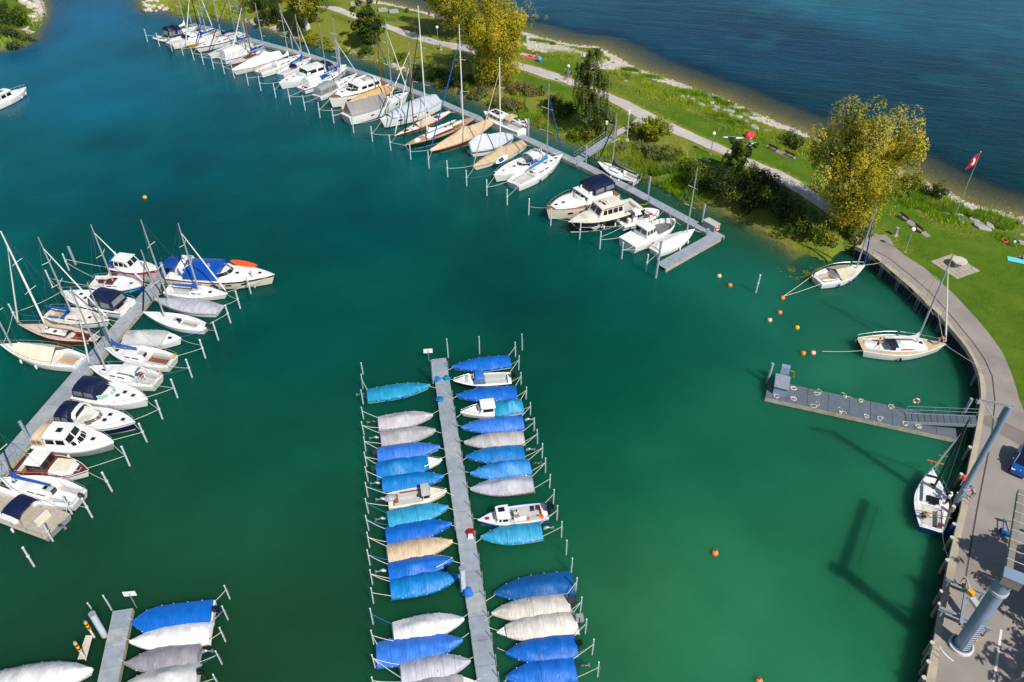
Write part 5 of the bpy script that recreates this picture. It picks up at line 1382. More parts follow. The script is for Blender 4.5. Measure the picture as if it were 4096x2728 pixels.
        if d.get('k') in ('sail', 'classic') and d.get('cock') and not d.get('tents'):
            mb = MB(); x = s.X(t0); mb.box((x + .05, 0, s.zs(t0) + h * .3), (.16, .62, h * .9 + .2)); s.part(mb, 'companionway', 'dglass')
            mb = MB(); mb.box((x + .5, 0, s.zs(t0) + h + .03), (.75, .68, .06)); s.part(mb, 'sliding_hatch', 'lgrey2')
    def p_house(s, v):
        t0, t1, w, h, bm, rm, nw = v; n = 5; r = []
        for i in range(n):
            t = lerp(t0, t1, i / (n - 1)); wb = min(w * s.B / 2, s.hb(t) * .88); z = s.zs(t) - .05; tx = t - (.55 * h / s.L if i == n - 1 else 0) + (.12 * h / s.L if i == 0 else 0)
            r.append([(s.X(t), -wb, z), (s.X(tx), -wb * .86, z + h), (s.X(tx), -wb * .4, z + h * 1.04), (s.X(tx), wb * .4, z + h * 1.04), (s.X(tx), wb * .86, z + h), (s.X(t), wb, z)])
        mb = MB(); mb.loft(r, False, True, True); mb.f = [f[::-1] for f in mb.f]; s.part(mb, 'wheelhouse', bm, R(25)); s.hr = r
        mb = MB(); e = .1; top = []
        for q, dx in ((r[0], -.18), (r[1], 0), (r[2], 0), (r[3], 0), (r[4], .2)):
            top.append([(q[1][0] + dx, q[1][1] - e, q[1][2] + .0), (q[1][0] + dx, q[1][1] - e, q[1][2] + .07), (q[2][0] + dx, q[2][1], q[2][2] + .1), (q[3][0] + dx, q[3][1], q[3][2] + .1), (q[4][0] + dx, q[4][1] + e, q[4][2] + .07), (q[4][0] + dx, q[4][1] + e, q[4][2] + .0)])
        mb.loft(top, True, True, True); mb.f = [f[::-1] for f in mb.f]; s.part(mb, 'roof', [rm], R(30)); s.rooftop = r[2][2][2] + .1; s.roofx = (r[0][2][0], r[-1][2][0])
        if s.d.get('roofband'):
            mb = MB()
            for sd in (1, -1): mb.tube([(q[1][0], sd * (abs(q[1][1]) + e + .01), q[1][2] + .02) for q in r], .05, 4)
            s.part(mb, 'roof_edge', s.d['roofband'])
        if nw: s.sidepanels(r, [(.06 + .8 * i / nw, .06 + .8 * (i + .82) / nw) for i in range(nw)], .42, .86, 'window', 'dglass')
        # front panes
        a, b = r[-1], r[-1]; lo = [Vector(a[0]).lerp(Vector(a[1]), .42), Vector(a[5]).lerp(Vector(a[4]), .42)]; hi = [Vector(a[0]).lerp(Vector(a[1]), .9), Vector(a[5]).lerp(Vector(a[4]), .9)]
        for (u0, u1) in ((.07, .47), (.53, .93)):
            mb = MB(); o = Vector((.02, 0, .01)); mb.add([lo[0].lerp(lo[1], u0) + o, lo[0].lerp(lo[1], u1) + o, hi[0].lerp(hi[1], u1) + o, hi[0].lerp(hi[1], u0) + o], [(0, 1, 2, 3)]); s.part(mb, 'windscreen', 'dglass')
        a = r[0]; lo = [Vector(a[5]).lerp(Vector(a[4]), .42), Vector(a[0]).lerp(Vector(a[1]), .42)]; hi = [Vector(a[5]).lerp(Vector(a[4]), .9), Vector(a[0]).lerp(Vector(a[1]), .9)]
        for (u0, u1) in ((.07, .47), (.53, .93)):
            mb = MB(); o = Vector((-.02, 0, 0)); mb.add([lo[0].lerp(lo[1], u0) + o, lo[0].lerp(lo[1], u1) + o, hi[0].lerp(hi[1], u1) + o, hi[0].lerp(hi[1], u0) + o], [(0, 1, 2, 3)]); s.part(mb, 'rear_window', 'dglass')
        if s.d.get('visor'):
            mb = MB(); q = r[-1]; mb.tube([(r[2][1][0], r[2][1][1] - .04, r[2][1][2] - .12), (q[1][0], q[1][1] - .03, q[1][2] - .12), (q[2][0] + .16, q[2][1], q[2][2] - .12), (q[3][0] + .16, q[3][1], q[3][2] - .12), (q[4][0], q[4][1] + .03, q[4][2] - .12), (r[2][4][0], r[2][4][1] + .04, r[2][4][2] - .12)], .17, 6); s.part(mb, 'visor_band', s.d['visor'], R(50))
    def p_screen(s, v):
        t0, t1, w, gm = v; wb = min(w * s.B / 2, s.hb(t0) * .84); z = s.zs(t0) + .05; hgt = .55 if s.d['k'] == 'motor' and s.B > 2.5 else .42; lo, hi = [], []
        if s.d.get('cab') and t0 > s.d['cab'][0] - .02: z += s.d['cab'][3] * .55
        n = 9
        for i in range(n):
            a = math.pi * (i / (n - 1) - .5); cx = max(0, math.cos(a)) ** .6; y = wb * (2 * i / (n - 1) - 1)
            x = lerp(s.X(t0), s.X(t1), cx); lo.append((x, y, z)); hi.append((x - hgt * .75 - .1 * cx, y * .84, z + hgt * (.6 + .4 * cx)))
        for k in range(0, n - 1, 2):
            mb = MB(); mb.add(lo[k:k + 3] + hi[k:k + 3], [(0, 1, 4, 3), (1, 2, 5, 4)]); s.part(mb, 'windscreen', gm)
        mb = MB(); mb.tube(hi, .03, 5)
        for k in range(0, n, 2): mb.tube([lo[k], hi[k]], .022, 4)
        mb.tube(lo, .025, 4); s.part(mb, 'windscreen_frame', 'white')
    def canopy(s, t0, t1, w, h, m, name, sides=True, zb=None, windows=True, roof=.0, n=6):
        r = []; z00 = s.zs(t0) if zb is None else zb
        for i in range(n):
            u = i / (n - 1); t = lerp(t0, t1, u); wb = min(w * s.B / 2, max(s.hb(t), .6) * .92); z = z00 if zb is not None else s.zs(t); k = 1 - .1 * abs(2 * u - 1) ** 2 - .05 * (i % 2); e = .12 * h * (1 if i == 0 else -1 if i == n - 1 else 0)
            r.append([(s.X(t), -wb, z), (s.X(t) + e, -wb * .93, z + h * .74 * k), (s.X(t) + e * 1.6, -wb * .6, z + h * .97 * k), (s.X(t) + e * 1.6, 0, z + h * 1.02 * k), (s.X(t) + e * 1.6, wb * .6, z + h * .97 * k), (s.X(t) + e, wb * .93, z + h * .74 * k), (s.X(t), wb, z)])
        mb = MB()
        if sides: mb.loft(r, False, True, True)
        else: mb.loft([q[1:6] for q in r], False); mb.loft([[(p[0], p[1], p[2] - .03) for p in q[1:6]][::-1] for q in r], False)
        mb.f = [f[::-1] for f in mb.f]
        c = s.part(mb, name, m, R(40))
        if sides and windows:
            rr = [[q[0], q[1], q[2], q[4], q[5], q[6]] for q in r]; s.sidepanels(rr, [(.08, .46), (.54, .92)], .3, .85, 'clear_panel', 'vinyl')
            for q, e in ((r[0], -.02),):
                mb = MB(); mb.add([(q[0][0] + e, q[0][1] * .8, q[0][2] + h * .25), (q[6][0] + e, q[6][1] * .8, q[0][2] + h * .25), (q[5][0] + e, q[5][1] * .75, q[5][2] * .97), (q[1][0] + e, q[1][1] * .75, q[1][2] * .97)], [(3, 2, 1, 0)]); s.part(mb, 'clear_panel', 'vinyl')
        if not sides:
            for q in (r[0], r[-1]):
                for a, b in ((0, 1), (6, 5)): mb = MB(); mb.tube([q[a], q[b]], .025, 4); s.part(mb, 'canopy_pole', 'alu')
        return r
    def p_canvas(s, v): s.canopy(*v, 'canvas_top')
    def p_bimini(s, v): s.canopy(*v, 'bimini', sides=False)
    def p_hard(s, v): s.canopy(v[0], v[1], v[2], v[3], v[4], 'hard_top', sides=False)
    def p_canvasfly(s, v): s.canopy(v[0], v[1], v[2], v[3], v[4], 'canvas_top', zb=s.zs(.3) + (.9 if s.d.get('fly') else 0))
    def p_spray(s, v): s.canopy(v[0], v[1], .55, .75, v[2], 'sprayhood', windows=False, n=4)
    def p_tents(s, v):
        for q in v:
            if len(q) > 4 and q[4] == 'ridge': s.ridge(*q[:4])
            else: s.canopy(q[0], q[1], .86, q[2], q[3], 'cockpit_tent', windows=q[3] in ('grey', 'navy'), n=6)
    def ridge(s, t0, t1, h, m):
        mb = MB(); r = []; n = 12
        for i in range(n):
            u = i / (n - 1); t = lerp(t0, t1, u); w = s.hb(t) * .98; z = s.zs(t); sag = .92 + .08 * abs(math.cos(u * math.pi * 3)); hh = h * (1 - .28 * u) * sag; row = []
            for j in range(11):
                q = -1 + .2 * j; a = abs(q); zz = z + .1 + (hh - .1) * (1 - a) ** .85 - .06 * math.sin(math.pi * (1 - a)) + .03 * noise.noise((t * 9 + s.seed, q * 2, 0)); row.append((s.X(t), w * q, zz))
            r.append(row)
        mb.loft(r, False); mb.f = [f[::-1] for f in mb.f]; k = len(mb.v); mb.loft([[(p[0], p[1], p[2] - .03) for p in q][::-1] for q in r], False); mb.f[-(n - 1) * 10:] = [f[::-1] for f in mb.f[-(n - 1) * 10:]]
        for q in (r[0], r[-1]):
            if t0 < .1: mb.add(q + [(q[0][0], q[0][1], q[0][2] - .05)], [tuple(range(11)) if q is r[0] else tuple(range(11))[::-1]])
        s.part(mb, 'boom_tent', m, R(50))
    def p_cover(s, v):
        t0, t1, m, hr, nb = v; n = max(22, int((t1 - t0) * s.L * 4.5)); k = 15; r = []; d = s.d; sail = 'mast' in d; tm = d['mast'][0] if sail else .5; rnd = random.Random(hash_(s.key)); peaks = [rnd.uniform(-.12, .12) for _ in range(30)]; pw = rnd.uniform(1.15, 1.5) if nb in (0, 2) else rnd.uniform(1.4, 2.1); hr *= rnd.uniform(.85, 1.3) if nb else 1
        for i in range(n):
            u = i / (n - 1); t = lerp(t0, t1, u); w = s.hb(t) + .05; z = s.zs(t); env = min(1, .62 + 1.3 * u) if u < .4 else 1 - .78 * ((u - .4) / .6) ** 1.7
            if nb:
                ph = u * nb; f = ph - math.floor(ph); c = abs(2 * f - 1); sag = .84 + .16 * c ** 1.6; env *= sag * (1 + peaks[int(ph) % 30] * .8)
                if nb == 2: env *= .72 + .5 * math.exp(-((u - .36) / .16) ** 2) + .18 * math.exp(-((u - .8) / .1) ** 2)
            else: env *= .8 + .35 * math.exp(-((t - tm) / .07) ** 2) if sail else 1 + .12 * math.sin(u * 9)
            row = []; w += .03; hem = .2 + .05 * noise.noise((t * 14 + s.seed, 3, 2)); p = pw; kk = k - 2
            row.append((s.X(t), -w * .99, z - hem))
            for j in range(kk):
                q = -1 + 2 * j / (kk - 1); a = abs(q); zz = z + .05 + max(.07, hr * env) * (1 - a ** p)
                wr = noise.noise((t * s.L * 1.5 + s.seed + q * 1.2, q * 1.1, 1.7)) * .09 + noise.noise((t * s.L * 3.1 + s.seed, q * 1.3 + t * 4, 4.1)) * .055 + .014 * noise.noise((t * s.L * 5, q * 2.5, s.seed))
                zz += wr * (1 - a ** 6) * (1.15 if nb else .8)
                row.append((s.X(t) + (.05 if u == 1 else 0), w * q, zz))
            row.append((s.X(t), w * .99, z - hem + .05))
            r.append(row)
        mb = MB(); mb.loft(r, False); q = r[0]; mb.add(q + [(p[0] - .12, p[1] * .96, max(.12, p[2] - .28 - .25 * (1 - abs(-1 + 2 * j / (k - 1))))) for j, p in enumerate(q)], [(j, j + 1, j + k + 1, j + k) for j in range(k - 1)])
        mb.f = [f[::-1] for f in mb.f]; mb.m = [0] * len(mb.f)
        c = s.part(mb, 'canvas_cover', m, R(55))
        if nb in (4, 5, 6, 3):   # cover battens show as narrow raised seams
            for b_ in range(1, nb):
                i = min(n - 1, round((n - 1) * b_ / nb)); mb = MB(); mb.tube([(p[0], p[1], p[2] + .012) for p in r[i]], .018, 4); mb.build('cover_seam', m, c)
        if nb:
            for sd in (1, -1):
                for b_ in range(1, 6):
                    i = min(n - 2, int(n * b_ / 6)); p = r[i][k - 2 if sd > 0 else 1]; mb = MB(); mb.ell((p[0], p[1] + sd * .03, p[2] - .03), (.05, .04, .05), 6, 4); mb.build('cover_tie', 'white' if m != 'whitecv' else 'lgrey2', c)
            if sd and m in ('pgrey', 'silver', 'tarp', 'tarp3', 'stone', 'mgrey'):
                i = int(n * .5); p = r[i][4]; mb = MB(); mb.box((p[0], p[1], p[2] + .04), (.1, .16, .12), taper=.3); mb.build('vent_flap', m, c)
    def p_band(s, m):
        mb = MB()
        for sd in (1, -1): mb.tube([(s.X(t), sd * (s.hb(t) + .1), s.zs(t) - .02) for t in np.linspace(0, .93, 14)], .1, 5)
        mb.tube([(s.X(0), y, s.zs(0)) for y in (-s.hb(0), 0, s.hb(0))], .1, 5); s.part(mb, 'cover_hem', m, R(50))
    def p_fly(s, v):
        t0, t1, w = v; z = s.zs(.3) + 1.05 - .05; r = []
        for i in range(5):
            t = lerp(t0, t1, i / 4); wb = w * s.B / 2 * .86 * (1 if i < 4 else .75); r.append([(s.X(t), -wb, z), (s.X(t), -wb * .98, z + .5), (s.X(t), -wb * .9, z + .5), (s.X(t), -wb * .88, z + .12), (s.X(t), wb * .88, z + .12), (s.X(t), wb * .9, z + .5), (s.X(t), wb * .98, z + .5), (s.X(t), wb, z)])
        mb = MB(); mb.loft(r, False, True, True); mb.f = [f[::-1] for f in mb.f]; s.part(mb, 'flybridge', 'white', R(30))
        mb = MB(); mb.box((s.X(lerp(t0, t1, .2)), 0, z + .4), (.5, w * s.B * .6, .4)); mb.box((s.X(lerp(t0, t1, .55)), .4, z + .45), (.5, .5, .55)); s.part(mb, 'flybridge_seat', 'lgrey2')
    def p_arch(s, v):
        t, w, h, m = v; wb = w * s.B / 2; z = s.zs(t); mb = MB(); r = []
        for (x, y, zz, a) in ((.7, 1, 0, .3), (.1, .96, .75, .24), (-.15, .6, 1, .22), (-.2, 0, 1.03, .22), (-.15, -.6, 1, .22), (.1, -.96, .75, .24), (.7, -1, 0, .3)):
            X = s.X(t) + x * h * .6; c = Vector((X, y * wb, z + zz * h)); r.append([c + Vector((a, 0, .05)), c + Vector((-a, 0, .05)), c + Vector((-a, 0, -.05)), c + Vector((a, 0, -.05))])
        mb.loft(r, True, True, True); s.part(mb, 'radar_arch', m, R(40))
    def p_dome(s, v): mb = MB(); mb.ell((s.X(v[0]) - .1, v[1] * s.B / 2, s.zs(.2) + v[2] + .12), (.28, .28, .24)); s.part(mb, 'radome', 'white', R(180))
    def p_mast(s, v):
        t, H = v[0], v[1]; m = v[2] if len(v) > 2 else 'alu'; r = v[3] if len(v) > 3 else .11; d = s.d; x = s.X(t); z0 = s.zs(t) + .05; mb = MB()
        mb.tube([(x, 0, z0), (x, 0, H * .55), (x, 0, H)], [r, r, r * .62], 7); s.part(mb, 'mast', 'white' if m == 'white' else m, R(60))
        sp = [.42, .7] if H > 11 else [.5]
        for k in sp:
            for sd in (1, -1): w = sd * s.B * .34 * (1.15 - .4 * k); mb = MB(); mb.tube([(x, 0, z0 + (H - z0) * k), (x - .25, w, z0 + (H - z0) * k + .12)], .03, 4); s.part(mb, 'spreader', 'white' if m in ('white', 'alu') else m)
        mb = MB(); wy = s.hb(t) * .92
        for sd in (1, -1):
            q = [(x - .15, sd * wy, s.zs(t))]
            for k in sp: q.append((x - .25, sd * s.B * .34 * (1.15 - .4 * k), z0 + (H - z0) * k + .12))
            q.append((x, 0, H * .97)); mb.tube(q, .013, 3)
        mb.tube([(s.X(.01), 0, s.zs(0) + .1), (x, 0, H * .99)], .013, 3)
        if not d.get('jib'): mb.tube([(s.X(.985), 0, s.zs(1)), (x, 0, H * .9)], .013, 3)
        s.part(mb, 'rigging', 'wire')
        mb = MB(); mb.tube([(x, 0, H), (x, 0, H + .45)], .012, 3); mb.box((x + .12, 0, H + .1), (.34, .04, .04)); s.part(mb, 'masthead_vane', 'dgrey')
        if d.get('jib'):
            mb = MB(); a = Vector((s.X(.985), 0, s.zs(1) + .35)); b = Vector((x, 0, H * .88)); mb.tube([a, a.lerp(b, .08), a.lerp(b, .5), b], [.05, .11, .09, .04], 6); s.part(mb, 'furled_sail', d['jib'], R(60))
        if d.get('boom'):
            ln, zb, m2 = d['boom']; zb = s.zs(t) + zb * .62 + .1; L2 = ln * s.L * (1 if ln < .55 or True else 1); L2 = min(L2, x - s.X(-.02)); mb = MB(); mb.tube([(x, 0, zb), (x - L2, 0, zb - .02)], .06, 6); s.part(mb, 'boom', 'alu', R(60))
            mb = MB(); rr = []
            for i in range(9):
                u = i / 8; hh = .32 * (1 - .55 * u) + .75 * math.exp(-(u / .1) ** 1.3); ww = .15 * (1 - .4 * u); X = x - .02 - u * L2 * .97; sg = .03 * math.sin(i * 2.3 + s.seed)
                rr.append([(X, -ww * .7, zb - .09), (X, -ww, zb + .1), (X, -.03, zb + hh + sg), (X, .03, zb + hh + sg), (X, ww, zb + .1), (X, ww * .7, zb - .09)])
            mb.loft(rr, True, True, True); mb.f = [f[::-1] for f in mb.f] if x > 1e9 else mb.f; s.part(mb, 'sail_cover', m2, R(45))
    def p_hatch(s, v):
        for t, yf in v:
            z = s.zs(t) + .05; y = yf * s.B / 2 * (s.hb(t) / (s.B / 2))
            if hasattr(s, 'cabr'):
                t0, t1, w, hh = s.d['cab'][:4]
                if t0 < t < t1: k = min(1, (t1 - t) / ((t1 - t0) * .35)); z = s.zs(t) + hh * math.sin(k * math.pi / 2) + .02
            mb = MB(); mb.box((s.X(t), y, z), (.52, .5, .07), taper=.9); f = s.part(mb, 'deck_hatch', 'lgrey2'); mb = MB(); mb.box((s.X(t), y, z + .035), (.42, .4, .02)); mb.build('pane', 'dglass', f)
    def p_roofhatch(s, v): mb = MB(); x = lerp(*s.roofx, .55); mb.box((x, 0, s.rooftop + .02), (.62, .6, .05), taper=.92); s.part(mb, 'roof_hatch', 'dglass')
    def p_roofstuff(s, v):
        mb = MB(); x0, x1 = s.roofx; mb.box((lerp(x0, x1, .75), .1, s.rooftop + .06), (.3, .9, .1)); mb.box((lerp(x0, x1, .8), -.6, s.rooftop + .1), (.25, .25, .2)); s.part(mb, 'roof_equipment', 'dgrey')
        mb = MB(); mb.tube([(lerp(x0, x1, .6), -.8, s.rooftop + .12), (lerp(x0, x1, .6), .8, s.rooftop + .12)], .05, 6); mb.ell((lerp(x0, x1, .55), 0, s.rooftop + .2), (.18, .18, .16)); s.part(mb, 'roof_rail', 'white')
    def p_pads(s, v):
        for t, yf, lt, wf, m in v:
            z = getattr(s, 'zf', s.zs(t)); ck = s.d.get('cock')
            z = z + .42 if ck and ck[0] <= t <= ck[1] else s.zs(t) + .06
            if s.d.get('cab') and s.d['cab'][0] < t < s.d['cab'][1] - .08: z = s.zs(t) + s.d['cab'][3] + .03
            mb = MB(); mb.box((s.X(t), yf * s.hb(t), z), (lt * s.L, wf * s.hb(t) * 2 * .9, .12), taper=.95); s.part(mb, 'cushion' if m not in ('mahog', 'teak', 'black') else 'deck_panel', m)
    def p_fend(s, v):
        for sd, ts, m in (v if isinstance(v[0], tuple) else [v]):
            sd = s.vis
            for t in ts:
                mb = MB(); y = sd * (s.hb(t) + .12); z = s.zs(t); c = z * .45; mb.tube([(s.X(t), y, c - .3), (s.X(t), y, c - .22), (s.X(t), y, c + .22), (s.X(t), y, c + .3)], [.05, .12, .12, .05], 8); f = s.part(mb, 'fender', m, R(50)); mb = MB(); mb.tube([(s.X(t), y, c + .28), (s.X(t), sd * s.hb(t), z + .1)], .014, 3); mb.build('fender_line', 'rope', f)
    def p_rail(s, v):
        t0, t1 = (.0, 1.) if v == 1 else (.5, 1.) if v == 2 else (.72, 1.); mb = MB(); hgt = .55 if v != 3 else .32; ts = np.linspace(t0, .965, 11 if v == 1 else 8)
        for sd in (1, -1):
            mb.tube([(s.X(t), sd * max(0.02, s.hb(t) - .06) * (1 if v != 3 else .9), s.zs(t) + hgt) for t in ts] + [(s.X(.995), 0, s.zs(1) + hgt)], .018, 4)
            for t in ts[::2]: mb.tube([(s.X(t), sd * max(.02, s.hb(t) - .06), s.zs(t)), (s.X(t), sd * max(.02, s.hb(t) - .06), s.zs(t) + hgt)], .016, 4)
        if v == 1:
            for zz in (.3, .55): mb.tube([(s.X(.0), y * (s.hb(0) - .06), s.zs(0) + zz) for y in (-1, -.3)], .018, 4); mb.tube([(s.X(.0), y * (s.hb(0) - .06), s.zs(0) + zz) for y in (.3, 1)], .018, 4)
        s.part(mb, 'guard_rail', 'alu')
    def p_outb(s, m):
        k = 1.25 if s.d.get('outbig') else .85; x = s.X(0) - .25; z = s.fb + .1; tilt = m in ('silverm', 'alu'); mb = MB()
        if tilt:
            mb.tube([(x, 0, z + .12), (x - .25 * k, 0, z + .32 * k), (x - .5 * k, .02, z + .36 * k), (x - .62 * k, .02, z + .3 * k)], [.15 * k, .2 * k, .13 * k, .05], 8); r = s.part(mb, 'outboard_motor', 'dgrey' if s.d.get('fend') else m, R(50))
            mb = MB(); mb.tube([(x - .4 * k, 0, z + .3 * k), (x - 1. * k, .05, z + .22 * k)], .06 * k, 6); mb.tube([(x - .95 * k, .05, z + .05), (x - .95 * k, .05, z + .4 * k)], [.03, .07], 5); mb.build('shaft', m, r)
            mb = MB()
            for a in range(3): mb.box((x - 1.06 * k, .05 + .1 * math.cos(a * 2.1), z + .22 * k + .1 * math.sin(a * 2.1)), (.03, .14, .12))
            mb.build('propeller', 'alu', r)
        else:
            mb.box((x, 0, z + .42 * k), (.62 * k, .4 * k, .48 * k), taper=.78); mb.box((x + .02, 0, z + .16 * k), (.5 * k, .34 * k, .2 * k)); r = s.part(mb, 'outboard_motor', m); mb = MB(); mb.tube([(x - .05, 0, z + .1), (x - .1, 0, -.3)], .09 * k, 6); mb.build('shaft', 'dgrey', r)
    def p_ring(s, m):
        mb = MB(); t = .02; mb.torus((s.X(t) - .05, -s.hb(t) * .55, s.zs(t) + .3), .26, .075, 'X', mi=0); s.part(mb, 'lifebuoy', m, R(60))
    def p_flag(s, cols):
        x = s.X(0) - .05; z = s.zs(0); mb = MB(); mb.tube([(x, .3, z), (x - .35, .3, z + 1.1)], .015, 4); f = s.part(mb, 'flag_pole', 'white')
        mb = MB()
        for i in range(3):
            for j in range(4): u0, u1 = j / 4, (j + 1) / 4; W_ = lambda u, v: (x - .33 - .1 * u + .06 * math.sin(u * 6), .3 + .12 * math.sin(u * 5) + .5 * u * .3, z + 1.05 - .5 * u - .2 * v * 1); mb.add([W_(u0, i), W_(u1, i), W_(u1, i + 1), W_(u0, i + 1)], [(0, 1, 2, 3)], i)
        mb.build('flag', list(cols), f)
    def p_heap(s, v):
        t, yf, m = v; mb = MB(); nu, nv = 14, 8; r = []
        for i in range(nv + 1):
            a = math.pi / 2 * i / nv; r.append([(s.X(t) + math.cos(j / nu * 6.283) * math.cos(a) * .62 * (1 + .25 * noise.noise((j * .7, i * .5, s.seed))), yf + math.sin(j / nu * 6.283) * math.cos(a) * .45, s.zs(t) + .02 + math.sin(a) * .4 * (1 + .5 * noise.noise((j, i, 3)))) for j in range(nu)])
        mb.loft(r, True, False, True); s.part(mb, 'folded_sail', m, R(50))
    def p_solar(s, v):
        z = s.rooftop + .03
        for yf in (-.42, .08):
            for i in range(2):
                x0, x1 = lerp(s.X(v[0]), s.X(v[1]), i / 2 + .02), lerp(s.X(v[0]), s.X(v[1]), i / 2 + .46); mb = MB(); w = s.B / 2 * .74; mb.box(((x0 + x1) / 2, w * (yf + .17), z + .02), (x1 - x0, w * .44, .04)); s.part(mb, 'solar_panel', 'solarcell')
    def p_solar2(s, v): mb = MB(); mb.box((s.X(.65), -.25, s.rooftop + .03), (.6, .5, .04)); s.part(mb, 'solar_panel', 'solarcell')
    def lettering(s, txt, t, u, sd, m, size):
        """flat lettering set just proud of the hull side (or of the transom when t < 0)"""
        me = text_mesh(txt, size, m); o = link('lettering', me, s.root)
        sd = s.vis
        if t < 0: o.matrix_local = Matrix.Translation((s.X(0) - .03, .0, s.zs(0) * .5)) @ Matrix(((0, 0, -1, 0), (-1, 0, 0, 0), (0, 1, 0, 0), (0, 0, 0, 1))); return
        k = lerp(.95, 1., u); dt = .02; a = math.atan2(s.hb(t + dt) - s.hb(t - dt), 2 * dt * s.L); z = s.zs(t) * u; kk = (.95 + .05 * u) ** (1 + 2.2 * t ** 3)
        X = Matrix(((1, 0, 0, 0), (0, 0, -1, 0), (0, 1, 0, 0), (0, 0, 0, 1))) if sd < 0 else Matrix(((-1, 0, 0, 0), (0, 0, 1, 0), (0, 1, 0, 0), (0, 0, 0, 1)))
        o.matrix_local = Matrix.Translation((s.X(t), sd * (s.hb(t) * kk + .035), z)) @ Matrix.Rotation(a * sd * 1., 4, 'Z') @ X
    def p_text(s, v): s.lettering(v[0], v[1], v[2], v[3], v[4], .42 if len(v[0]) > 1 else .62)
    def p_emblem(s, v):
        txt, t, sd, m = v; sd = s.vis; s.lettering(txt, t, .52, sd, m, .95)
        mb = MB(); y = sd * (s.hb(t) + .03)
        for dx, n_ in ((-1.15, 3), (.62, 3)):
            for i in range(n_): mb.box((s.X(t) + dx + (.18 * i if dx < 0 else -.18 * i) * .6 + .2, y, s.zs(t) * .5 + .26 - .24 * i), (.9 - .18 * i, .03, .09))
        s.part(mb, 'emblem_wings', m)
    def p_benches(s, v):
        for sd in (1, -1): mb = MB(); mb.box((s.X((v[0] + v[1]) / 2), sd * s.B * .36, s.fb + .24), ((v[1] - v[0]) * s.L, .5, .42)); s.part(mb, 'bench', 'white')
        mb = MB(); mb.box((s.X(.14), 0, s.fb + .4), (.3, 1.5, .75)); s.part(mb, 'helm_seat', 'cream')
        for sd in (1, -1):
            mb = MB()
            for t in np.linspace(.02, .95, 7): mb.tube([(s.X(t), sd * (s.hb(t) - .05), s.fb), (s.X(t), sd * (s.hb(t) - .05), s.fb + .55)], .02, 4)
            mb.tube([(s.X(t), sd * (s.hb(t) - .05), s.fb + .55) for t in np.linspace(.02, .95, 9)], .025, 4); s.part(mb, 'guard_rail', 'alu')
        for i in range(14):
            t0 = .02 + i * .066; mb = MB(); mb.box((s.X(t0 + .033), 0, s.fb + .035), (.062 * s.L, s.B * .88 if t0 < .84 else s.B * .6, .03)); s.part(mb, 'deck_slat', 'slat')
    def p_console(s, v): t, m = v; mb = MB(); mb.box((s.X(t), 0, s.zf + .55), (.8, .75, 1.1), taper=.8); s.part(mb, 'console', m); mb = MB(); mb.box((s.X(t + .03), 0, s.zf + 1.2), (.08, .6, .4), tilt=-.4); s.part(mb, 'windscreen', 'vinyl'); mb = MB(); mb.box((s.X(t - .14), 0, s.zf + .35), (.5, .8, .7)); s.part(mb, 'seat', 'white')
    def p_frame(s, v):
        t, H = v; mb = MB(); w = .25; b = s.zs(t); mb.tube([(s.X(t), -s.hb(t) * .8, b - .2), (s.X(t) - .2, -.25, b + H), (s.X(t) - .2, .25, b + H), (s.X(t - .22), s.hb(t) * .8, b - .2)], .05, 6); s.part(mb, 'derrick_frame', 'alu', R(50))
    def p_plat(s, m): mb = MB(); mb.box((s.X(0) - .3, 0, .32), (.7, s.hb(0) * 1.8, .08)); s.part(mb, 'swim_platform', m)
    def p_bowbar(s, m):
        mb = MB(); mb.tube([(s.X(1.03), -.75, s.zs(1) + .75), (s.X(1.03), .75, s.zs(1) + .75)], .06, 5); s.part(mb, 'bow_bar', m); mb = MB(); mb.tube([(s.X(.97), -.2, s.zs(1)), (s.X(1.03), -.35, s.zs(1) + .75)], .02, 4); mb.tube([(s.X(.97), .2, s.zs(1)), (s.X(1.03), .35, s.zs(1) + .75)], .02, 4); s.part(mb, 'bow_bar_stay', 'alu')
        mb = MB(); mb.tube([(s.X(.2), -s.hb(.2) - .1, s.zs(.2) + .6), (s.X(.17), s.hb(.2) + .3, s.zs(.2) + .6)], .05, 6); s.part(mb, 'wooden_spar', 'varnish')
    def p_ports(s, n):
        for sd in (1, -1):
            for i in range(n):
                t = lerp(.32, .74, i / max(1, n - 1)); mb = MB(); k = .975; y = s.hb(t) * k ** (1 + 2.2 * t ** 3); dx = .38; a = (s.hb(t + .02) - s.hb(t - .02)) / (.04 * s.L)
                mb.add([(s.X(t) - dx, sd * (y - a * dx + .02), s.zs(t) * .56), (s.X(t) + dx, sd * (y + a * dx + .02), s.zs(t) * .56), (s.X(t) + dx, sd * (y + a * dx + .03), s.zs(t) * .69), (s.X(t) - dx, sd * (y - a * dx + .03), s.zs(t) * .69)], [(0, 1, 2, 3) if sd < 0 else (3, 2, 1, 0)]); s.part(mb, 'porthole', 'dglass')
    def p_graphic(s, m):
        mb = MB()
        for sd in (1, -1):
            for i, (t0, t1) in enumerate(((.5, .66), (.6, .8), (.74, .9))):
                q = []
                for t, u in ((t0, .3), (t1, .55), (t1 + .03, .62), (t0 + .02, .5)): y = s.hb(t) * (.95 + .05 * u) ** (1 + 2.2 * t ** 3) + .03; q.append((s.X(t) - .02 * s.L * t ** 4, sd * y, s.zs(t) * u))
                mb.add(q, [(0, 1, 2, 3) if sd < 0 else (3, 2, 1, 0)])
        s.part(mb, 'painted_graphic', m)
    def p_crates(s, v):
        for i, (t, y, m) in enumerate(((.2, -.6, 'navy2'), (.12, -.62, 'maroon'), (.3, .62, 'orange'), (.1, .55, 'orange'))): mb = MB(); mb.box((s.X(t), y, s.zf + .22), (.4, .34, .36), taper=1.05); s.part(mb, 'fishing_crate', m)
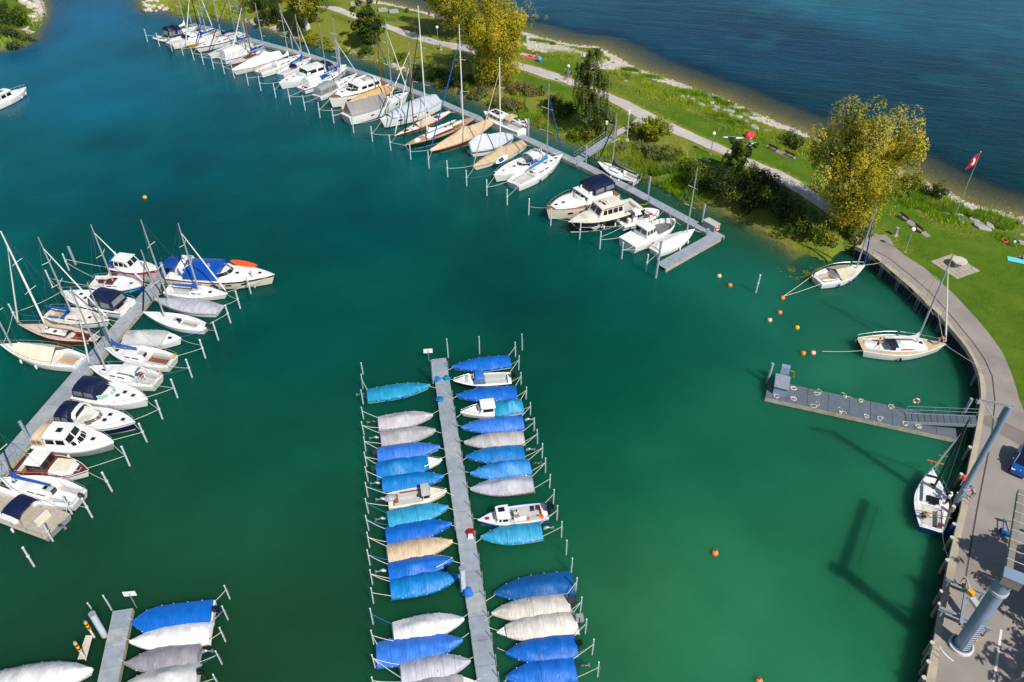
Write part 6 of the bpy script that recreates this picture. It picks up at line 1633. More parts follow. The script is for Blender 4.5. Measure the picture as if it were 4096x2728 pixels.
def hash_(k): return sum(ord(c) * 31 ** i for i, c in enumerate(k)) % 100003
_TX = {}
def text_mesh(txt, size, m):
    key = (txt, size, m)
    if key not in _TX:
        cu = bpy.data.curves.new('lettering', 'FONT'); cu.body = txt; cu.size = size; cu.extrude = .006; cu.align_x = 'CENTER'; cu.align_y = 'CENTER'
        o = bpy.data.objects.new('lettering', cu); COL.objects.link(o); bpy.context.view_layer.update(); me = bpy.data.meshes.new_from_object(o.evaluated_get(bpy.context.evaluated_depsgraph_get())); bpy.data.objects.remove(o); bpy.data.curves.remove(cu); me.materials.clear(); me.materials.append(MATS[m]); _TX[key] = me
    return _TX[key]
FLEET = {b[0]: Boat(*b).build() for b in BOATS}
def W2(b, p): return b.M @ Vector(p)
# ------------------------------------------------------------------ floating docks (each deck panel is a piece of its own)
DOCKS = {}
def dock(name, label, a, b, w, module, deckm='dockdeck', edge=None):
    """a straight or bent pontoon: centre line points a.., width w, split in deck panels with joints"""
    P = [Vector(p) for p in a]; r = thing(name, label, 'pontoon', (P[0].x, P[0].y, 0)); DOCKS[name + label[:6]] = r
    run = resample([tuple(p) for p in P], module); run.append(P[-1])
    if len(run) > 2 and (run[-1] - run[-2]).length < .4: run.pop(-2)
    def nrm(i): t = (run[min(i + 1, len(run) - 1)] - run[max(i - 1, 0)]).normalized(); return Vector((-t.y, t.x))
    g = .018
    for i in range(len(run) - 1):
        p, q = run[i], run[i + 1]; t = (q - p).normalized(); n0, n1 = nrm(i), nrm(i + 1); p2, q2 = p + t * g, q - t * g; z = DZ + random.uniform(-.006, .006)
        c = [p2 - n0 * w / 2, q2 - n1 * w / 2, q2 + n1 * w / 2, p2 + n0 * w / 2]; mb = MB()
        mb.add([local(r, (v.x, v.y, z - .08)) for v in c] + [local(r, (v.x, v.y, z)) for v in c], [(3, 2, 1, 0), (4, 5, 6, 7), (0, 1, 5, 4), (1, 2, 6, 5), (2, 3, 7, 6), (3, 0, 4, 7)])
        mb.build('deck_panel', deckm if deckm != 'dockdeck' else random.choice(('dockdeck', 'dockdeck', 'dockdeck2', 'dockdeck3')), r)
    for sd in (1, -1):
        mb = MB(); rings = []
        for i, p in enumerate(run): o = p + nrm(i) * sd * (w / 2 + .03); q = p + nrm(i) * sd * (w / 2 - .2); rings.append([local(r, (o.x, o.y, DZ - .02)), local(r, (o.x, o.y, -.1)), local(r, (q.x, q.y, -.1)), local(r, (q.x, q.y, DZ - .085))])
        mb.loft(rings, True, True, True); mb.build('side_beam', 'dockside', r)
    for i in range(1, len(run) - 1, 3):
        p = run[i]; t = (run[i + 1] - p).normalized(); mb = MB(); q = local(r, (p.x, p.y, .1)); mb.box((q[0], q[1], .12), (module * 1.6, w * .86, .5), math.atan2(t.y, t.x)); mb.build('float', 'floatblack', r)
    return r, run
wU = 1.55
edge = [Vector(p) for p in DOCK_U_EDGE]; cU = []
for i, p in enumerate(edge): t = (edge[min(i + 1, len(edge) - 1)] - edge[max(i - 1, 0)]).normalized(); cU.append(p + Vector((t.y, -t.x)) * wU / 2)
rU, runU = dock('floating_pontoon', 'long curved grey pontoon with yachts along it, ending in an L shaped arm', [tuple(p) for p in cU], None, wU, 3.1)
e = [Vector(p) for p in DOCK_U_END]; ca = (e[0] + e[3]) / 2; cb = (e[1] + e[2]) / 2; wA = ((e[0] - e[3]).length + (e[1] - e[2]).length) / 2
dock('floating_pontoon', 'short end arm closing the long pontoon at its right end', [tuple(ca), tuple(cb)], None, min(wA, 1.9), 2.4)
l0, l1 = Vector(DOCK_L[0]), Vector(DOCK_L[1]); wL = (Vector(DOCK_L[2]) - Vector(DOCK_L[3])).length; wL = min(1.9, max(1.5, wL)); lt = (l1 - l0).normalized()
dock('floating_pontoon', 'left pontoon running to the left edge under the moored yachts', [tuple(l0), tuple(l1 + lt * 12)], None, wL, 2.9)
q = [Vector(p) for p in DOCK_LH]; dock('floating_pontoon', 'crosswise head of the left pontoon beside the express cruiser', [tuple((q[0] + q[3]) / 2), tuple((q[1] + q[2]) / 2)], None, 1.9, 2.6)
c0, c1 = Vector(DOCK_C[0]), Vector(DOCK_C[1]); wC = (Vector(DOCK_C[2]) - Vector(DOCK_C[3])).length; ct = (c1 - c0).normalized()
rC, runC = dock('floating_pontoon', 'centre pontoon with small covered boats on both sides', [tuple(c0), tuple(c1 + ct * 8)], None, wC, 2.25)
b0, b1 = Vector(DOCK_B[0]), Vector(DOCK_B[1]); wB = (Vector(DOCK_B[2]) - Vector(DOCK_B[3])).length; bt = (b1 - b0).normalized()
dock('floating_pontoon', 'short pontoon in the bottom left corner', [tuple(b0), tuple(b1 + bt * 6)], None, wB, 1.75)
q = [Vector(p) for p in DOCK_R]; rr0, rr1 = (q[0] + q[1]) / 2, (q[2] + q[3]) / 2; wR = (q[0] - q[1]).length
dock('visitor_pontoon', 'wide dark grey visitor pontoon with coiled white ropes, tied to the quay', [tuple(rr0), tuple(rr1)], None, wR, 2.2, 'dockdark')
pt = (rr1 - rr0).normalized(); pn_ = Vector((-pt.y, pt.x)); pn_ = pn_ if pn_.y > 0 else -pn_
# berth brackets on the centre pontoon
ORD = ['first', 'second', 'third', 'fourth', 'fifth', 'sixth', 'seventh', 'eighth', 'ninth', 'tenth', 'eleventh', 'twelfth', 'thirteenth', 'fourteenth', 'fifteenth', 'sixteenth', 'seventeenth', 'eighteenth', 'nineteenth', 'twentieth', 'twenty-first']
def bracket(p, sd):
    o = thing('berth_bracket', 'slim steel berth bracket standing on the centre pontoon edge', 'bracket', (p[0], p[1], DZ), math.atan2(ct.y, ct.x), 'berth brackets along the centre pontoon'); mb = MB(); mb.tube([(0, 0, -.2), (0, 0, .95)], .035, 5); mb.build('post', 'galv', o); mb = MB(); mb.tube([(-.55, 0, .02), (.55, 0, .02)], .03, 5); mb.build('foot_rail', 'galv', o); return o
for i, p in enumerate(BRK_R + BRK_L):
    o = bracket(p, 1); o['label'] = f"{ORD[i if i < len(BRK_R) else i - len(BRK_R)]} steel berth bracket on the {'right' if i < len(BRK_R) else 'left'} edge of the centre pontoon, from its far tip"
    if i >= len(BRK_R): o['group'] = 'berth brackets on the left edge of the centre pontoon'
# ------------------------------------------------------------------ labels that single a thing out: by the nearest boat or landmark
SHORT = {}
def short_of(lb):
    s = lb.split(',')[0]; w_ = s.split(); return ' '.join(w_[:9])
LAND_M = [(b.x, b.y, k) for k, b in FLEET.items()]
SN = dict(U1='the navy tented yacht', U2='the white yacht beside the yellow hull', U3='the yellow hulled sailboat', U4='the yacht with navy boom cover', U5='the grey decked yacht', U6='the boxy white tent yacht', U7='the brown wooden sailboat', U8='the fully white wrapped sailboat', U9='the yacht with yellow lifebuoy', U10='the small blue boom sailboat', U11='the large white cabin cruiser', U11b='the half hidden sailboat', U12='the yacht with orange lifebuoy', U13='the grey sprayhood yacht', U14='the flybridge yacht with brown foredeck', U15='the mustard covered sailboat', U16='the grey boom tent yacht', U17='the pale blue grey covered yacht', U18='the varnished racing sloop', U19='the dark green classic yacht', U20='the beige covered mahogany yacht', U21='the pale grey covered boat', U22='the white hull under beige cover', U23='the cruiser with radar arch', U24='the teal boom cover yacht', U25='the navy canopy motor yacht', U26='the black trawler', U27='the T roof boat', U28='the white workboat', U29='the white covered keelboat', U30='the solar panel cruiser', U31='the charcoal sail yacht', L1='the red hulled cabin boat', L2='the long express cruiser', L3='the blue graphics yacht', L4='the navy camper top cruiser', L5='the blue striped yacht', L6='the mahogany classic yacht', L7='the cream awning yacht', R1='the low yacht with blue boom', R2='the silver covered keelboat', R3='the bare racing keelboat', R4='the peaked grey covered boat', R5='the slack blue sail yacht', R6='the white sun awning yacht', R7='the navy soft top cruiser', R8='the navy hulled sports cruiser', R9='the beige canvas hardtop cruiser', R10='the old mahogany cruiser', R11='the long blue boom yacht', R12='the aluminium work boat', M1='the lone white motor boat', BL1='the bottom left white cover', BL2='the broad blue tarpaulin boat', BL3='the crumpled white sheet boat', BL4='the mid grey covered boat', BL5='the light grey peaked boat', C1='the lone turquoise boat', C2='the farther grey boat', C3='the lime hulled grey boat', C4='the royal blue boat with dark outboard', C5='the white bowed blue boat', C6='the blue boat by the cream one', C7='the open cream boat', C8='the red hulled turquoise boat', C9='the blue boat above the beige', C10='the beige covered boat', C11='the blue boat below the beige', C12='the blue boat before the gap', C13='the white ridge covered boat', C14='the longest blue boat', C15='the lower grey boat', C16='the pale boat at the bottom edge', E1='the outermost right blue boat', E2='the blue hooded open boat', E3='the blunt bowed blue boat', E4='the white and turquoise cabin boat', E5='the blue boat by the turquoise cabin boat', E6='the aqua lined grey boat', E7='the yellow edged blue boat', E8='the blue peaked boat', E9='the grey peaked boat', E10='the open fishing boat', E11='the turquoise boat by the fishing boat', E12='the deep blue boat', E13='the cream grey boat', E14='the stone grey white bowed boat', E15='the smooth taut blue boat', E16='the lowest right blue boat', S1='the cream awning quay yacht', S2='the large cruising yacht', S3='the blue yacht under the crane')
OTHER = [(STONETAB[0][0], STONETAB[0][1], 'the round stone table'), (FLAG[0][0], FLAG[0][1], 'the flagpole'), (GATE[0][0], GATE[0][1], 'the gangway gate'), (T['birch'][0], T['birch'][1], 'the weeping birch'), (T['willow3'][0], T['willow3'][1], 'the big right hand willow'), (T['willow2'][0], T['willow2'][1], 'the tall golden willow'), (T['maple'][0], T['maple'][1], 'the small dark maple'), (T['gold'][0], T['gold'][1], 'the golden bush'), (T['elder'][0], T['elder'][1], 'the dark green elder'), (PEOPLE['ball'][0], PEOPLE['ball'][1], 'the blue ball'), (PEOPLE['parasol'][0], PEOPLE['parasol'][1], 'the red parasol'), (PEOPLE['bike'][0], PEOPLE['bike'][1], 'the bicycle'), (CRANE2[0][0], CRANE2[0][1], 'the thick crane column'), (CRANE1[2][0], CRANE1[2][1], 'the slim crane column'), (LAMPS[1][0], LAMPS[1][1], 'the middle globe lamp'), (LAMPS[2][0], LAMPS[2][1], 'the globe lamp by the walkers'), (T['willow0'][0], T['willow0'][1], 'the far left willow'), (RIPRAP[5][0][0], RIPRAP[5][0][1], 'the far boulder tip'), (BANKPOSTS[1][0], BANKPOSTS[1][1], 'the top left bank posts')]
def unique_labels(items, boats=True, others=True):
    """items: (object, phrase, x, y). label = phrase + nearest landmark; equal ones are told apart left to right"""
    lm = ([(x, y, SN[k]) for x, y, k in LAND_M] if boats else []) + (OTHER if others else []); by = {}; used = {}
    for o, ph, x, y in items:
        c = sorted(lm, key=lambda q: (q[0] - x) ** 2 + (q[1] - y) ** 2)[:3]; pick = next((q for q in c[:2] if (ph, q[2]) not in used), c[0]); used[(ph, pick[2])] = 1; by.setdefault((ph, pick[2]), []).append((x, y, o))
    for (ph, nm), L_ in by.items():
        L_.sort(key=lambda q: (q[0], q[1])); n = len(L_)
        for i, (x, y, o) in enumerate(L_):
            o['label'] = f'{ph} nearest {nm}' if n == 1 else f"{'left' if i == 0 else 'right'} of two: {ph} nearest {nm}" if n == 2 else f'{ORD[min(i, 20)]} from left: {ph} nearest {nm}'
# ------------------------------------------------------------------ mooring piles
PROTO = {}
def pile(kind, x, y, H):
    rad = dict(grey=.1, thick=.17, slim=.055, fat=.26, wood=.1, marker=.09)[kind]; m = dict(grey='pilepaint', thick='steel', slim='pilepaint', fat='pilepaint', wood='timberpile', marker='markpaint')[kind]
    o = thing('mooring_pile', '', 'mooring pile', (x, y, 0)); lx, ly = random.uniform(-.06, .06), random.uniform(-.06, .06); P = lambda z: (lx * z / H, ly * z / H, z)
    mb = MB(); mb.tube([P(.1), P(H)], rad, 9); mb.build('shaft', m, o, R(40)); mb = MB(); mb.tube([P(-1.4), P(.1)], rad * 1.05, 8); mb.build('algae_foot', 'algae', o, R(40))
    mb = MB(); mb.tube([P(H - .02), P(H + .025)], rad * 1.12, 9); mb.build('cap', 'white' if kind in ('grey', 'slim') else 'galv', o, R(40))
    if kind in ('grey',) and random.random() < .8: mb = MB(); mb.tube([P(H * .55), P(H * .55 + .12)], rad * 1.45, 8); mb.build('rope_collar', 'rope', o, R(40))
    if kind == 'slim': mb = MB(); mb.tube([(rad + .05, 0, .2), (rad + .05, 0, H * .72), (rad, 0, H * .75)], .016, 4); mb.build('slide_rod', 'galv', o)
    if kind == 'marker':
        for k in (.52, .7, .88): mb = MB(); mb.tube([P(H * k), P(H * k + .18)], rad * 1.5, 8); mb.build('yellow_band', 'yellowpaint', o, R(40))
        for k in (.6, .79): mb = MB(); mb.tube([P(H * k), P(H * k + .2)], rad * 1.2, 8); mb.build('black_band', 'tyre', o, R(40))
    return o
items = []; PX = []
PH = dict(grey='pale mooring pile', thick='thick steel dolphin pile', slim='slim white berth pole', fat='fat grey dolphin pile', wood='weathered wooden pile', marker='yellow and black marker pile')
for k, x, y, H in PILES:
    o = pile(k, x, y, H); o['group'] = PH[k] + 's in the basin'; items.append((o, PH[k], x, y)); PX.append((x, y, H, k))
unique_labels(items, True, False)
items = []
for x, y, H in BANKPOSTS:
    o = thing('bank_post', '', 'post', (x, y, 0)); mb = MB(); mb.tube([(0, 0, -1), (0, 0, H)], [.13, .11], 8); mb.build('shaft', 'timberpile', o, R(40)); mb = MB(); mb.tube([(0, 0, H - .01), (0, 0, H + .02)], .115, 8); mb.build('end_grain', 'endgrain', o); items.append((o, 'weathered grey post of the top left bank', x, y))
items.sort(key=lambda q: q[2])
for i, it in enumerate(items): it[0]['label'] = f'{ORD[i]} weathered grey post of the top left bank, counted from the left'; it[0]['group'] = 'posts round the top left bank'
# mooring lines are parts of their boats: out to the nearest piles, in to the dock
def sag(a, b, s, n=7): a, b = Vector(a), Vector(b); return [a.lerp(b, i / n) - Vector((0, 0, s * 4 * (i / n) * (1 - i / n))) for i in range(n + 1)]
runs = [(p.x, p.y) for p in runU + runC]
rl = random.Random(3)
for k, b in FLEET.items():
    if k in ('M1', 'BL1'): continue
    cand = []
    for tt in (0.02, .97):
        for (px, py, H, kd) in PX:
            if kd in ('thick', 'fat', 'wood', 'marker'): continue
            e = W2(b, (b.X(tt), 0, 0)); d_ = math.hypot(px - e.x, py - e.y)
            if d_ < 7.0: cand.append((d_, tt, px, py, H))
    if cand:
        tt = min(cand)[1]; cs = sorted(c for c in cand if c[1] == tt)[:2]
        for d_, _, px, py, H in cs:
            lp = b.M.inverted() @ Vector((px, py, 0)); sd = 1 if lp.y > 0 else -1; a = Vector((b.X(tt), sd * b.hb(tt) * .8, b.zs(tt) + .05)); e = Vector((lp.x, lp.y, H * (.55 if b.L > 7.2 else .72)))
            mb = MB(); mb.tube(sag(a, e, rl.uniform(.02, .28) * min(1, d_ / 5)), .026, 4); mb.build('mooring_line', 'rope' if rl.random() < .88 else 'ropeblue', b.root)
        ot = .97 if tt < .5 else .02
        if k[0] in 'UCELRB' and k not in ('R12', 'L1', 'L2'):
            dr = -1 if ot < .5 else 1
            for sd in ((1, -1) if b.L > 7.2 else (rl.choice((1, -1)),)):
                a = Vector((b.X(ot), sd * b.hb(ot) * .7, b.zs(ot) + .03)); e = a + Vector((dr * rl.uniform(.7, 1.1), sd * .5, DZ - a.z)); mb = MB(); mb.tube(sag(a, e, .06, 4), .024, 4); mb.build('mooring_line', 'rope', b.root)
def world_line(bk, t, sd, target, s=.1):
    b = FLEET[bk]; a = Vector((b.X(t), sd * b.hb(t) * .9, b.zs(t) + .05)); e = b.M.inverted() @ Vector(target); mb = MB(); mb.tube(sag(a, e, s, 9), .03, 4); mb.build('mooring_line', 'rope', b.root)
world_line('S1', .02, 1, (BUOYS[2][0], BUOYS[2][1], .35)); world_line('S1', .02, -1, (BUOYS[2][0], BUOYS[2][1], .35)); world_line('S1', .97, 1, (Q_OUT[2][0], Q_OUT[2][1], QZ + .1))
world_line('S2', .02, -1, (BUOYS[7][0] + 1.2, BUOYS[7][1] + .3, .1)); world_line('S2', .98, 1, (Q_OUT[6][0], Q_OUT[6][1], QZ + .12), .05); world_line('S2', .98, -1, (Q_OUT[10][0], Q_OUT[10][1], QZ + .12), .05)
world_line('S3', .02, -1, (Q_OUT[24][0], Q_OUT[24][1], QZ + .12), .3)
# ------------------------------------------------------------------ dock equipment
def rail_run(o, pts, z0, zs_, posts, r=.025, m='galv'):
    for k, z in enumerate(zs_): mb = MB(); mb.tube([(p[0], p[1], p[2] + z) for p in pts], r, 5); mb.build('handrail', m, o)
    for u in np.linspace(0, 1, posts):
        q = u * (len(pts) - 1); i = min(int(q), len(pts) - 2); p = Vector(pts[i]).lerp(Vector(pts[i + 1]), q - i); mb = MB(); mb.tube([(p.x, p.y, p.z + z0), (p.x, p.y, p.z + zs_[-1])], r, 5); mb.build('post', m, o)
def gangway(name, label, A, za, Bp, zb, w, n, deckm, side):
    a, b = Vector((*A, za)), Vector((*Bp, zb)); o = thing(name, label, 'gangway', (a.x, a.y, 0)); d = b - a; t = Vector((d.x, d.y)).normalized(); nn = Vector((-t.y, t.x, 0)); L0 = Vector((a.x, a.y, 0))
    for i in range(n):
        p, q = a + d * (i / n + .004) - L0, a + d * ((i + 1) / n - .004) - L0; mb = MB(); c = [p - nn * w / 2, q - nn * w / 2, q + nn * w / 2, p + nn * w / 2]; mb.add([tuple(v - Vector((0, 0, .06))) for v in c] + [tuple(v) for v in c], [(3, 2, 1, 0), (4, 5, 6, 7), (0, 1, 5, 4), (1, 2, 6, 5), (2, 3, 7, 6), (3, 0, 4, 7)]); mb.build('tread_panel', deckm, o)
    for sd in (1, -1):
        mb = MB(); e = nn * (w / 2 + .05) * sd; p, q = a + e - L0, b + e - L0; f = nn * .04; mb.loft([[v - f - Vector((0, 0, .3)), v + f - Vector((0, 0, .3)), v + f + Vector((0, 0, .06)), v - f + Vector((0, 0, .06))] for v in (p, q)], True, True, True); mb.build('side_girder', 'galv', o)
    for sd in side: e = nn * (w / 2 + .05) * sd; rail_run(o, [a + e - L0, a.lerp(b, .5) + e - L0, b + e - L0], 0, (.55, 1.05), 6)
    return o
gangway('gangway', 'dark ribbed gangway from the quay down to the visitor pontoon', RAMP_R[0], .62, RAMP_R[1], QZ + .16, 1.25, 11, 'dockdark', (1,))
gangway('gangway', 'grey gangway bridge from the long pontoon to the gate on the bank', RAMP_U[0], .62, RAMP_U[1], QZ + .12, 1.35, 13, 'dockdeck', (1,))
# gate at the head of the gangway
ga, gb = Vector(GATE[0]), Vector(GATE[1]); gt = (gb - ga); o = thing('gangway_gate', 'tall wire mesh gate with steel frame at the head of the bank gangway', 'gate', (ga.x, ga.y, QZ), math.atan2(gt.y, gt.x)); wg = gt.length
for x in (0, wg * .62, wg): mb = MB(); mb.box((x, 0, 1.1), (.1, .1, 2.4)); mb.build('post', 'galv', o)
mb = MB(); mb.box((wg / 2, 0, 2.33), (wg + .2, .14, .1)); mb.build('lintel', 'galv', o); mb = MB(); mb.box((wg / 2, 0, .03), (wg, .3, .08)); mb.build('sill', 'galv', o); mb = MB()
for i in range(22): mb.box((wg * i / 22 + .06, 0, 1.15), (.012, .012, 2.2))
for i in range(16): mb.box((wg * .5, 0, .15 + i * .14), (wg, .012, .012))
tag(mb.build('wire_mesh', 'wire', o), kind='stuff'); mb = MB(); mb.box((-.22, 0, 1.), (.3, .3, 2.1)); mb.build('meter_cabinet', 'dgrey', o); mb = MB(); mb.tube([(-.22, 0, 2.05), (-.22, 0, 2.6)], .24, 10); mb.build('cabinet_hood', 'white', o, R(40))
# service pedestals, box, fence panel, life ring
for i, (p, lb) in enumerate(zip(UPED, ('small grey power pedestal on the long pontoon beside yellow hose', 'small grey power pedestal by the L arm corner', 'small grey power pedestal at the foot of the bank gangway'))):
    o = thing('power_pedestal', lb, 'pedestal', (p[0], p[1], DZ)); mb = MB(); mb.box((0, 0, .45), (.32, .26, .9), taper=.9); mb.build('cabinet', 'cranepaint', o); mb = MB(); mb.box((0, 0, .93), (.4, .34, .1), taper=.7); mb.build('cap', 'galv', o)
o = thing('hose', '', 'hose', (UPED[0][0], UPED[0][1], DZ)); tag(o, 'loose bright yellow hose beside the pontoon pedestal', 'hose'); mb = MB(); mb.tube([(-.3 - .3 * i + .2 * math.sin(i * 2), -.25 - .1 * i + .25 * math.cos(i * 2.3), .06 - .05 * i) for i in range(9)], .05, 5); mb.build('hose_loop', 'yellowpaint', o)
u = [Vector(p) for p in UBOX]; uc = sum(u, Vector((0, 0))) / 4; ut = (u[1] - u[0]); o = thing('storage_box', 'grey storage box standing behind the pontoon corner with a life ring', 'box', (uc.x, uc.y, DZ), math.atan2(ut.y, ut.x)); wd_ = (u[3] - u[0]).length
mb = MB(); mb.box((0, 0, .5), (ut.length, max(.9, wd_), 1.)); mb.build('body', 'mgrey', o); mb = MB(); mb.box((0, 0, 1.03), (ut.length + .08, max(.9, wd_) + .08, .06)); mb.build('lid', 'lgrey2', o)
def lifering(x, y, z, rz, label, axis='X'):
    o = thing('life_ring', label, 'life ring', (x, y, z), rz); mb = MB(); mb.torus((0, 0, 0), .3, .085, axis, 16, 6, 0, 1); mb.build('ring', ['ringwhite', 'orange'], o, R(60)); return o
e = uc + ut.normalized() * (ut.length / 2 + .1); lifering(e.x, e.y, DZ + .55, math.atan2(ut.y, ut.x), 'white life ring hung on the end of the grey storage box')
f0, f1 = Vector(UFENCE[0]), Vector(UFENCE[1]); ft = f1 - f0; o = thing('fence_panel', 'short galvanised bar fence panel across the long pontoon', 'fence', (f0.x, f0.y, DZ), math.atan2(ft.y, ft.x)); mb = MB()
for x in (0, ft.length): mb = MB(); mb.tube([(x, 0, 0), (x, 0, 1.1)], .03, 5); mb.build('post', 'galv', o)
for z in (.15, 1.1): mb = MB(); mb.tube([(0, 0, z), (ft.length, 0, z)], .025, 5); mb.build('rail', 'galv', o)
for i in range(1, 8): mb = MB(); mb.tube([(ft.length * i / 8, 0, .15), (ft.length * i / 8, 0, 1.1)], .015, 4); mb.build('bar', 'galv', o)
lifering(BUOYRING[0], BUOYRING[1], DZ + 1.05, math.atan2(pt.y, pt.x) + math.pi / 2, 'white and orange life ring on the visitor gangway railing')
o = thing('yellow_post', 'short yellow post at the tip of the L arm', 'post', (cb.x - .5, cb.y + .5, DZ)); mb = MB(); mb.tube([(0, 0, 0), (0, 0, 1.1)], .05, 6); mb.build('shaft', 'yellowpaint', o)
# service hut on the visitor pontoon and the coiled ropes lying on it
hx, hy = CABIN[0]; ph_ = math.atan2(pt.y, pt.x); o = thing('pump_station', 'grey pump station with a tilted lid at the outer end of the visitor pontoon', 'pump station', (hx + .1, hy + .9, DZ), ph_)
mb = MB(); mb.box((0, 0, .55), (1.5, 2.2, 1.1), taper=.96); mb.build('housing', 'cranepaint', o); mb = MB(); mb.box((0, -.1, 1.16), (1.6, 2.3, .07), tilt=.06); mb.build('lid', 'galv', o); mb = MB(); mb.box((.1, 1.55, 1.35), (1., .7, 1.5), taper=.9); mb.build('cabinet', 'cranepaint', o); mb = MB(); mb.tube([(.7, 1.6, 1.6), (1.1, 1.7, 1.4), (1.2, 1.7, .6)], .04, 5); mb.build('hose', 'orange', o)
items = []
for i, (x, y) in enumerate(COILS):
    o = thing('coiled_rope', '', 'rope', (x, y, DZ + .02)); rr = random.Random(i); mb = MB(); P = []; n = 34
    for j in range(n): u = j / n; a = u * 15; r_ = .32 * (1 - .45 * u) if i % 3 == 0 else .2 + .16 * math.sin(u * 7 + i); P.append((r_ * math.cos(a) * (1 + .3 * math.sin(3 * u + i)) + (u - .5) * (.1 if i % 3 == 0 else .8) * math.cos(i), r_ * math.sin(a) + (u - .5) * .7 * math.sin(i), .02 + .03 * (j % 3)))
    mb.tube(P, .032, 4); mb.build('rope_loops', 'rope', o); s_ = (Vector((x, y)) - rr0).dot(pt); far = (Vector((x, y)) - rr0).dot(pn_) > 0; items.append((s_, far, o))
items.sort(key=lambda q: q[0])
for far in (True, False):
    L_ = [q for q in items if q[1] == far]
    for i, q in enumerate(L_): q[2]['label'] = f"{ORD[i]} loose white rope along the {'far' if far else 'near'} edge of the visitor pontoon, from its left end"; q[2]['group'] = 'white ropes lying on the visitor pontoon'
# signs seen from behind at the pontoon tips
for (p, H), lb in zip(SIGNS, ('white sign plate on a thin pole at the tip of the centre pontoon', 'white sign plate on a thin pole at the tip of the bottom left pontoon')):
    o = thing('sign', lb, 'sign', (p[0], p[1], 0), .1); mb = MB(); mb.tube([(0, 0, -1), (0, 0, H)], .04, 6); mb.build('pole', 'galv', o); mb = MB(); mb.box((0, .05, H - .1), (1.05, .04, .62)); mb.build('plate', 'white', o)
# bundles left on the docks
for i, ((p, m), lb) in enumerate(zip(BAGS, ('folded blue tarpaulin on the left side of the centre pontoon tip', 'crumpled turquoise tarpaulin on the right side of the centre pontoon tip', 'small crumpled blue sheet further down the centre pontoon', 'red and white bag on the centre pontoon by the turquoise boat', 'blue wrapped bundle hanging over the centre pontoon edge by the dolphin pile'))):
    o = thing('folded_tarpaulin' if m != 'red' else 'bag', lb, 'tarpaulin' if m != 'red' else 'bag', (p[0], p[1], DZ)); mb = MB(); nu, nv = 12, 6; r_ = []
    for a in range(nv + 1):
        t = math.pi / 2 * a / nv; r_.append([(math.cos(j / nu * 6.283) * math.cos(t) * .42 * (1 + .9 * noise.noise((j * .9, a * .3, i))), math.sin(j / nu * 6.283) * math.cos(t) * .5 * (1 + .7 * noise.noise((j * .6, i, a))), math.sin(t) * .24 * (1 + .9 * noise.noise((j * 1.3, a * .8, i + 5)))) for j in range(nu)])
    mb.loft(r_, True, False, True); mb.build('bundle', m, o, R(50))
    if m == 'red': mb = MB(); mb.box((0, -.5, .15), (.5, .4, .3), taper=.8); mb.build('white_sack', 'white', o)
# moored work raft by the marker piles, dinghies, boards
P = [Vector(p) for p in SCOW]; c = sum(P, Vector((0, 0))) / 4; o = thing('raft', 'weathered white plank raft held between the two marker piles', 'raft', (c.x, c.y, .05)); mb = MB(); q = [p - c for p in P]; mb.add([(p.x, p.y, -.1) for p in q] + [(p.x, p.y, .2) for p in q], [(0, 1, 2, 3), (7, 6, 5, 4), (0, 4, 5, 1), (1, 5, 6, 2), (2, 6, 7, 3), (3, 7, 4, 0)]); mb.build('float', 'floatblack', o)
for i in range(5):
    a0, a1 = i / 5 + .01, (i + 1) / 5 - .01; mb = MB(); c4 = [q[0].lerp(q[1], a0), q[0].lerp(q[1], a1), q[3].lerp(q[2], a1), q[3].lerp(q[2], a0)]; mb.add([(p.x, p.y, .2) for p in c4] + [(p.x, p.y, .25) for p in c4], [(3, 2, 1, 0), (4, 5, 6, 7), (0, 1, 5, 4), (1, 2, 6, 5), (2, 3, 7, 6), (3, 0, 4, 7)]); mb.f = [f[::-1] for f in mb.f]; mb.build('plank', 'palerock', o)
def dinghy(a, b, z, label):
    a, b = Vector(a), Vector(b); d = b - a; L_ = max(2.2, d.length); c = (a + b) / 2; o = thing('dinghy', label, 'dinghy', (c.x, c.y, z), math.atan2(d.y, d.x)); mb = MB(); w_ = .62
    mb.tube([(-L_ / 2, w_, .3), (L_ * .15, w_, .3), (L_ * .38, w_ * .6, .36), (L_ * .5, 0, .42), (L_ * .38, -w_ * .6, .36), (L_ * .15, -w_, .3), (-L_ / 2, -w_, .3)], .2, 8); mb.build('tube', 'white', o, R(60)); mb = MB(); mb.box((-.15, 0, .18), (L_ * .8, w_ * 1.7, .1)); mb.build('floor', 'lgrey', o); mb = MB(); mb.box((-.2, 0, .36), (.3, w_ * 1.8, .06)); mb.build('thwart', 'dgrey', o)
dinghy(TENDER[0], TENDER[1], 0, 'white inflatable dinghy floating behind the navy tented yacht'); dinghy(TENDER[2], TENDER[3], .75, 'white inflatable dinghy slung across the stern of the solar panel cruiser')
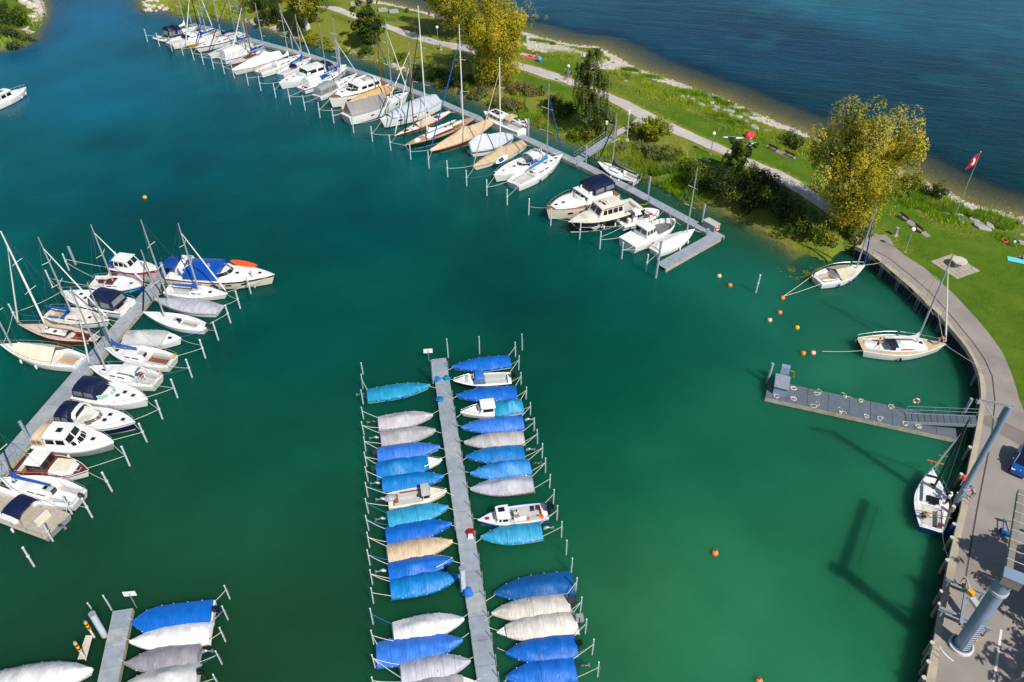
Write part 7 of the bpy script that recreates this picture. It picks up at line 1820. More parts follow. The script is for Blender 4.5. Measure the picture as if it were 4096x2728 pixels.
def board(a, b, z, label, m, m2, w_=.8, tilt=0):
    a, b = Vector(a), Vector(b); d = b - a; L_ = d.length; c = (a + b) / 2; o = thing('paddleboard', label, 'paddleboard', (c.x, c.y, z), math.atan2(d.y, d.x)); o.rotation_euler[0] = tilt; top, bot = [], []; n = 16
    for i in range(n + 1): u = i / n; y = w_ / 2 * math.sin(math.pi * min(.97, max(.03, u))) ** .45; x = (u - .5) * L_; k = .25 * max(0, u - .8); top.append((x, y, .12 + k)); bot.append((x, y, k))
    rings = [[(t_[0], -t_[1], t_[2]), (t_[0], t_[1], t_[2]), (b_[0], b_[1], b_[2]), (b_[0], -b_[1], b_[2])] for t_, b_ in zip(top, bot)]; mb = MB(); mb.loft(rings, True, True, True); mb.m = [1 if j % 4 in (1, 3) else 0 for j in range(len(mb.f))]; mb.build('board', [m, m2], o); mb = MB(); mb.box((-.2, 0, .13), (L_ * .4, w_ * .7, .02)); mb.build('deck_pad', m2 if m != 'orange' else 'orange', o)
board(BOARDS[0][0], BOARDS[0][1], FLEET['L2'].zs(.8) + .38, 'bright orange paddleboard lying on the foredeck of the long express cruiser', 'orange', 'orange', 1.0)
board(BOARDS[1][0], BOARDS[1][1], FLEET['U23'].zs(.8) + .35, 'white and blue paddleboard leaning on the bow rail of the radar arch cruiser', 'white', 'blue', .85, .9)
# mooring buoys
BL = ('pale orange mooring buoy, upper of two off the L arm', 'orange mooring buoy, lower of two off the L arm', 'orange buoy holding the stern lines of the cream awning quay yacht', 'orange buoy below the stern line buoy', 'pale buoy farthest left of the middle buoy cluster', 'yellowish buoy lowest in the middle buoy cluster', 'orange buoy left of the large cruising yacht stern', 'pale buoy right beside the orange one left of the large cruising yacht', 'lone orange buoy in the green water left of the crane shadow', 'orange buoy cut by the bottom edge', 'lone yellow orange buoy in the upper left basin')
for i, ((x, y), lb) in enumerate(zip(BUOYS, BL)):
    o = thing('mooring_buoy', lb, 'buoy', (x, y, .12), 0, 'round mooring buoys'); mb = MB(); mb.ell((0, 0, 0), (.33, .33, .33), 14, 9); mb.build('float', 'buoypale' if 'pale' in lb else 'yellowpaint' if 'yellow' in lb else 'buoyorange', o, R(180)); mb = MB(); mb.tube([(0, 0, .3), (0, 0, .48)], .05, 6); mb.build('eye', 'dgrey', o)
# ------------------------------------------------------------------ quay furniture
def qdir(x, y):
    P = [Vector(p) for p in Q_OUT]; i = min(range(len(P) - 1), key=lambda k: ((P[k] + P[k + 1]) / 2 - Vector((x, y))).length); t = (P[i + 1] - P[i]).normalized(); return t
items = []
for i, p in enumerate(LADDERS):
    t = qdir(*p); n = Vector((-t.y, t.x)); n = n if not inside(np.array([(p[0] + n.x * 2, p[1] + n.y * 2)]), LAND)[0] else -n   # towards the water
    P0 = min(([Vector(a) + (Vector(b) - Vector(a)) * k for a, b in zip(Q_OUT, Q_OUT[1:]) for k in np.linspace(0, 1, 12)]), key=lambda q: (q - Vector(p)).length); p = P0 + n * .16
    o = thing('quay_ladder', '', 'ladder', (p.x, p.y, 0), math.atan2(n.y, n.x) , 'steel ladders over the quay edge')
    for sd in (-.24, .24): mb = MB(); mb.tube([(0, sd, -.9), (0, sd, QZ + .5), (-.1, sd, QZ + .85), (-.4, sd, QZ + .95), (-.75, sd, QZ + .7), (-.8, sd, QZ + .1)], .028, 6); mb.build('side_rail', 'alu', o, R(50))
    for k in range(8): mb = MB(); mb.tube([(0, -.24, -.6 + k * .32), (0, .24, -.6 + k * .32)], .022, 5); mb.build('rung', 'alu', o)
    items.append((o, i))
for o, i in items: o['label'] = f"{ORD[i]} steel ladder down the curved quay wall, counted from the willow end"
items = []
for (x, y), k in FPILES:
    o = thing('fender_pile', '', 'fender pile', (x, y, 0), random.random() * 6, 'fender piles standing in front of the quay'); mb = MB(); mb.tube([(0, 0, -2), (.02, 0, 1.95)], [.2, .19], 10); mb.build('shaft', 'timberpile' if k == 1 else 'blue', o, R(40)); mb = MB(); mb.tube([(.02, 0, 1.94), (.02, 0, 1.97)], .185, 10); mb.build('cut_top', 'endgrain', o); items.append((y, o))
items.sort(key=lambda q: -q[0])
for i, (y, o) in enumerate(items): o['label'] = f'{ORD[i]} round timber fender pile along the quay below the visitor pontoon, from the top'
for i, p in enumerate(QSIGN[:4]):
    t = qdir(*p); n = Vector((-t.y, t.x)); n = n if not inside(np.array([(p[0] + n.x * 2, p[1] + n.y * 2)]), LAND)[0] else -n
    P0 = min(([Vector(a) + (Vector(b) - Vector(a)) * k for a, b in zip(Q_OUT, Q_OUT[1:]) for k in np.linspace(0, 1, 12)]), key=lambda q: (q - Vector(p)).length)
    o = thing('berth_sign', f'{ORD[i]} green berth plate on the quay wall, counted from the willow end', 'sign', (P0.x + n.x * .02, P0.y + n.y * .02, QZ - .1), math.atan2(n.y, n.x)); mb = MB(); mb.box((.02, 0, 0), (.03, .85, .3)); mb.build('plate', 'dgreen', o)
# ------------------------------------------------------------------ slim jib crane on the quay edge
(c1x, c1y), c1h, (c1x2, c1y2) = CRANE1
o = thing('mast_crane', 'slim grey mast crane with a T shaped head leaning over the quay', 'crane', (c1x2, c1y2, 0)); mb = MB(); mb.tube([(0, 0, -1.5), (0, 0, c1h * .5), (0, 0, c1h)], .27, 14); mb.build('column', 'cranepaint', o, R(50))
A, Bv = Vector((*CR1ARM[0], c1h)) - o.location, Vector((*CR1ARM[1], c1h)) - o.location; mb = MB(); dd = (Bv - A); mb.box(tuple((A + Bv) / 2 + Vector((0, 0, .1))), (dd.length, .14, .18), math.atan2(dd.y, dd.x)); mb.build('jib_beam', 'alu', o); mb = MB(); q = A.lerp(Bv, .12); mb.tube([q, Vector((q.x * .1, q.y * .1, c1h - 2.2))], .06, 6); mb.build('jib_brace', 'alu', o); mb = MB(); mb.tube([(0, 0, c1h - 1.8), (-.35, .1, c1h - 1.8), (-.35, .1, c1h - .2)], .07, 6); mb.build('cable_guide', 'cranepaint', o); mb = MB(); mb.box((A.x, A.y, c1h - .15), (.3, .3, .3)); mb.build('sheave_block', 'alu', o)
mb = MB(); mb.tube([(A.x, A.y, c1h - .2), (A.x * .9, A.y * .9, c1h - 2.6)], .02, 4); mb.build('hoist_cable', 'wire', o); mb = MB(); mb.box((-.1, -.32, 3.3), (.35, .3, .5)); mb.build('winch_box', 'cranepaint', o)
o = thing('crane_control_box', 'small orange control box on a stand at the mast crane foot', 'control box', (CRANE1[0][0] + .9, CRANE1[0][1] + 1.2, QZ + .1)); mb = MB(); mb.tube([(0, 0, 0), (0, 0, .9)], .06, 6); mb.build('stand', 'galv', o); mb = MB(); mb.box((0, 0, 1.1), (.3, .35, .45)); mb.build('box', 'orange', o)
# ------------------------------------------------------------------ thick slewing crane
(c2x, c2y), c2h, _ = CRANE2; o = thing('boat_crane', 'thick light blue grey slewing boat crane with a box girder boom', 'crane', (c2x, c2y, QZ + .06)); hh = c2h - QZ
mb = MB(); mb.tube([(0, 0, 0), (0, 0, hh * .86)], .56, 28); mb.build('column', 'cranepaint', o, R(50)); mb = MB(); mb.tube([(0, 0, 0), (0, 0, .25)], .92, 28); mb.build('base_ring', 'markpaint', o, R(40)); mb = MB(); mb.tube([(0, 0, .25), (0, 0, .32)], .8, 28); mb.build('base_flange', 'cranepaint', o, R(40))
for i in range(24): a = i * math.pi / 12; mb = MB(); mb.tube([(.7 * math.cos(a), .7 * math.sin(a), .32), (.7 * math.cos(a), .7 * math.sin(a), .42)], .045, 6); mb.build('anchor_bolt', 'dgrey', o)
mb = MB(); mb.tube([(0, 0, hh * .845), (0, 0, hh * .875)], .66, 28); mb.build('slewing_ring', 'lgrey2', o, R(40)); mb = MB(); mb.tube([(0, 0, hh * .875), (0, 0, hh + .1)], .58, 28); mb.build('slewing_head', 'cranepaint', o, R(50))
bd = (Vector(CR2BOOM[1]) - Vector(CR2BOOM[0])).normalized(); ba = math.atan2(bd.y, bd.x); bn = Vector((-bd.y, bd.x)); mb = MB(); mb.box((bd.x * 4.6, bd.y * 4.6, hh + .25), (9.6, .44, .5), ba); mb.build('boom', 'boxtan', o); mb = MB(); mb.box((bd.x * -.2 - bn.x * .2, bd.y * -.2 - bn.y * .2, hh + .55), (1., 1.3, .85), ba); mb.build('drive_box', 'boxtan', o); mb = MB(); mb.box((bd.x * -.2 - bn.x * .2, bd.y * -.2 - bn.y * .2, hh + 1.0), (1.04, 1.34, .06), ba); mb.build('drive_box_lid', 'cranepaint', o)
for i in range(8): c = bd * (1.6 + i * 1.02); mb = MB(); mb.tube([(c.x + bn.x * .28, c.y + bn.y * .28, hh + .55), (c.x - bn.x * 1.5, c.y - bn.y * 1.5, hh + .55)], .035, 5); mb.build('boom_crossbar', 'lgrey2', o)
mb = MB(); mb.tube([(bd.x * 1. - bn.x * 1.45, bd.y * 1. - bn.y * 1.45, hh + .55), (bd.x * 9.4 - bn.x * 1.45, bd.y * 9.4 - bn.y * 1.45, hh + .55)], .06, 6); mb.build('power_rail', 'galv', o)
for i, dx in enumerate((.0, .3, .55)): mb = MB(); mb.ell((bd.x * .2 - bn.x * (1.0), bd.y * .2 - bn.y * 1.0, hh + .3 + dx * .6), (.17, .17, .2), 8, 6); mb.build('floodlight', 'creamcv', o, R(180))
ang = math.atan2(-1, -.05)
for sd in (-.24, .24): mb = MB(); mb.tube([(.62 * math.cos(ang) - sd * math.sin(ang), .62 * math.sin(ang) + sd * math.cos(ang), .3), (.62 * math.cos(ang) - sd * math.sin(ang), .62 * math.sin(ang) + sd * math.cos(ang), 4.2)], .03, 5); mb.build('ladder_rail', 'galv', o)
for k in range(13): mb = MB(); mb.tube([(.62 * math.cos(ang) + .24 * math.sin(ang), .62 * math.sin(ang) - .24 * math.cos(ang), .45 + k * .3), (.62 * math.cos(ang) - .24 * math.sin(ang), .62 * math.sin(ang) + .24 * math.cos(ang), .45 + k * .3)], .022, 4); mb.build('ladder_rung', 'galv', o)
x, y = TROLLEY; o = thing('trolley', 'small blue launching trolley in the tree shade behind the boat crane', 'trolley', (x, y, QZ + .065), 1.2)
for sd in (-.55, .55): mb = MB(); mb.tube([(-.9, sd, .35), (.9, sd * .6, .45)], .05, 6); mb.build('side_bar', 'rblue', o); mb = MB(); mb.tube([(-.4, sd * 1.1 - .06, .25), (-.4, sd * 1.1 + .06, .25)], .25, 12); mb.build('wheel', 'tyre', o, R(40))
mb = MB(); mb.box((-.75, 0, .45), (.35, 1.3, .25)); mb.build('cross_beam', 'bluepaint', o); mb = MB(); mb.box((.85, 0, .5), (.2, .8, .2)); mb.build('winch_post', 'galv', o)
# lifting frame of steel beams parked beside it
sz = QZ + 1.2; o = thing('lifting_frame', 'steel lifting frame of two cross beams parked on stands beside the boat crane', 'lifting frame', (*((Vector(SPREAD[2][0]) + Vector(SPREAD[2][1])) / 2), QZ + .06))
for i, (a, b_) in enumerate(SPREAD):
    a, b_ = Vector(a) - o.location.xy, Vector(b_) - o.location.xy; d_ = b_ - a; an = math.atan2(d_.y, d_.x); c = (a + b_) / 2
    for zz, hgt, wd in ((1.02, .03, .24), (1.14, .24, .05), (1.27, .03, .24)): mb = MB(); mb.box((c.x, c.y, zz + (.29 if i == 2 else 0)), (d_.length, wd * (1.2 if i == 2 else 1), hgt), an); mb.build('beam_web' if hgt > .1 else 'beam_flange', 'galv', o)
    for u in (.08, .92):
        p = a.lerp(b_, u); mb = MB(); mb.box((p.x, p.y, .5), (.14, .14, 1.)); mb.build('stand_leg', 'galv', o) if i < 2 else None
c = (Vector(SPREAD[2][0]).lerp(Vector(SPREAD[2][1]), .35)) - o.location.xy; mb = MB(); mb.box((c.x + .3, c.y, 1.75), (.42, .5, .4), .5); mb.build('hook_block', 'yellowpaint', o); mb = MB(); mb.torus((c.x + .25, c.y + .8, 1.6), .55, .07, 'X'); mb.build('lifting_sling', 'mustard', o, R(60)); mb = MB(); mb.tube([(c.x - .1, c.y - 2.6, 1.2), (c.x - .15, c.y - 3.4, .1)], .09, 5); mb.build('lifting_sling', 'yellowpaint', o); mb = MB(); mb.box((c.x + .35, c.y - 1.2, 1.66), (.5, 1.5, .3), .2); mb.build('hoist_drum', 'lgrey2', o)
# ------------------------------------------------------------------ blue car
cf = Vector((-.62, -.78)); cx_ = Vector((CAR[2][0], CAR[2][1])) + Vector((.78, -.62)) * .9 - cf * 2.0; o = thing('parked_car', 'bright blue small car parked on the yard at the right edge, dark glass roof', 'car', (cx_.x, cx_.y, QZ + .065), math.atan2(cf.y, cf.x))
def carsec(x, w, z0, z1, sh): return [(x, -w * .9, z0), (x, -w, z0 + .25), (x, -w, z1 - .12), (x, -w * sh, z1), (x, w * sh, z1), (x, w, z1 - .12), (x, w, z0 + .25), (x, w * .9, z0)]
mb = MB(); mb.loft([carsec(-2., .74, .35, .85, .8), carsec(-1.9, .84, .2, .98, .86), carsec(-1.2, .89, .18, 1.02, .88), carsec(0, .9, .18, 1., .88), carsec(.9, .89, .18, .98, .86), carsec(1.6, .85, .2, .9, .82), carsec(1.92, .76, .25, .78, .8), carsec(2.02, .62, .36, .66, .8)], True, True, True); mb.f = [f[::-1] for f in mb.f]; mb.build('body', 'carblue', o, R(30))
def cab(x, w, z): return [(x, -w, z), (x, w, z)]
g = [[(-1.75, -.8, .98), (-1.75, .8, .98)], [(-1.5, -.66, 1.5), (-1.5, .66, 1.5)], [(-.7, -.66, 1.58), (-.7, .66, 1.58)], [(.25, -.63, 1.53), (.25, .63, 1.53)], [(1.15, -.72, .99), (1.15, .72, .99)]]
mb = MB(); mb.add([g[0][0], g[0][1], g[1][1], g[1][0]], [(0, 1, 2, 3)]); mb.build('rear_window', 'dglass', o); mb = MB(); mb.add([g[1][0], g[1][1], g[2][1], g[2][0], g[3][0], g[3][1]], [(0, 1, 2, 3), (3, 2, 5, 4)]); mb.build('roof', 'dglass', o); mb = MB(); mb.add([g[3][0], g[3][1], g[4][1], g[4][0]], [(0, 1, 2, 3)]); mb.build('windscreen', 'dglass', o)
for sd in (0, 1):
    s_ = -1 if sd == 0 else 1; mb = MB(); mb.add([(-1.75, s_ * .8, .98), (-1.5, s_ * .66, 1.5), (-.7, s_ * .66, 1.58), (.25, s_ * .63, 1.53), (1.15, s_ * .72, .99), (0, s_ * .86, .99)], [(0, 1, 2, 3, 4, 5)] if sd else [(5, 4, 3, 2, 1, 0)]); mb.build('pillar_panel', 'carblue', o)
    mb = MB(); mb.add([(-1.35, s_ * .825, 1.04), (-1.25, s_ * .72, 1.45), (-.35, s_ * .715, 1.48), (.2, s_ * .7, 1.45), (.8, s_ * .78, 1.05)], [(0, 1, 2, 3, 4)] if sd else [(4, 3, 2, 1, 0)]); mb.build('side_window', 'dglass', o)
    mb = MB(); mb.tube([(-1.55, s_ * .7, 1.49), (-.7, s_ * .68, 1.585), (.25, s_ * .66, 1.54), (1.18, s_ * .76, 1.0)], .05, 5); mb.build('roof_rail', 'carblue', o)
    mb = MB(); mb.ell((.75, s_ * 1.0, 1.08), (.12, .12, .09), 8, 5); mb.build('mirror', 'carblue', o, R(180)); mb = MB(); mb.box((1.86, s_ * .58, .74), (.2, .34, .12)); mb.build('headlight', 'ringwhite', o)
for x in (-1.3, 1.3):
    for s_ in (-1, 1): mb = MB(); mb.tube([(x, s_ * .68, .32), (x, s_ * .9, .32)], .32, 16); w_ = mb.build('wheel', 'tyre', o, R(40)); mb = MB(); mb.tube([(x, s_ * .9, .32), (x, s_ * .915, .32)], .2, 12); mb.build('rim', 'galv', w_, R(40))
for s_ in (-1, 1): mb = MB(); mb.box((1.97, s_ * .16, .72), (.06, .26, .09)); mb.build('grille', 'dgrey', o)
mb = MB(); mb.tube([(1.74, 0, .845), (1.78, 0, .85)], .06, 10); mb.build('badge', 'ringwhite', o)
# ------------------------------------------------------------------ lamps, bins, benches, stone table, flag
LL = ('white globe lamp post on the lawn beside the promenade', 'white globe lamp post beside the middle of the gravel path', 'white globe lamp post by the two walkers on the path', 'white globe lamp post in the tree shade near the far bin')
for p, lb in zip(LAMPS, LL):
    o = thing('street_lamp', lb, 'lamp', (p[0], p[1], h(*p)), 0, 'globe lamps along the path'); mb = MB(); mb.tube([(0, 0, 0), (0, 0, 3.4)], [.065, .05], 8); mb.build('post', 'lamppost', o, R(40)); mb = MB(); mb.ell((0, 0, 3.62), (.3, .3, .3), 16, 10); mb.build('globe', 'globe', o, R(180)); mb = MB(); mb.tube([(0, 0, -.1), (0, 0, .08)], .2, 10); mb.build('foot', 'concrete', o); mb = MB(); mb.tube([(0, 0, 3.28), (0, 0, 3.4)], .11, 8); mb.build('collar', 'galv', o)
p = LAMPX; o = thing('camera_pole', 'thin white camera pole on a stone base beside the branch path', 'camera pole', (p[0], p[1], h(*p))); mb = MB(); mb.tube([(0, 0, 0), (0, 0, 5.2)], .06, 8); mb.build('pole', 'white', o); mb = MB(); mb.box((0, 0, 4.75), (.3, .3, .35)); mb.build('junction_box', 'white', o); mb = MB(); mb.box((-.1, -.1, 5.3), (.4, .2, .22), .5); mb.build('camera', 'white', o); mb = MB(); mb.tube([(0, 0, -.1), (0, 0, .35)], [.4, .3], 8); mb.build('stone_base', 'palerock', o)
for p, lb in zip(BINS, ('shiny steel litter bin on the lawn by the promenade', 'grey litter bin beside the shaded path')):
    o = thing('litter_bin', lb, 'bin', (p[0], p[1], h(*p)), .5); mb = MB(); mb.box((0, 0, .62), (.42, .42, 1.15)); mb.build('body', 'alu', o); mb = MB(); mb.box((0, 0, 1.23), (.46, .46, .08), taper=.8); mb.build('cap', 'galv', o); mb = MB(); mb.box((0, -.215, 1.02), (.3, .02, .12)); mb.build('opening', 'dgrey', o); mb = MB(); mb.box((0, 0, .02), (.7, .7, .08)); mb.build('slab', 'concrete', o)
def bench(a, b, label, grp):
    a, b = Vector(a), Vector(b); d = b - a; L_ = d.length; c = (a + b) / 2; o = thing('park_bench', label, 'bench', (c.x, c.y, h(c.x, c.y) + .03), math.atan2(d.y, d.x), grp)
    for i in range(4): mb = MB(); mb.box((0, .12 + i * .115, .45), (L_, .09, .04)); mb.build('seat_slat', 'benchwood', o)
    for i in range(3): mb = MB(); mb.box((0, .03 - i * .03, .58 + i * .14), (L_, .04, .1)); mb.build('back_slat', 'benchwood', o)
    for x in (-L_ * .38, L_ * .38): mb = MB(); mb.box((x, .3, .22), (.1, .5, .42)); mb.box((x, .02, .6), (.07, .06, .5)); mb.build('leg', 'concrete', o)
for q, lb, g_ in zip(BENCH, ('upper of two wooden benches by the globe lamp near the promenade', 'lower of two wooden benches by the globe lamp near the promenade', 'left of two wooden benches in front of the tall grass', 'right of two wooden benches in front of the tall grass'), ('benches near the promenade',) * 2 + ('benches by the tall grass',) * 2): bench(*q, lb, g_)
for P, lb in zip(SLABS, ('paved strip under the two benches near the promenade', 'paved strip under the two benches by the tall grass')): ngon('bench_paving', P, QZ + .02, 'asphalt', lb)
(tx, ty), TP = STONETAB; o = thing('stone_table', 'round stone table block in the middle of a paved square', 'table', (tx, ty, QZ + .05), .3); mb = MB(); n = 9; mb.loft([[(r_ * math.cos(k * 6.283 / n), r_ * math.sin(k * 6.283 / n), z) for k in range(n)] for r_, z in ((.55, 0), (.6, .7))], True, True, False); mb.build('pedestal', 'rock', o); mb = MB(); mb.loft([[(r_ * math.cos(k * 6.283 / n), r_ * math.sin(k * 6.283 / n), z) for k in range(n)] for r_, z in ((.95, .7), (1., .78), (.98, .92))], True, True, True); mb.build('table_top', 'palerock', o)
P = [Vector(p) for p in TP]; o = thing('stone_terrace', 'diamond shaped square of grey paving slabs round the stone table', 'paving', (tx, ty, QZ)); n = 6
for i in range(n):
    for j in range(n):
        f = lambda u, v: P[0].lerp(P[1], u).lerp(P[3].lerp(P[2], u), v); g_ = .012; c = [f((i + a) / n + (g_ if a == 0 else -g_) * .5, (j + b_) / n + (g_ if b_ == 0 else -g_) * .5) - Vector((tx, ty)) for a, b_ in ((0, 0), (1, 0), (1, 1), (0, 1))]; z = .035 + random.uniform(-.008, .008); mb = MB(); mb.add([(v.x, v.y, -.05) for v in c] + [(v.x, v.y, z) for v in c], [(4, 5, 6, 7), (0, 1, 5, 4), (1, 2, 6, 5), (2, 3, 7, 6), (3, 0, 4, 7)])
        a_ = sum(c[k].x * c[(k + 1) % 4].y - c[(k + 1) % 4].x * c[k].y for k in range(4)); mb.f = mb.f if a_ > 0 else [q[::-1] for q in mb.f]; mb.build('paving_stone', 'concrete' if (i + j) % 3 else 'rock', o)
(fx, fy), fh = FLAG; z0 = h(fx, fy); o = thing('flagpole', 'tall pole with a red flag carrying a white cross beside the lake', 'flagpole', (fx, fy, z0)); mb = MB(); mb.tube([(0, 0, 0), (0, 0, fh - z0)], [.07, .035], 8); mb.build('pole', 'alu', o, R(40)); mb = MB(); mb.ell((0, 0, fh - z0 + .05), (.08, .08, .08), 8, 6); mb.build('finial', 'white', o)
S_, n = 1.75, 15; mb = MB()
def FL(u, v): return (-.05 - u * S_ * .62 - .12 * math.sin(v * 5 + u * 3), .12 * math.sin(u * 6.5 + v * 1.5) - u * .25, fh - z0 - .15 - v * S_ * .9 - u * .75 - .15 * u * u)
for i in range(n):
    for j in range(n):
        ci, cj = abs(i - 7), abs(j - 7); w_ = (ci <= 1 and cj <= 4) or (cj <= 1 and ci <= 4); mb.add([FL(i / n, j / n), FL((i + 1) / n, j / n), FL((i + 1) / n, (j + 1) / n), FL(i / n, (j + 1) / n)], [(0, 1, 2, 3)], 1 if w_ else 0)
mb.build('flag', ['swissred', 'white'], o, R(180))
p = POLE2; o = thing('pole', 'bare thin grey pole behind the bicycle at the right edge', 'pole', (p[0], p[1], h(*p))); mb = MB(); mb.tube([(0, 0, 0), (0, 0, 7.5)], [.06, .04], 7); mb.build('shaft', 'alu', o)
# off to the right, out of the frame: a globe lamp and a tree that throw their shade on the yard
# ------------------------------------------------------------------ stones
def rock_mesh(seed, m, flat=.5):
    bm = bmesh.new(); bmesh.ops.create_icosphere(bm, subdivisions=2, radius=.5); sx, sy = 1 + .5 * noise.noise((seed, 0, 0)), .8 + .3 * noise.noise((0, seed, 0))
    for v in bm.verts:
        d = v.co.normalized(); k = 1 + .42 * noise.noise(d * 1.4 + Vector((seed * 7, 0, 0))) + .12 * noise.noise(d * 4 + Vector((0, seed, 0))); v.co = Vector((d.x * .5 * k * sx, d.y * .5 * k * sy, max(-.5, min(.28, d.z * .5 * k)) * flat))
    me = bpy.data.meshes.new('boulder'); bm.to_mesh(me); bm.free(); me.materials.append(MATS[m]); return me
RM = [rock_mesh(i, 'rock', .62) for i in range(7)]; RP = [rock_mesh(i + 20, 'palerock', .9) for i in range(5)]; items = []
for i, ((x, y), s_) in enumerate(ROCKS): o = link('boulder', RM[i % 7], None, (x, y, h(x, y) + .05), random.random() * 6); o.scale = (s_ * 1.25, s_ * .95, s_ * .9); tag(o, '', 'rock', 'flat grey boulders along the lake shore'); items.append((o, 'flat grey boulder', x, y))
unique_labels(items, False, True)
items = []
for i, ((x, y), s_) in enumerate(RIPRAP): o = link('boulder', RP[i % 5], None, (x, y, h(x, y) + .25), random.random() * 6); o.scale = (s_ * 1.5, s_ * 1.3, s_ * 1.2); tag(o, '', 'rock', 'pale boulders at the harbour mouth'); items.append((o, 'pale boulder of the harbour mouth', x, y))
unique_labels(items, False, True)
for i, (p, lb) in enumerate(zip(STONES10, ('low square stone seat on the far lawn left of the elder', 'left of two stone seats at the far shore under the willow', 'right of two stone seats at the far shore under the willow'))): o = thing('stone_block', lb, 'stone seat', (p[0], p[1], h(*p)), .3); mb = MB(); mb.box((0, 0, .3), (2.2, 1.4, .6), taper=.95); mb.build('block', 'rock', o)
# loose shore pebbles
msk = (peb > .5) & ins; idx = np.nonzero(msk & (GP[:, 0] > -40) & (GP[:, 1] < 215))[0]; rs = np.random.RandomState(4); pk = rs.choice(idx, 5200); pc = np.column_stack([GP[pk] + rs.uniform(-.6, .6, (5200, 2)), tzn[pk] + .02]); sz_ = rs.uniform(.05, .19, 5200) * (1 + (rs.rand(5200) > .96)); oc = np.array([(1, 0, 0), (0, 1, 0), (-1, 0, 0), (0, -1, 0), (0, 0, .6), (0, 0, -.4)]); of = np.array([(0, 1, 4), (1, 2, 4), (2, 3, 4), (3, 0, 4)])
V = (oc[None] * sz_[:, None, None] * rs.uniform(.6, 1.4, (5200, 6, 1)) + pc[:, None]).reshape(-1, 3); Fq = (of[None] + 6 * np.arange(5200)[:, None, None]).reshape(-1, 3); o = link('beach_pebbles', np_mesh('beach_pebbles', V, Fq, ['palerock', 'rock'], False, np.repeat(rs.rand(5200) > .8, 4).astype(int))); tag(o, 'loose pale pebbles along the waterline', kind='stuff')
# ------------------------------------------------------------------ trees, shrubs, grass
RS = np.random.RandomState(11)
def leaves(name, C, size, mats, mi, parent, flat=.0, up=.3, out=None):
    """small leaf faces at the given points, each turned its own way"""
    n = len(C); nrm = RS.normal(size=(n, 3)) * (.42 if out is not None else 1.); nrm[:, 2] = np.abs(nrm[:, 2]) * (1 - flat) + up
    if out is not None: nrm += out
    nrm /= np.linalg.norm(nrm, axis=1, keepdims=True)
    r = RS.normal(size=(n, 3)); u = np.cross(nrm, r); u /= np.linalg.norm(u, axis=1, keepdims=True); v = np.cross(nrm, u); s = (size * RS.uniform(.6, 1.4, n))[:, None]
    V = np.stack([C - u * s * .9, C - v * s * .45, C + u * s * .9, C + v * s * .45], 1).reshape(-1, 3); F = np.arange(4 * n).reshape(n, 4)
    o = link(name, np_mesh(name, V, F, mats, False, mi), parent); tag(o, kind='stuff'); return o
def clump_points(n, c, r, shell=.55):
    d = RS.normal(size=(n, 3)); d /= np.linalg.norm(d, axis=1, keepdims=True); k = RS.uniform(shell, 1, n) ** .7; return np.array(c) + d * k[:, None] * np.array(r)
def limb(mb, p, q, r0, r1, bend=.12):
    p, q = Vector(p), Vector(q); L_ = (q - p).length; P = []
    for i in range(6): u = i / 5; P.append(p.lerp(q, u) + Vector((noise.noise((p.x + u * 2, q.y, 1)), noise.noise((p.y, u * 2, q.x)), 0)) * L_ * bend * math.sin(u * math.pi))
    mb.tube(P, [lerp(r0, r1, i / 5) for i in range(6)], 7); return P
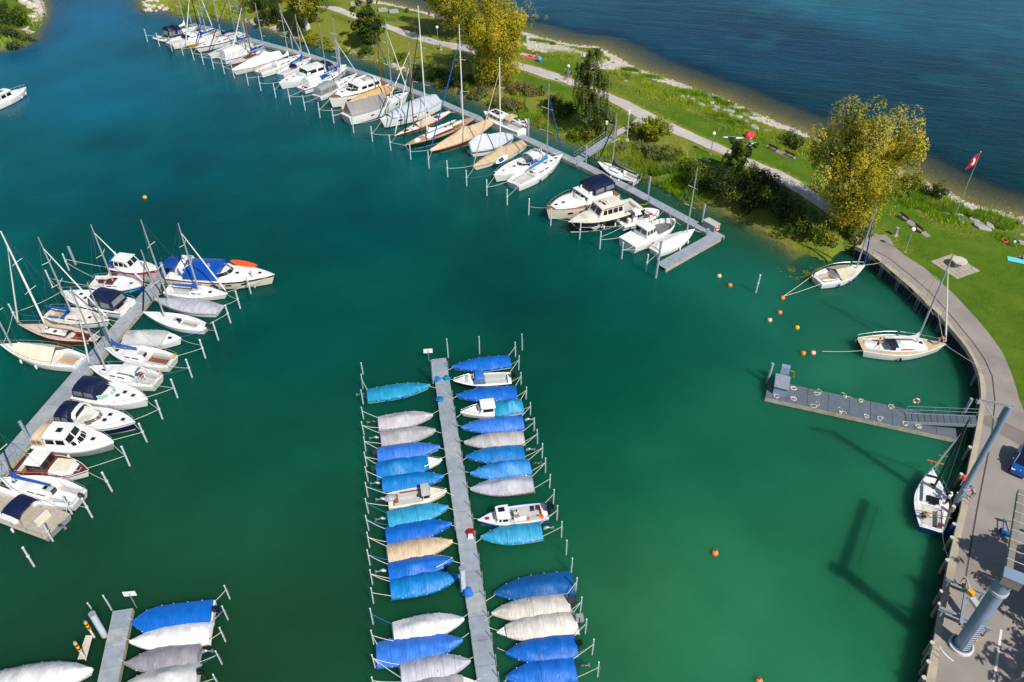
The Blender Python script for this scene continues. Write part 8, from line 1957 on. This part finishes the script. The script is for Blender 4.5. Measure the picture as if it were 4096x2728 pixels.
def broadleaf(name, label, x, y, H, crown_r, base_z, mats, weights, n, leaf, lean=(0, 0), nl=9, trunk_r=.4, bark='bark', spread=.8, low=.22, cat='tree', group=None, seed=1, tall=1.35, cone=False):
    """trunk, limbs and upright leaf masses of uneven height with gaps between"""
    rnd = random.Random(seed); z = h(x, y) - .1; o = thing(name, label, cat, (x, y, z), 0, group); mb = MB(); top = Vector((lean[0] * .4, lean[1] * .4, H * .38)); limb(mb, (0, 0, -.2), top, trunk_r, trunk_r * .62); mb.build('trunk', bark, o, R(60)); C, MI, O_ = [], [], []
    for i in range(nl):
        a = i * 2.4 + rnd.uniform(-.4, .4); rad = crown_r * spread * math.sqrt((i + .6) / nl); hh = H * rnd.uniform(.62, 1.04) * (1 - .32 * (rad / crown_r) ** 2) if not cone else H * (1.05 - .8 * rad / crown_r); e = Vector((math.cos(a) * rad + lean[0], math.sin(a) * rad + lean[1], hh * .86)); s0 = top * (rnd.uniform(.3, .9) if not cone else .25); mb = MB(); P = limb(mb, s0, e, trunk_r * .42, .05, .15); mb.build('branch', bark, o, R(60))
        m0 = rnd.choices(range(len(mats)), weights)[0]
        nk = 5 + int(tall * 2)
        for k in range(nk):
            u = lerp(low, 1.06, (k + rnd.random() * .6) / nk); c = s0.lerp(e, u) + Vector((rnd.gauss(0, .5), rnd.gauss(0, .5), rnd.gauss(0, .3))) * crown_r * .2; rr = crown_r * lerp(.3, .15, u) * rnd.uniform(.7, 1.25); q = clump_points(int(n / nl / nk * rnd.uniform(.6, 1.4)), c, (rr, rr, rr * tall), .7); C.append(q); O_.append((q - np.array(c)) / np.array([rr, rr, rr * tall])); m_ = m0 if rnd.random() < .55 else rnd.choices(range(len(mats)), weights)[0]; mm = np.full(len(q), m_); fl = RS.rand(len(q)) < .25; mm[fl] = RS.randint(0, len(mats), fl.sum()); MI.append(mm)
            for t in range(2):     # loose outer sprays
                c2 = c + Vector((rnd.gauss(0, 1), rnd.gauss(0, 1), rnd.gauss(0, .7))) * rr * .8; q = clump_points(int(n / nl / nk * .1), c2, (rr * .35, rr * .35, rr * .45), 0); C.append(q); O_.append((q - np.array(c2)) / (rr * .4)); MI.append(np.full(len(q), m_))
    C = np.concatenate(C); MI = np.concatenate(MI); O_ = np.concatenate(O_); ok = C[:, 2] > base_z; leaves('crown', C[ok], leaf, mats, MI[ok], o, out=O_[ok], up=.1); return o
G4 = ['leaf_gold', 'leaf_yellow', 'leaf_olive', 'leaf_green', 'leaf_pale']
broadleaf('willow_tree', 'big golden green willow standing alone on the right by the promenade start', *T['willow3'], TH['willow3'] * 1.06, 8.4, .8, G4, [5, 4, 3, 1, 3], 70000, .145, (-.6, .4), 21, .62, low=.0, seed=3, tall=1.6, spread=.84)
broadleaf('willow_tree', 'tall golden willow with crown cut by the top edge, right of the two', T['willow2'][0], T['willow2'][1], TH['willow2'] + 1, 8.6, .4, G4, [6, 4, 3, 1, 1], 70000, .16, (-1.2, .8), 20, .6, low=.0, seed=8, tall=1.7, spread=.82)
broadleaf('willow_tree', 'spreading golden willow shading the path, left of the tall one', *T['willow1'], 18, 9.6, 2.4, G4, [4, 3, 4, 2, 1], 46000, .18, (1., 0), 16, .6, low=.2, seed=5, tall=1.2)
broadleaf('willow_tree', 'golden willow with pale forked trunk at the far left behind the masts', *T['willow0'], 15, 6.8, 2.4, G4, [5, 2, 5, 2, 1], 26000, .2, (0, .5), 11, .7, bark='birchbark', low=.2, seed=6, tall=1.3)
broadleaf('elder_tree', 'dark green conical tree beside the path in the upper middle', *T['elder'], TH['elder'] + 3.2, 4.2, .5, ['leaf_green', 'leaf_dark', 'leaf_olive'], [6, 3, 2], 17000, .18, (0, 0), 15, .3, low=.05, seed=4, tall=.9, cone=True)
broadleaf('maple_tree', 'small dark maple between the path and the harbour bank', *T['maple'], TH['maple'] + .6, 3.0, .5, ['leaf_green', 'leaf_dark', 'leaf_olive'], [4, 4, 3], 6500, .22, (0, .6), 9, .2, low=.1, seed=9, tall=1.0)
broadleaf('golden_bush', 'golden green tall bush with a pointed tip beside the branch path', *T['gold'], TH['gold'] + .4, 2.8, .2, ['leaf_bright', 'leaf_gold', 'leaf_olive'], [4, 3, 3], 5500, .2, (.2, 0), 9, .15, low=.02, seed=12, tall=1.2, cat='bush')
broadleaf('shade_tree', 'tree beyond the right edge whose shade falls on the yard', 48.5, 35.5, 11, 6.2, 2.5, ['leaf_green', 'leaf_olive'], [1, 1], 14000, .32, (0, 0), 14, .4, seed=15)
broadleaf('shade_tree', 'second tree beyond the right edge shading the yard by the boat crane', 47, 26.5, 11, 5.8, 2.5, ['leaf_green', 'leaf_olive'], [1, 1], 10000, .32, (0, 0), 12, .4, seed=17)
# weeping birch: hanging leaf strands
bx, by = T['birch']; H = TH['birch']; z = h(bx, by); o = thing('birch_tree', 'weeping birch with white trunk and hanging grey green strands by the path', 'tree', (bx, by, z)); mb = MB(); limb(mb, (0, 0, -.2), (.3, .2, H * .98), .24, .03, .05); mb.build('trunk', 'birchbark', o, R(60)); C, MI = [], []; rnd = random.Random(5)
for i in range(26):
    u = rnd.uniform(.3, .98); a = rnd.random() * 6.28; r_ = (1.06 - u) ** .8 * 4.4 * rnd.uniform(.55, 1) + .3; p = Vector((.3 * u, .2 * u, H * u)); e = p + Vector((math.cos(a) * r_, math.sin(a) * r_, .5)); mb = MB(); limb(mb, p, e, .07, .02); mb.build('branch', 'birchbark', o, R(60))
    for k in range(32):
        t = rnd.uniform(.2, 1.08); s0 = p.lerp(e, t) + Vector((rnd.gauss(0, .3), rnd.gauss(0, .3), .15)); ln = rnd.uniform(.9, 3.2) * (1.25 - .6 * u); n = int(ln * 13); v = np.linspace(0, 1, n); q = np.column_stack([s0.x + .25 * v * math.cos(a) + RS.normal(0, .07, n), s0.y + .25 * v * math.sin(a) + RS.normal(0, .07, n), s0.z - ln * v]); q = q[q[:, 2] > .3]; C.append(q); MI.append(np.full(len(q), rnd.choices((0, 1, 2), (4, 3, 2))[0]))
leaves('crown', np.concatenate(C), .15, ['leaf_olive', 'leaf_dark', 'leaf_grey'], np.concatenate(MI), o)
PAL = dict(dark=(['leaf_dark', 'leaf_green', 'leaf_olive'], [5, 3, 1], 'dark green shrub'), olive=(['leaf_olive', 'leaf_gold', 'leaf_green'], [4, 1, 3], 'olive green shrub'), bright=(['leaf_bright', 'leaf_olive', 'leaf_gold'], [5, 2, 1], 'bright green shrub'), grey=(['leaf_grey', 'leaf_olive', 'leaf_dark'], [5, 2, 2], 'grey green shrub'), brown=(['leaf_brown', 'leaf_olive', 'leaf_grey'], [4, 2, 2], 'brownish shrub'))
items = []
for i, ((x, y), r_, hh, kd) in enumerate(BUSHES):
    ms, ws, ph = PAL[kd]; rnd = random.Random(i); z = max(h(x, y), .05); o = thing('shrub', '', 'shrub', (x, y, z - .05), 0, ph + 's along the banks'); C, MI, O_ = [], [], []; mb = MB()
    for k in range(4): a = k * 1.6; mb.tube([(0, 0, -.1), (math.cos(a) * r_ * .4, math.sin(a) * r_ * .4, hh * .7)], [.06, .02], 5)
    mb.build('stem', 'bark', o); nk = 9
    for k in range(nk):
        a = rnd.random() * 6.28; q_ = r_ * .75 * math.sqrt(rnd.random()); c = (math.cos(a) * q_, math.sin(a) * q_, hh * rnd.uniform(.25, .85) * (1 - .3 * q_ / r_)); rr = r_ * rnd.uniform(.25, .45); q = clump_points(int(42 * r_ * r_ * .55 + 30), c, (rr, rr, min(rr, hh * .35) * rnd.uniform(.9, 1.5)), .6); C.append(q); O_.append((q - np.array(c)) / rr); mm = np.full(len(q), rnd.choices((0, 1, 2), ws)[0]); fl = RS.rand(len(q)) < .3; mm[fl] = RS.randint(0, 3, fl.sum()); MI.append(mm)
    C = np.concatenate(C); MI = np.concatenate(MI); O_ = np.concatenate(O_); ok = C[:, 2] > .02; leaves('foliage', C[ok], .17, ms, MI[ok], o, out=O_[ok]); items.append((o, ph, x, y))
unique_labels(items, True, True)
def blades(name, label, P, width, n, hgt, mats, wgt, bw=.05, zmin=-.1):
    P = resample([tuple(p) for p in P], .4); k = RS.randint(0, len(P), n); B_ = np.array([(p.x, p.y) for p in P])[k] + RS.normal(0, width, (n, 2)); z = terrain(B_)[0]; keep = (z > zmin) & (vnoise(B_, 2.2, 3) > .32); B_, z = B_[keep], z[keep]; n = len(B_); a = RS.uniform(0, 6.28, n); hh = hgt * RS.uniform(.5, 1.25, n) * (.6 + .8 * vnoise(B_, 3, 7)); d = np.column_stack([np.cos(a), np.sin(a)]) * (bw * RS.uniform(.6, 1.5, n))[:, None]; ln = RS.normal(0, .3, (n, 2)) * hh[:, None]
    V = np.stack([np.column_stack([B_ - d, z - .03]), np.column_stack([B_ + d, z - .03]), np.column_stack([B_ + ln, z + hh])], 1).reshape(-1, 3); mi = np.searchsorted(np.cumsum(wgt) / sum(wgt), np.clip(vnoise(B_, 2.5, 13) + RS.normal(0, .16, n), 0, .999)); o = link(name, np_mesh(name, V, np.arange(3 * n).reshape(n, 3), mats, False, mi)); tag(o, label, kind='stuff')
i30 = 21
blades('tall_grass', 'tall wild grass between lawn and lake shore', TALL_LAKE[:i30], 1.7, 26000, .5, ['blade_a', 'blade_b', 'blade_c'], [4, 3, 3], .05); blades('tall_grass', 'lush tall grass around the right hand willow towards the lake', TALL_LAKE[i30:], 2.0, 22000, .65, ['blade_a', 'blade_c', 'blade_b'], [4, 3, 2], .055)
iH = 5; iH2 = 12
blades('bank_grass', 'rough grass on the far harbour bank behind the first masts', TALL_HARB[:iH], 2.2, 12000, .6, ['blade_a', 'blade_b', 'blade_c'], [4, 3, 3], .07); blades('bank_grass', 'rough grass on the harbour bank below the shaded path', TALL_HARB[iH:iH2], 1.6, 12000, .5, ['blade_a', 'blade_d', 'blade_b'], [4, 3, 3], .06); blades('bank_grass', 'rough grass on the harbour bank below the weeping birch', TALL_HARB[iH2:], 1.6, 10000, .6, ['blade_a', 'blade_c', 'blade_b'], [4, 3, 2], .055)
iR = 7
blades('reeds', 'pale green reed bed beside the bank gangway', REEDS[:iR], 1.7, 11000, 1.5, ['blade_d', 'blade_a', 'blade_b'], [4, 3, 2], .05, -.5); blades('reeds', 'green reeds along the water opposite the L arm', REEDS[iR:], 1.2, 9000, 1.3, ['blade_a', 'blade_c', 'blade_b'], [4, 4, 1], .05, -.5)
for i, ((x, y), r_) in enumerate(CLUMPS): blades('grass_tuft', f'{ORD[i]} green grass tuft on the pebble shore, counted from the bathers', [(x - r_, y + .2), (x + r_, y - .2)], r_ * .42, int(900 * r_), .55, ['blade_a', 'blade_c', 'blade_b'], [4, 4, 1], .05)
tlp = [(p[0] - 3, p[1] + 2) for p in TL[2:8]]; blades('bank_grass', 'rough grass on the top left bank', tlp, 3.0, 14000, .6, ['blade_a', 'blade_c', 'blade_b'], [4, 3, 2], .07)
for P, lb in zip(WEED, ('yellow brown water weed floating beside the quay yacht', 'yellow green water weed along the reeds', 'yellow green weed below the birch bank')):
    q = resample([tuple(p) for p in P], .25); k = RS.randint(0, len(q), 2200); C = np.array([(p.x, p.y) for p in q])[k] + RS.normal(0, .55, (2200, 2)); ok = vnoise(C, .9, 17) > .42; C = np.column_stack([C[ok], RS.uniform(-.02, .05, ok.sum())]); o = leaves('water_weed', C, .11, ['leaf_gold', 'leaf_brown', 'leaf_bright'], RS.randint(0, 3, len(C)), None, up=2.); tag(o, lb, kind='stuff')
# ------------------------------------------------------------------ people
def skin_mesh(verts, edges, radii, root=0, sub=1):
    me = bpy.data.meshes.new('t'); me.from_pydata(verts, edges, []); o = bpy.data.objects.new('t', me); COL.objects.link(o); o.modifiers.new('s', 'SKIN'); sv_ = me.skin_vertices[0].data
    for i, r_ in enumerate(radii): sv_[i].radius = r_ if isinstance(r_, tuple) else (r_, r_); sv_[i].use_root = i == root
    if sub: m_ = o.modifiers.new('u', 'SUBSURF'); m_.levels = sub; m_.render_levels = sub
    return o
PENDING = []
def person(label, x, y, z, rz, pose='stand', top='cloth_white', low='cloth_dark', hair='hair', hat=None, k=1.0, bare=False, pack=None):
    o = thing('person', label, 'person', (x, y, z), rz); o.scale = (k, k, k)
    J = dict(pel=(0, 0, .95), waist=(0, 0, 1.1), chest=(0, 0, 1.32), neck=(.0, 0, 1.47), head=(.03, 0, 1.6), top=(.02, 0, 1.72), sl=(0, .18, 1.42), sr=(0, -.18, 1.42), el=(-.02, .26, 1.13), er=(-.02, -.26, 1.13), wl=(.08, .28, .88), wr=(.08, -.28, .88), hl=(0, .09, .92), hr=(0, -.09, .92), kl=(.03, .1, .5), kr=(.03, -.1, .5), al=(0, .1, .09), ar=(0, -.1, .09), tl=(.2, .11, .035), tr=(.2, -.11, .035))
    if pose == 'walk': J.update(kl=(.2, .1, .52), al=(.26, .1, .1), tl=(.46, .1, .05), kr=(-.02, -.1, .5), ar=(-.3, -.1, .14), tr=(-.14, -.1, .04), el=(-.12, .26, 1.15), wl=(-.05, .28, .9), er=(.1, -.26, 1.14), wr=(.26, -.24, .98))
    if pose == 'sit':
        for a, b_ in (('pel', (0, 0, .13)), ('waist', (-.05, 0, .3)), ('chest', (-.06, 0, .52)), ('neck', (-.02, 0, .67)), ('head', (.03, 0, .8)), ('top', (.03, 0, .92)), ('sl', (-.05, .18, .61)), ('sr', (-.05, -.18, .61)), ('el', (-.18, .26, .36)), ('er', (.12, -.26, .4)), ('wl', (-.28, .28, .06)), ('wr', (.34, -.2, .42)), ('hl', (.03, .1, .13)), ('hr', (.03, -.1, .13)), ('kl', (.4, .14, .42)), ('kr', (.4, -.14, .42)), ('al', (.72, .14, .08)), ('ar', (.66, -.14, .08)), ('tl', (.9, .15, .05)), ('tr', (.85, -.15, .05))): J[a] = b_
    if pose == 'seat':
        for a, b_ in (('pel', (0, 0, .5)), ('waist', (-.03, 0, .66)), ('chest', (.02, 0, .88)), ('neck', (.08, 0, 1.02)), ('head', (.14, 0, 1.14)), ('top', (.14, 0, 1.26)), ('sl', (.02, .18, .97)), ('sr', (.02, -.18, .97)), ('el', (.1, .27, .72)), ('er', (.1, -.27, .72)), ('wl', (.36, .14, .66)), ('wr', (.36, -.12, .66)), ('hl', (.02, .1, .5)), ('hr', (.02, -.1, .5)), ('kl', (.44, .14, .5)), ('kr', (.44, -.14, .5)), ('al', (.42, .14, .09)), ('ar', (.46, -.14, .09)), ('tl', (.62, .15, .04)), ('tr', (.66, -.15, .04))): J[a] = b_
    if pose == 'lean':
        J.update(waist=(.06, 0, 1.08), chest=(.22, 0, 1.25), neck=(.34, 0, 1.34), head=(.44, 0, 1.42), top=(.5, 0, 1.52), sl=(.26, .18, 1.32), sr=(.26, -.18, 1.32), el=(.4, .26, 1.06), er=(.36, -.27, 1.06), wl=(.58, .2, .9), wr=(.56, -.22, .92), kl=(.14, .12, .5), al=(.02, .12, .09), tl=(.22, .13, .03), kr=(-.04, -.12, .5), ar=(-.26, -.12, .1), tr=(-.08, -.12, .035))
    if pose == 'lie':
        for a in J: p = J[a]; J[a] = (p[2] - .9, p[1], .13 + p[0] * .4)
    n_ = list(J); I = {a: i for i, a in enumerate(n_)}; Rd = dict(pel=(.15, .105), waist=(.125, .095), chest=(.155, .11), neck=.055, head=.095, top=.075, sl=.062, sr=.062, el=.044, er=.044, wl=.03, wr=.03, hl=.09, hr=.09, kl=.058, kr=.058, al=.04, ar=.04, tl=.03, tr=.03)
    V = [J[a] for a in n_]; E_ = [(I[a], I[b_]) for a, b_ in (('pel', 'waist'), ('waist', 'chest'), ('chest', 'neck'), ('neck', 'head'), ('head', 'top'), ('chest', 'sl'), ('chest', 'sr'), ('sl', 'el'), ('el', 'wl'), ('sr', 'er'), ('er', 'wr'), ('pel', 'hl'), ('pel', 'hr'), ('hl', 'kl'), ('kl', 'al'), ('al', 'tl'), ('hr', 'kr'), ('kr', 'ar'), ('ar', 'tr'))]; rad = [Rd[a] for a in n_]
    for s_, e_, w_ in ((1, 'el', 'wl'), (-1, 'er', 'wr')):      # palm, four unequal fingers and a thumb
        w = Vector(J[w_]); d = (w - Vector(J[e_])).normalized(); sd = d.cross(Vector((1, 0, .3))).normalized(); fw = sd.cross(d); pm = w + d * .07; V.append(tuple(pm)); rad.append(.032); ip = len(V) - 1; E_.append((I[w_], ip))
        for f, (of, ln) in enumerate(((-.03, .07), (-.01, .085), (.011, .08), (.031, .06))): a = pm + d * .03 + fw * of; b_ = a + d * ln * .6; c = b_ + d * ln * .4 - sd * .02; k0 = len(V); V += [tuple(a), tuple(b_), tuple(c)]; rad += [.011, .0095, .008]; E_ += [(ip, k0), (k0, k0 + 1), (k0 + 1, k0 + 2)]
        a = pm + fw * -.045 - d * .015; k0 = len(V); V += [tuple(a), tuple(a + d * .035 - fw * .018)]; rad += [.012, .009]; E_ += [(ip, k0), (k0, k0 + 1)]
    PENDING.append((skin_mesh(V, E_, rad), 'body', 'skin', o))
    def garment(name, m, chain, grow):
        vs, es, rr, ix = [], [], [], {}
        for a, b_, t in chain:
            for q in (a, b_):
                if q not in ix: ix[q] = len(vs); vs.append(J[q]); r_ = Rd[q]; rr.append(tuple(v + grow for v in r_) if isinstance(r_, tuple) else r_ + grow)
            if t < 1: p = Vector(J[a]).lerp(Vector(J[b_]), t); key = a + b_; ix[key] = len(vs); vs.append(tuple(p)); rr.append(lerp(Rd[a] if not isinstance(Rd[a], tuple) else .1, Rd[b_], t) + grow); es.append((ix[a], ix[key]))
            else: es.append((ix[a], ix[b_]))
        used = sorted({i for e in es for i in e}); mp_ = {u: i for i, u in enumerate(used)}; PENDING.append((skin_mesh([vs[u] for u in used], [(mp_[a], mp_[b_]) for a, b_ in es], [rr[u] for u in used]), name, m, o))
    if top: garment('shirt', top, [('waist', 'chest', 1), ('pel', 'waist', 1)] + ([('chest', 'sl', 1), ('chest', 'sr', 1), ('sl', 'el', .6), ('sr', 'er', .6)] if not bare else []), .018)
    if low: garment('trousers', low, [('pel', 'hl', 1), ('pel', 'hr', 1), ('hl', 'kl', .55 if bare else 1), ('hr', 'kr', .55 if bare else 1)] + ([] if bare else [('kl', 'al', .8), ('kr', 'ar', .8)]), .016)
    c = Vector(J['head']).lerp(Vector(J['top']), .55); up = (Vector(J['top']) - Vector(J['head'])).normalized(); fr = Vector((1, 0, 0)) if abs(up.x) < .8 else Vector((0, 0, 1)); fr = (fr - up * fr.dot(up)).normalized(); sdv = up.cross(fr); mb = MB(); mb.ell(tuple(c - fr * .02 + up * .015), (.108, .1, .1), 10, 7); mb.build('hair', hair, o, R(180))
    if hat: mb = MB(); mb.ell(tuple(c + up * .04), (.125, .115, .085), 12, 7); mb.ell(tuple(c + up * .02 + fr * .1), (.1, .085, .015), 10, 4); mb.build('cap', hat, o, R(180))
    hd = Vector(J['head']).lerp(Vector(J['top']), .2); mb = MB(); mb.ell(tuple(hd + fr * .1), (.02, .014, .022), 6, 4); mb.ell(tuple(hd + sdv * .1), (.018, .012, .03), 6, 4); mb.ell(tuple(hd - sdv * .1), (.018, .012, .03), 6, 4); mb.build('nose_and_ears', 'skin', o, R(180))
    mb = MB()
    for q in (.035, -.035): mb.ell(tuple(hd + fr * .092 + sdv * q + up * .03), (.01, .012, .008), 6, 4)
    mb.ell(tuple(hd + fr * .09 - up * .045), (.008, .025, .006), 6, 4); mb.build('eyes_and_mouth', 'brown', o, R(180))
    if pose in ('walk', 'stand', 'lean') and not bare:
        mb = MB()
        for a, b_ in (('al', 'tl'), ('ar', 'tr')): mb.tube([Vector(J[a]) - Vector((.04, 0, .04)), Vector(J[a]).lerp(Vector(J[b_]), .6), J[b_]], [.05, .048, .04], 7)
        mb.build('shoes', 'cloth_white', o, R(60))
    if pack: mb = MB(); q = Vector(J['chest']) - Vector((.2, 0, .06)); mb.box(tuple(q), (.2, .3, .44), taper=.85); mb.build('backpack', pack, o)
    return o
PP = PEOPLE; hz = lambda k: h(*PP[k])
pd = (Vector(PATH_U[14]) - Vector(PATH_U[18])); pa = math.atan2(pd.y, pd.x)
person('walker in dark vest with a blue bag on the gravel path, left of two', *PP['walk1'], hz('walk1') + .05, pa, 'walk', 'cloth_red', 'cloth_dark', pack='blue'); person('walker in black shirt and shorts with a rucksack on the gravel path, right of two', *PP['walk2'], hz('walk2') + .05, pa, 'walk', 'cloth_dark', 'cloth_dark', bare=True, pack='dgrey')
person('bather standing on the pink blanket near the pebble shore', *PP['stand'], hz('stand') + .03, 2.5, 'stand', 'swim', 'swim', bare=True); person('bather sitting on the pink blanket next to the blue ball', *PP['sit'], hz('sit') + .03, 3.4, 'sit', None, 'swim', bare=True)
person('sunbather sitting on the second paddleboard behind the small maple', *PP['sit2'], hz('sit2') + .2, .6, 'sit', 'cloth_white', 'swim', hat='cloth_white', bare=True); person('sunbather sitting on the turquoise towel at the right edge', *PP['sitcy'], hz('sitcy') + .03, 2.6, 'sit', 'cloth_pink', 'swim', bare=True)
S2 = FLEET['S2']; person('person in dark shirt stepping along the deck of the large cruising yacht', *PP['s2a'], S2.zs(.2) + .05, S2.rot + 2.6, 'walk', 'cloth_dark', 'cloth_dark', bare=True); person('person in pale pink clothes leaning over the bow rail of the large cruising yacht', *PP['s2b'], S2.zs(.9) + .05, S2.rot - .4, 'lean', 'cloth_pink', 'cloth_pink', bare=True)
S3 = FLEET['S3']; person('person in white shirt and cap on the deck of the yacht under the crane', *PP['s3a'], S3.zs(.4) + .05, S3.rot + .7, 'stand', 'cloth_white', 'cloth_dark', hat='cloth_white'); person('person crouching by the stern rail of the yacht under the crane', *PP['s3b'], S3.zs(.2) + .1, S3.rot - 1, 'sit', 'cloth_dark', 'cloth_grey')
person('man in blue shirt and blue cap walking along the quay coping', *PP['quay'], QZ + .1, 2.6, 'lean', 'cloth_blue', 'cloth_grey', hat='cloth_blue'); E10 = FLEET['E10']; person('man in striped shirt sitting in the open fishing boat', *PP['e10'], E10.zf, E10.rot + 1.9, 'seat', 'cloth_white', 'cloth_grey'); R6 = FLEET['R6']; person('person in red shirt standing in the cockpit of the sun awning yacht', *PP['r6'], R6.zf + .1, R6.rot + 1.2, 'lean', 'cloth_red', 'cloth_white')
# dog
dx, dy = PP['dog']; o = thing('dog', 'small ginger dog standing at the walkers feet on the path', 'dog', (dx, dy, hz('dog') + .05), pa); V = [(-.25, 0, .42), (0, 0, .4), (.24, 0, .43), (.36, 0, .55), (.44, 0, .62), (.56, 0, .58), (-.36, 0, .5), (-.48, 0, .62)]; E_ = [(0, 1), (1, 2), (2, 3), (3, 4), (4, 5), (0, 6), (6, 7)]; rad = [.1, .1, .12, .07, .075, .035, .03, .018]
for s_ in (-.08, .08): k0 = len(V); V += [(.24, s_, .28), (.22, s_, .14), (.26, s_, .03), (-.2, s_, .3), (-.32, s_, .17), (-.26, s_, .03)]; rad += [.05, .03, .028, .065, .032, .028]; E_ += [(2, k0), (k0, k0 + 1), (k0 + 1, k0 + 2), (0, k0 + 3), (k0 + 3, k0 + 4), (k0 + 4, k0 + 5)]
PENDING.append((skin_mesh(V, E_, rad, 1), 'body', 'varnish', o)); mb = MB()
for s_ in (-.05, .05): mb.box((.42, s_, .71), (.05, .03, .09), taper=.4)
mb.build('ear', 'brown', o)
bpy.context.view_layer.update(); dg = bpy.context.evaluated_depsgraph_get()
for t_, nm, m_, par in PENDING:
    me = bpy.data.meshes.new_from_object(t_.evaluated_get(dg)); me.materials.clear(); me.materials.append(MATS[m_]); me.polygons.foreach_set('use_smooth', [True] * len(me.polygons)); link(nm, me, par)
for t_, *_ in PENDING: q = t_.data; bpy.data.objects.remove(t_); bpy.data.meshes.remove(q)
# things they brought
def cloth(p, w, d, rz, m, name, label, cat):
    mb = MB(); n = 8
    V = [((i / n - .5) * w, (j / n - .5) * d, .03 + .03 * noise.noise((i * .7, j * .7, w))) for j in range(n + 1) for i in range(n + 1)]; mb.add(V, [(j * (n + 1) + i, j * (n + 1) + i + 1, (j + 1) * (n + 1) + i + 1, (j + 1) * (n + 1) + i) for j in range(n) for i in range(n)]); mb.add([(x, y, z - .015) for x, y, z in V], [(j * (n + 1) + i, (j + 1) * (n + 1) + i, (j + 1) * (n + 1) + i + 1, j * (n + 1) + i + 1) for j in range(n) for i in range(n)]); o = thing(name, label, cat, (p[0], p[1], h(*p) + .03), rz); mb.build('cloth', m, o, R(180)); return o
cloth(PP['towel'], 3.4, 1.7, -.5, 'towelpink', 'blanket', 'pink picnic blanket on the grass beside the bathers', 'blanket'); cloth((PP['towel'][0] - 1.6, PP['towel'][1] + 1.2), 1.8, 1.2, -.5, 'cloth_pink', 'blanket', 'pale patterned blanket left of the pink one', 'blanket'); cloth(PP['towelcy'], 2.2, 1.2, -.4, 'towelcyan', 'towel', 'turquoise towel on the lawn at the right edge', 'towel')
x, y = PP['ball']; o = thing('exercise_ball', 'big blue inflatable ball on the grass beside the pink blanket', 'ball', (x, y, h(x, y) + .5)); mb = MB(); mb.ell((0, 0, 0), (.55, .55, .52), 18, 12); mb.build('ball', 'balloon', o, R(180)); mb = MB(); mb.tube([(0, 0, -.52), (0, 0, -.5)], .2, 10); mb.build('base', 'balloon', o)
x, y = PP['parasol']; o = thing('parasol', 'red parasol tipped on the grass behind the small maple', 'parasol', (x, y, h(x, y) + .5)); o.rotation_euler = (R(18), R(-24), .4); mb = MB(); n = 8
P_ = [[(r_ * math.cos(k * 6.283 / n), r_ * math.sin(k * 6.283 / n), z) for k in range(n)] for r_, z in ((.85, 0), (.65, .16), (.36, .3), (.04, .36))]; mb.loft(P_, True, False, True); mb.build('canopy', 'redsun', o, R(20)); mb = MB(); mb.tube([(0, 0, .5), (0, 0, -.75)], .02, 6); mb.build('pole', 'alu', o)
for k in range(n): mb = MB(); mb.tube([P_[0][k], P_[2][k], (0, 0, .4)], .01, 3); mb.build('rib', 'alu', o)
x, y = PP['sup1']; board((x - 1.7, y + .1), (x + 1.7, y - .3), h(x, y) + .06, 'white and blue paddleboard lying on the grass left of the small maple', 'white', 'navy2'); x, y = PP['sup2']; board((x - 1.1, y - .3), (x + 1.0, y + .4), h(x, y) + .06, 'short white paddleboard under the sunbather behind the small maple', 'white', 'navy2')
x, y = PP['ringp']; o = thing('swim_ring', 'pink swim ring lying on the shaded grass below the tall willow', 'swim ring', (x, y, h(x, y) + .16)); mb = MB(); mb.torus((0, 0, 0), .5, .17, 'Z', 20, 8); mb.build('ring', 'pink', o, R(60)); x, y = PP['ring']; o = thing('swim_ring', 'orange swim ring with a bag beside the bicycle', 'swim ring', (x, y, h(x, y) + .14)); mb = MB(); mb.torus((0, 0, 0), .38, .13, 'Z', 18, 8); mb.build('ring', 'orange', o, R(60)); mb = MB(); mb.ell((0, 0, .1), (.28, .22, .2), 8, 6); mb.build('bag', 'navy', o, R(180))
x, y = PP['bike']; o = thing('bicycle', 'dark bicycle standing at the lawn edge near the right end', 'bicycle', (x, y, h(x, y)), 1.1)
for dx in (-.55, .55): mb = MB(); mb.torus((dx, 0, .35), .33, .025, 'Y', 18, 6); w_ = mb.build('wheel', 'tyre', o, R(60)); mb = MB(); [mb.tube([(dx, 0, .35), (dx + .31 * math.cos(a), 0, .35 + .31 * math.sin(a))], .006, 3) for a in np.linspace(0, 6.28, 11)]; mb.build('spokes', 'wire', w_)
mb = MB(); [mb.tube(q, .022, 5) for q in ([(-.55, 0, .35), (-.2, 0, .85)], [(-.2, 0, .85), (-.05, 0, .33)], [(-.05, 0, .33), (.38, 0, .8)], [(-.2, 0, .8), (.38, 0, .8)], [(.36, 0, .95), (.55, 0, .35)], [(-.55, 0, .35), (-.05, 0, .33)])]; mb.build('frame', 'cranepaint', o); mb = MB(); mb.tube([(.3, -.28, 1.02), (.37, 0, .98), (.3, .28, 1.02)], .018, 5); mb.build('handlebar', 'dgrey', o); mb = MB(); mb.box((-.22, 0, .92), (.26, .14, .07), taper=.7); mb.build('saddle', 'tyre', o); mb = MB(); mb.box((-.62, 0, .8), (.36, .28, .22)); mb.build('pannier', 'white', o)
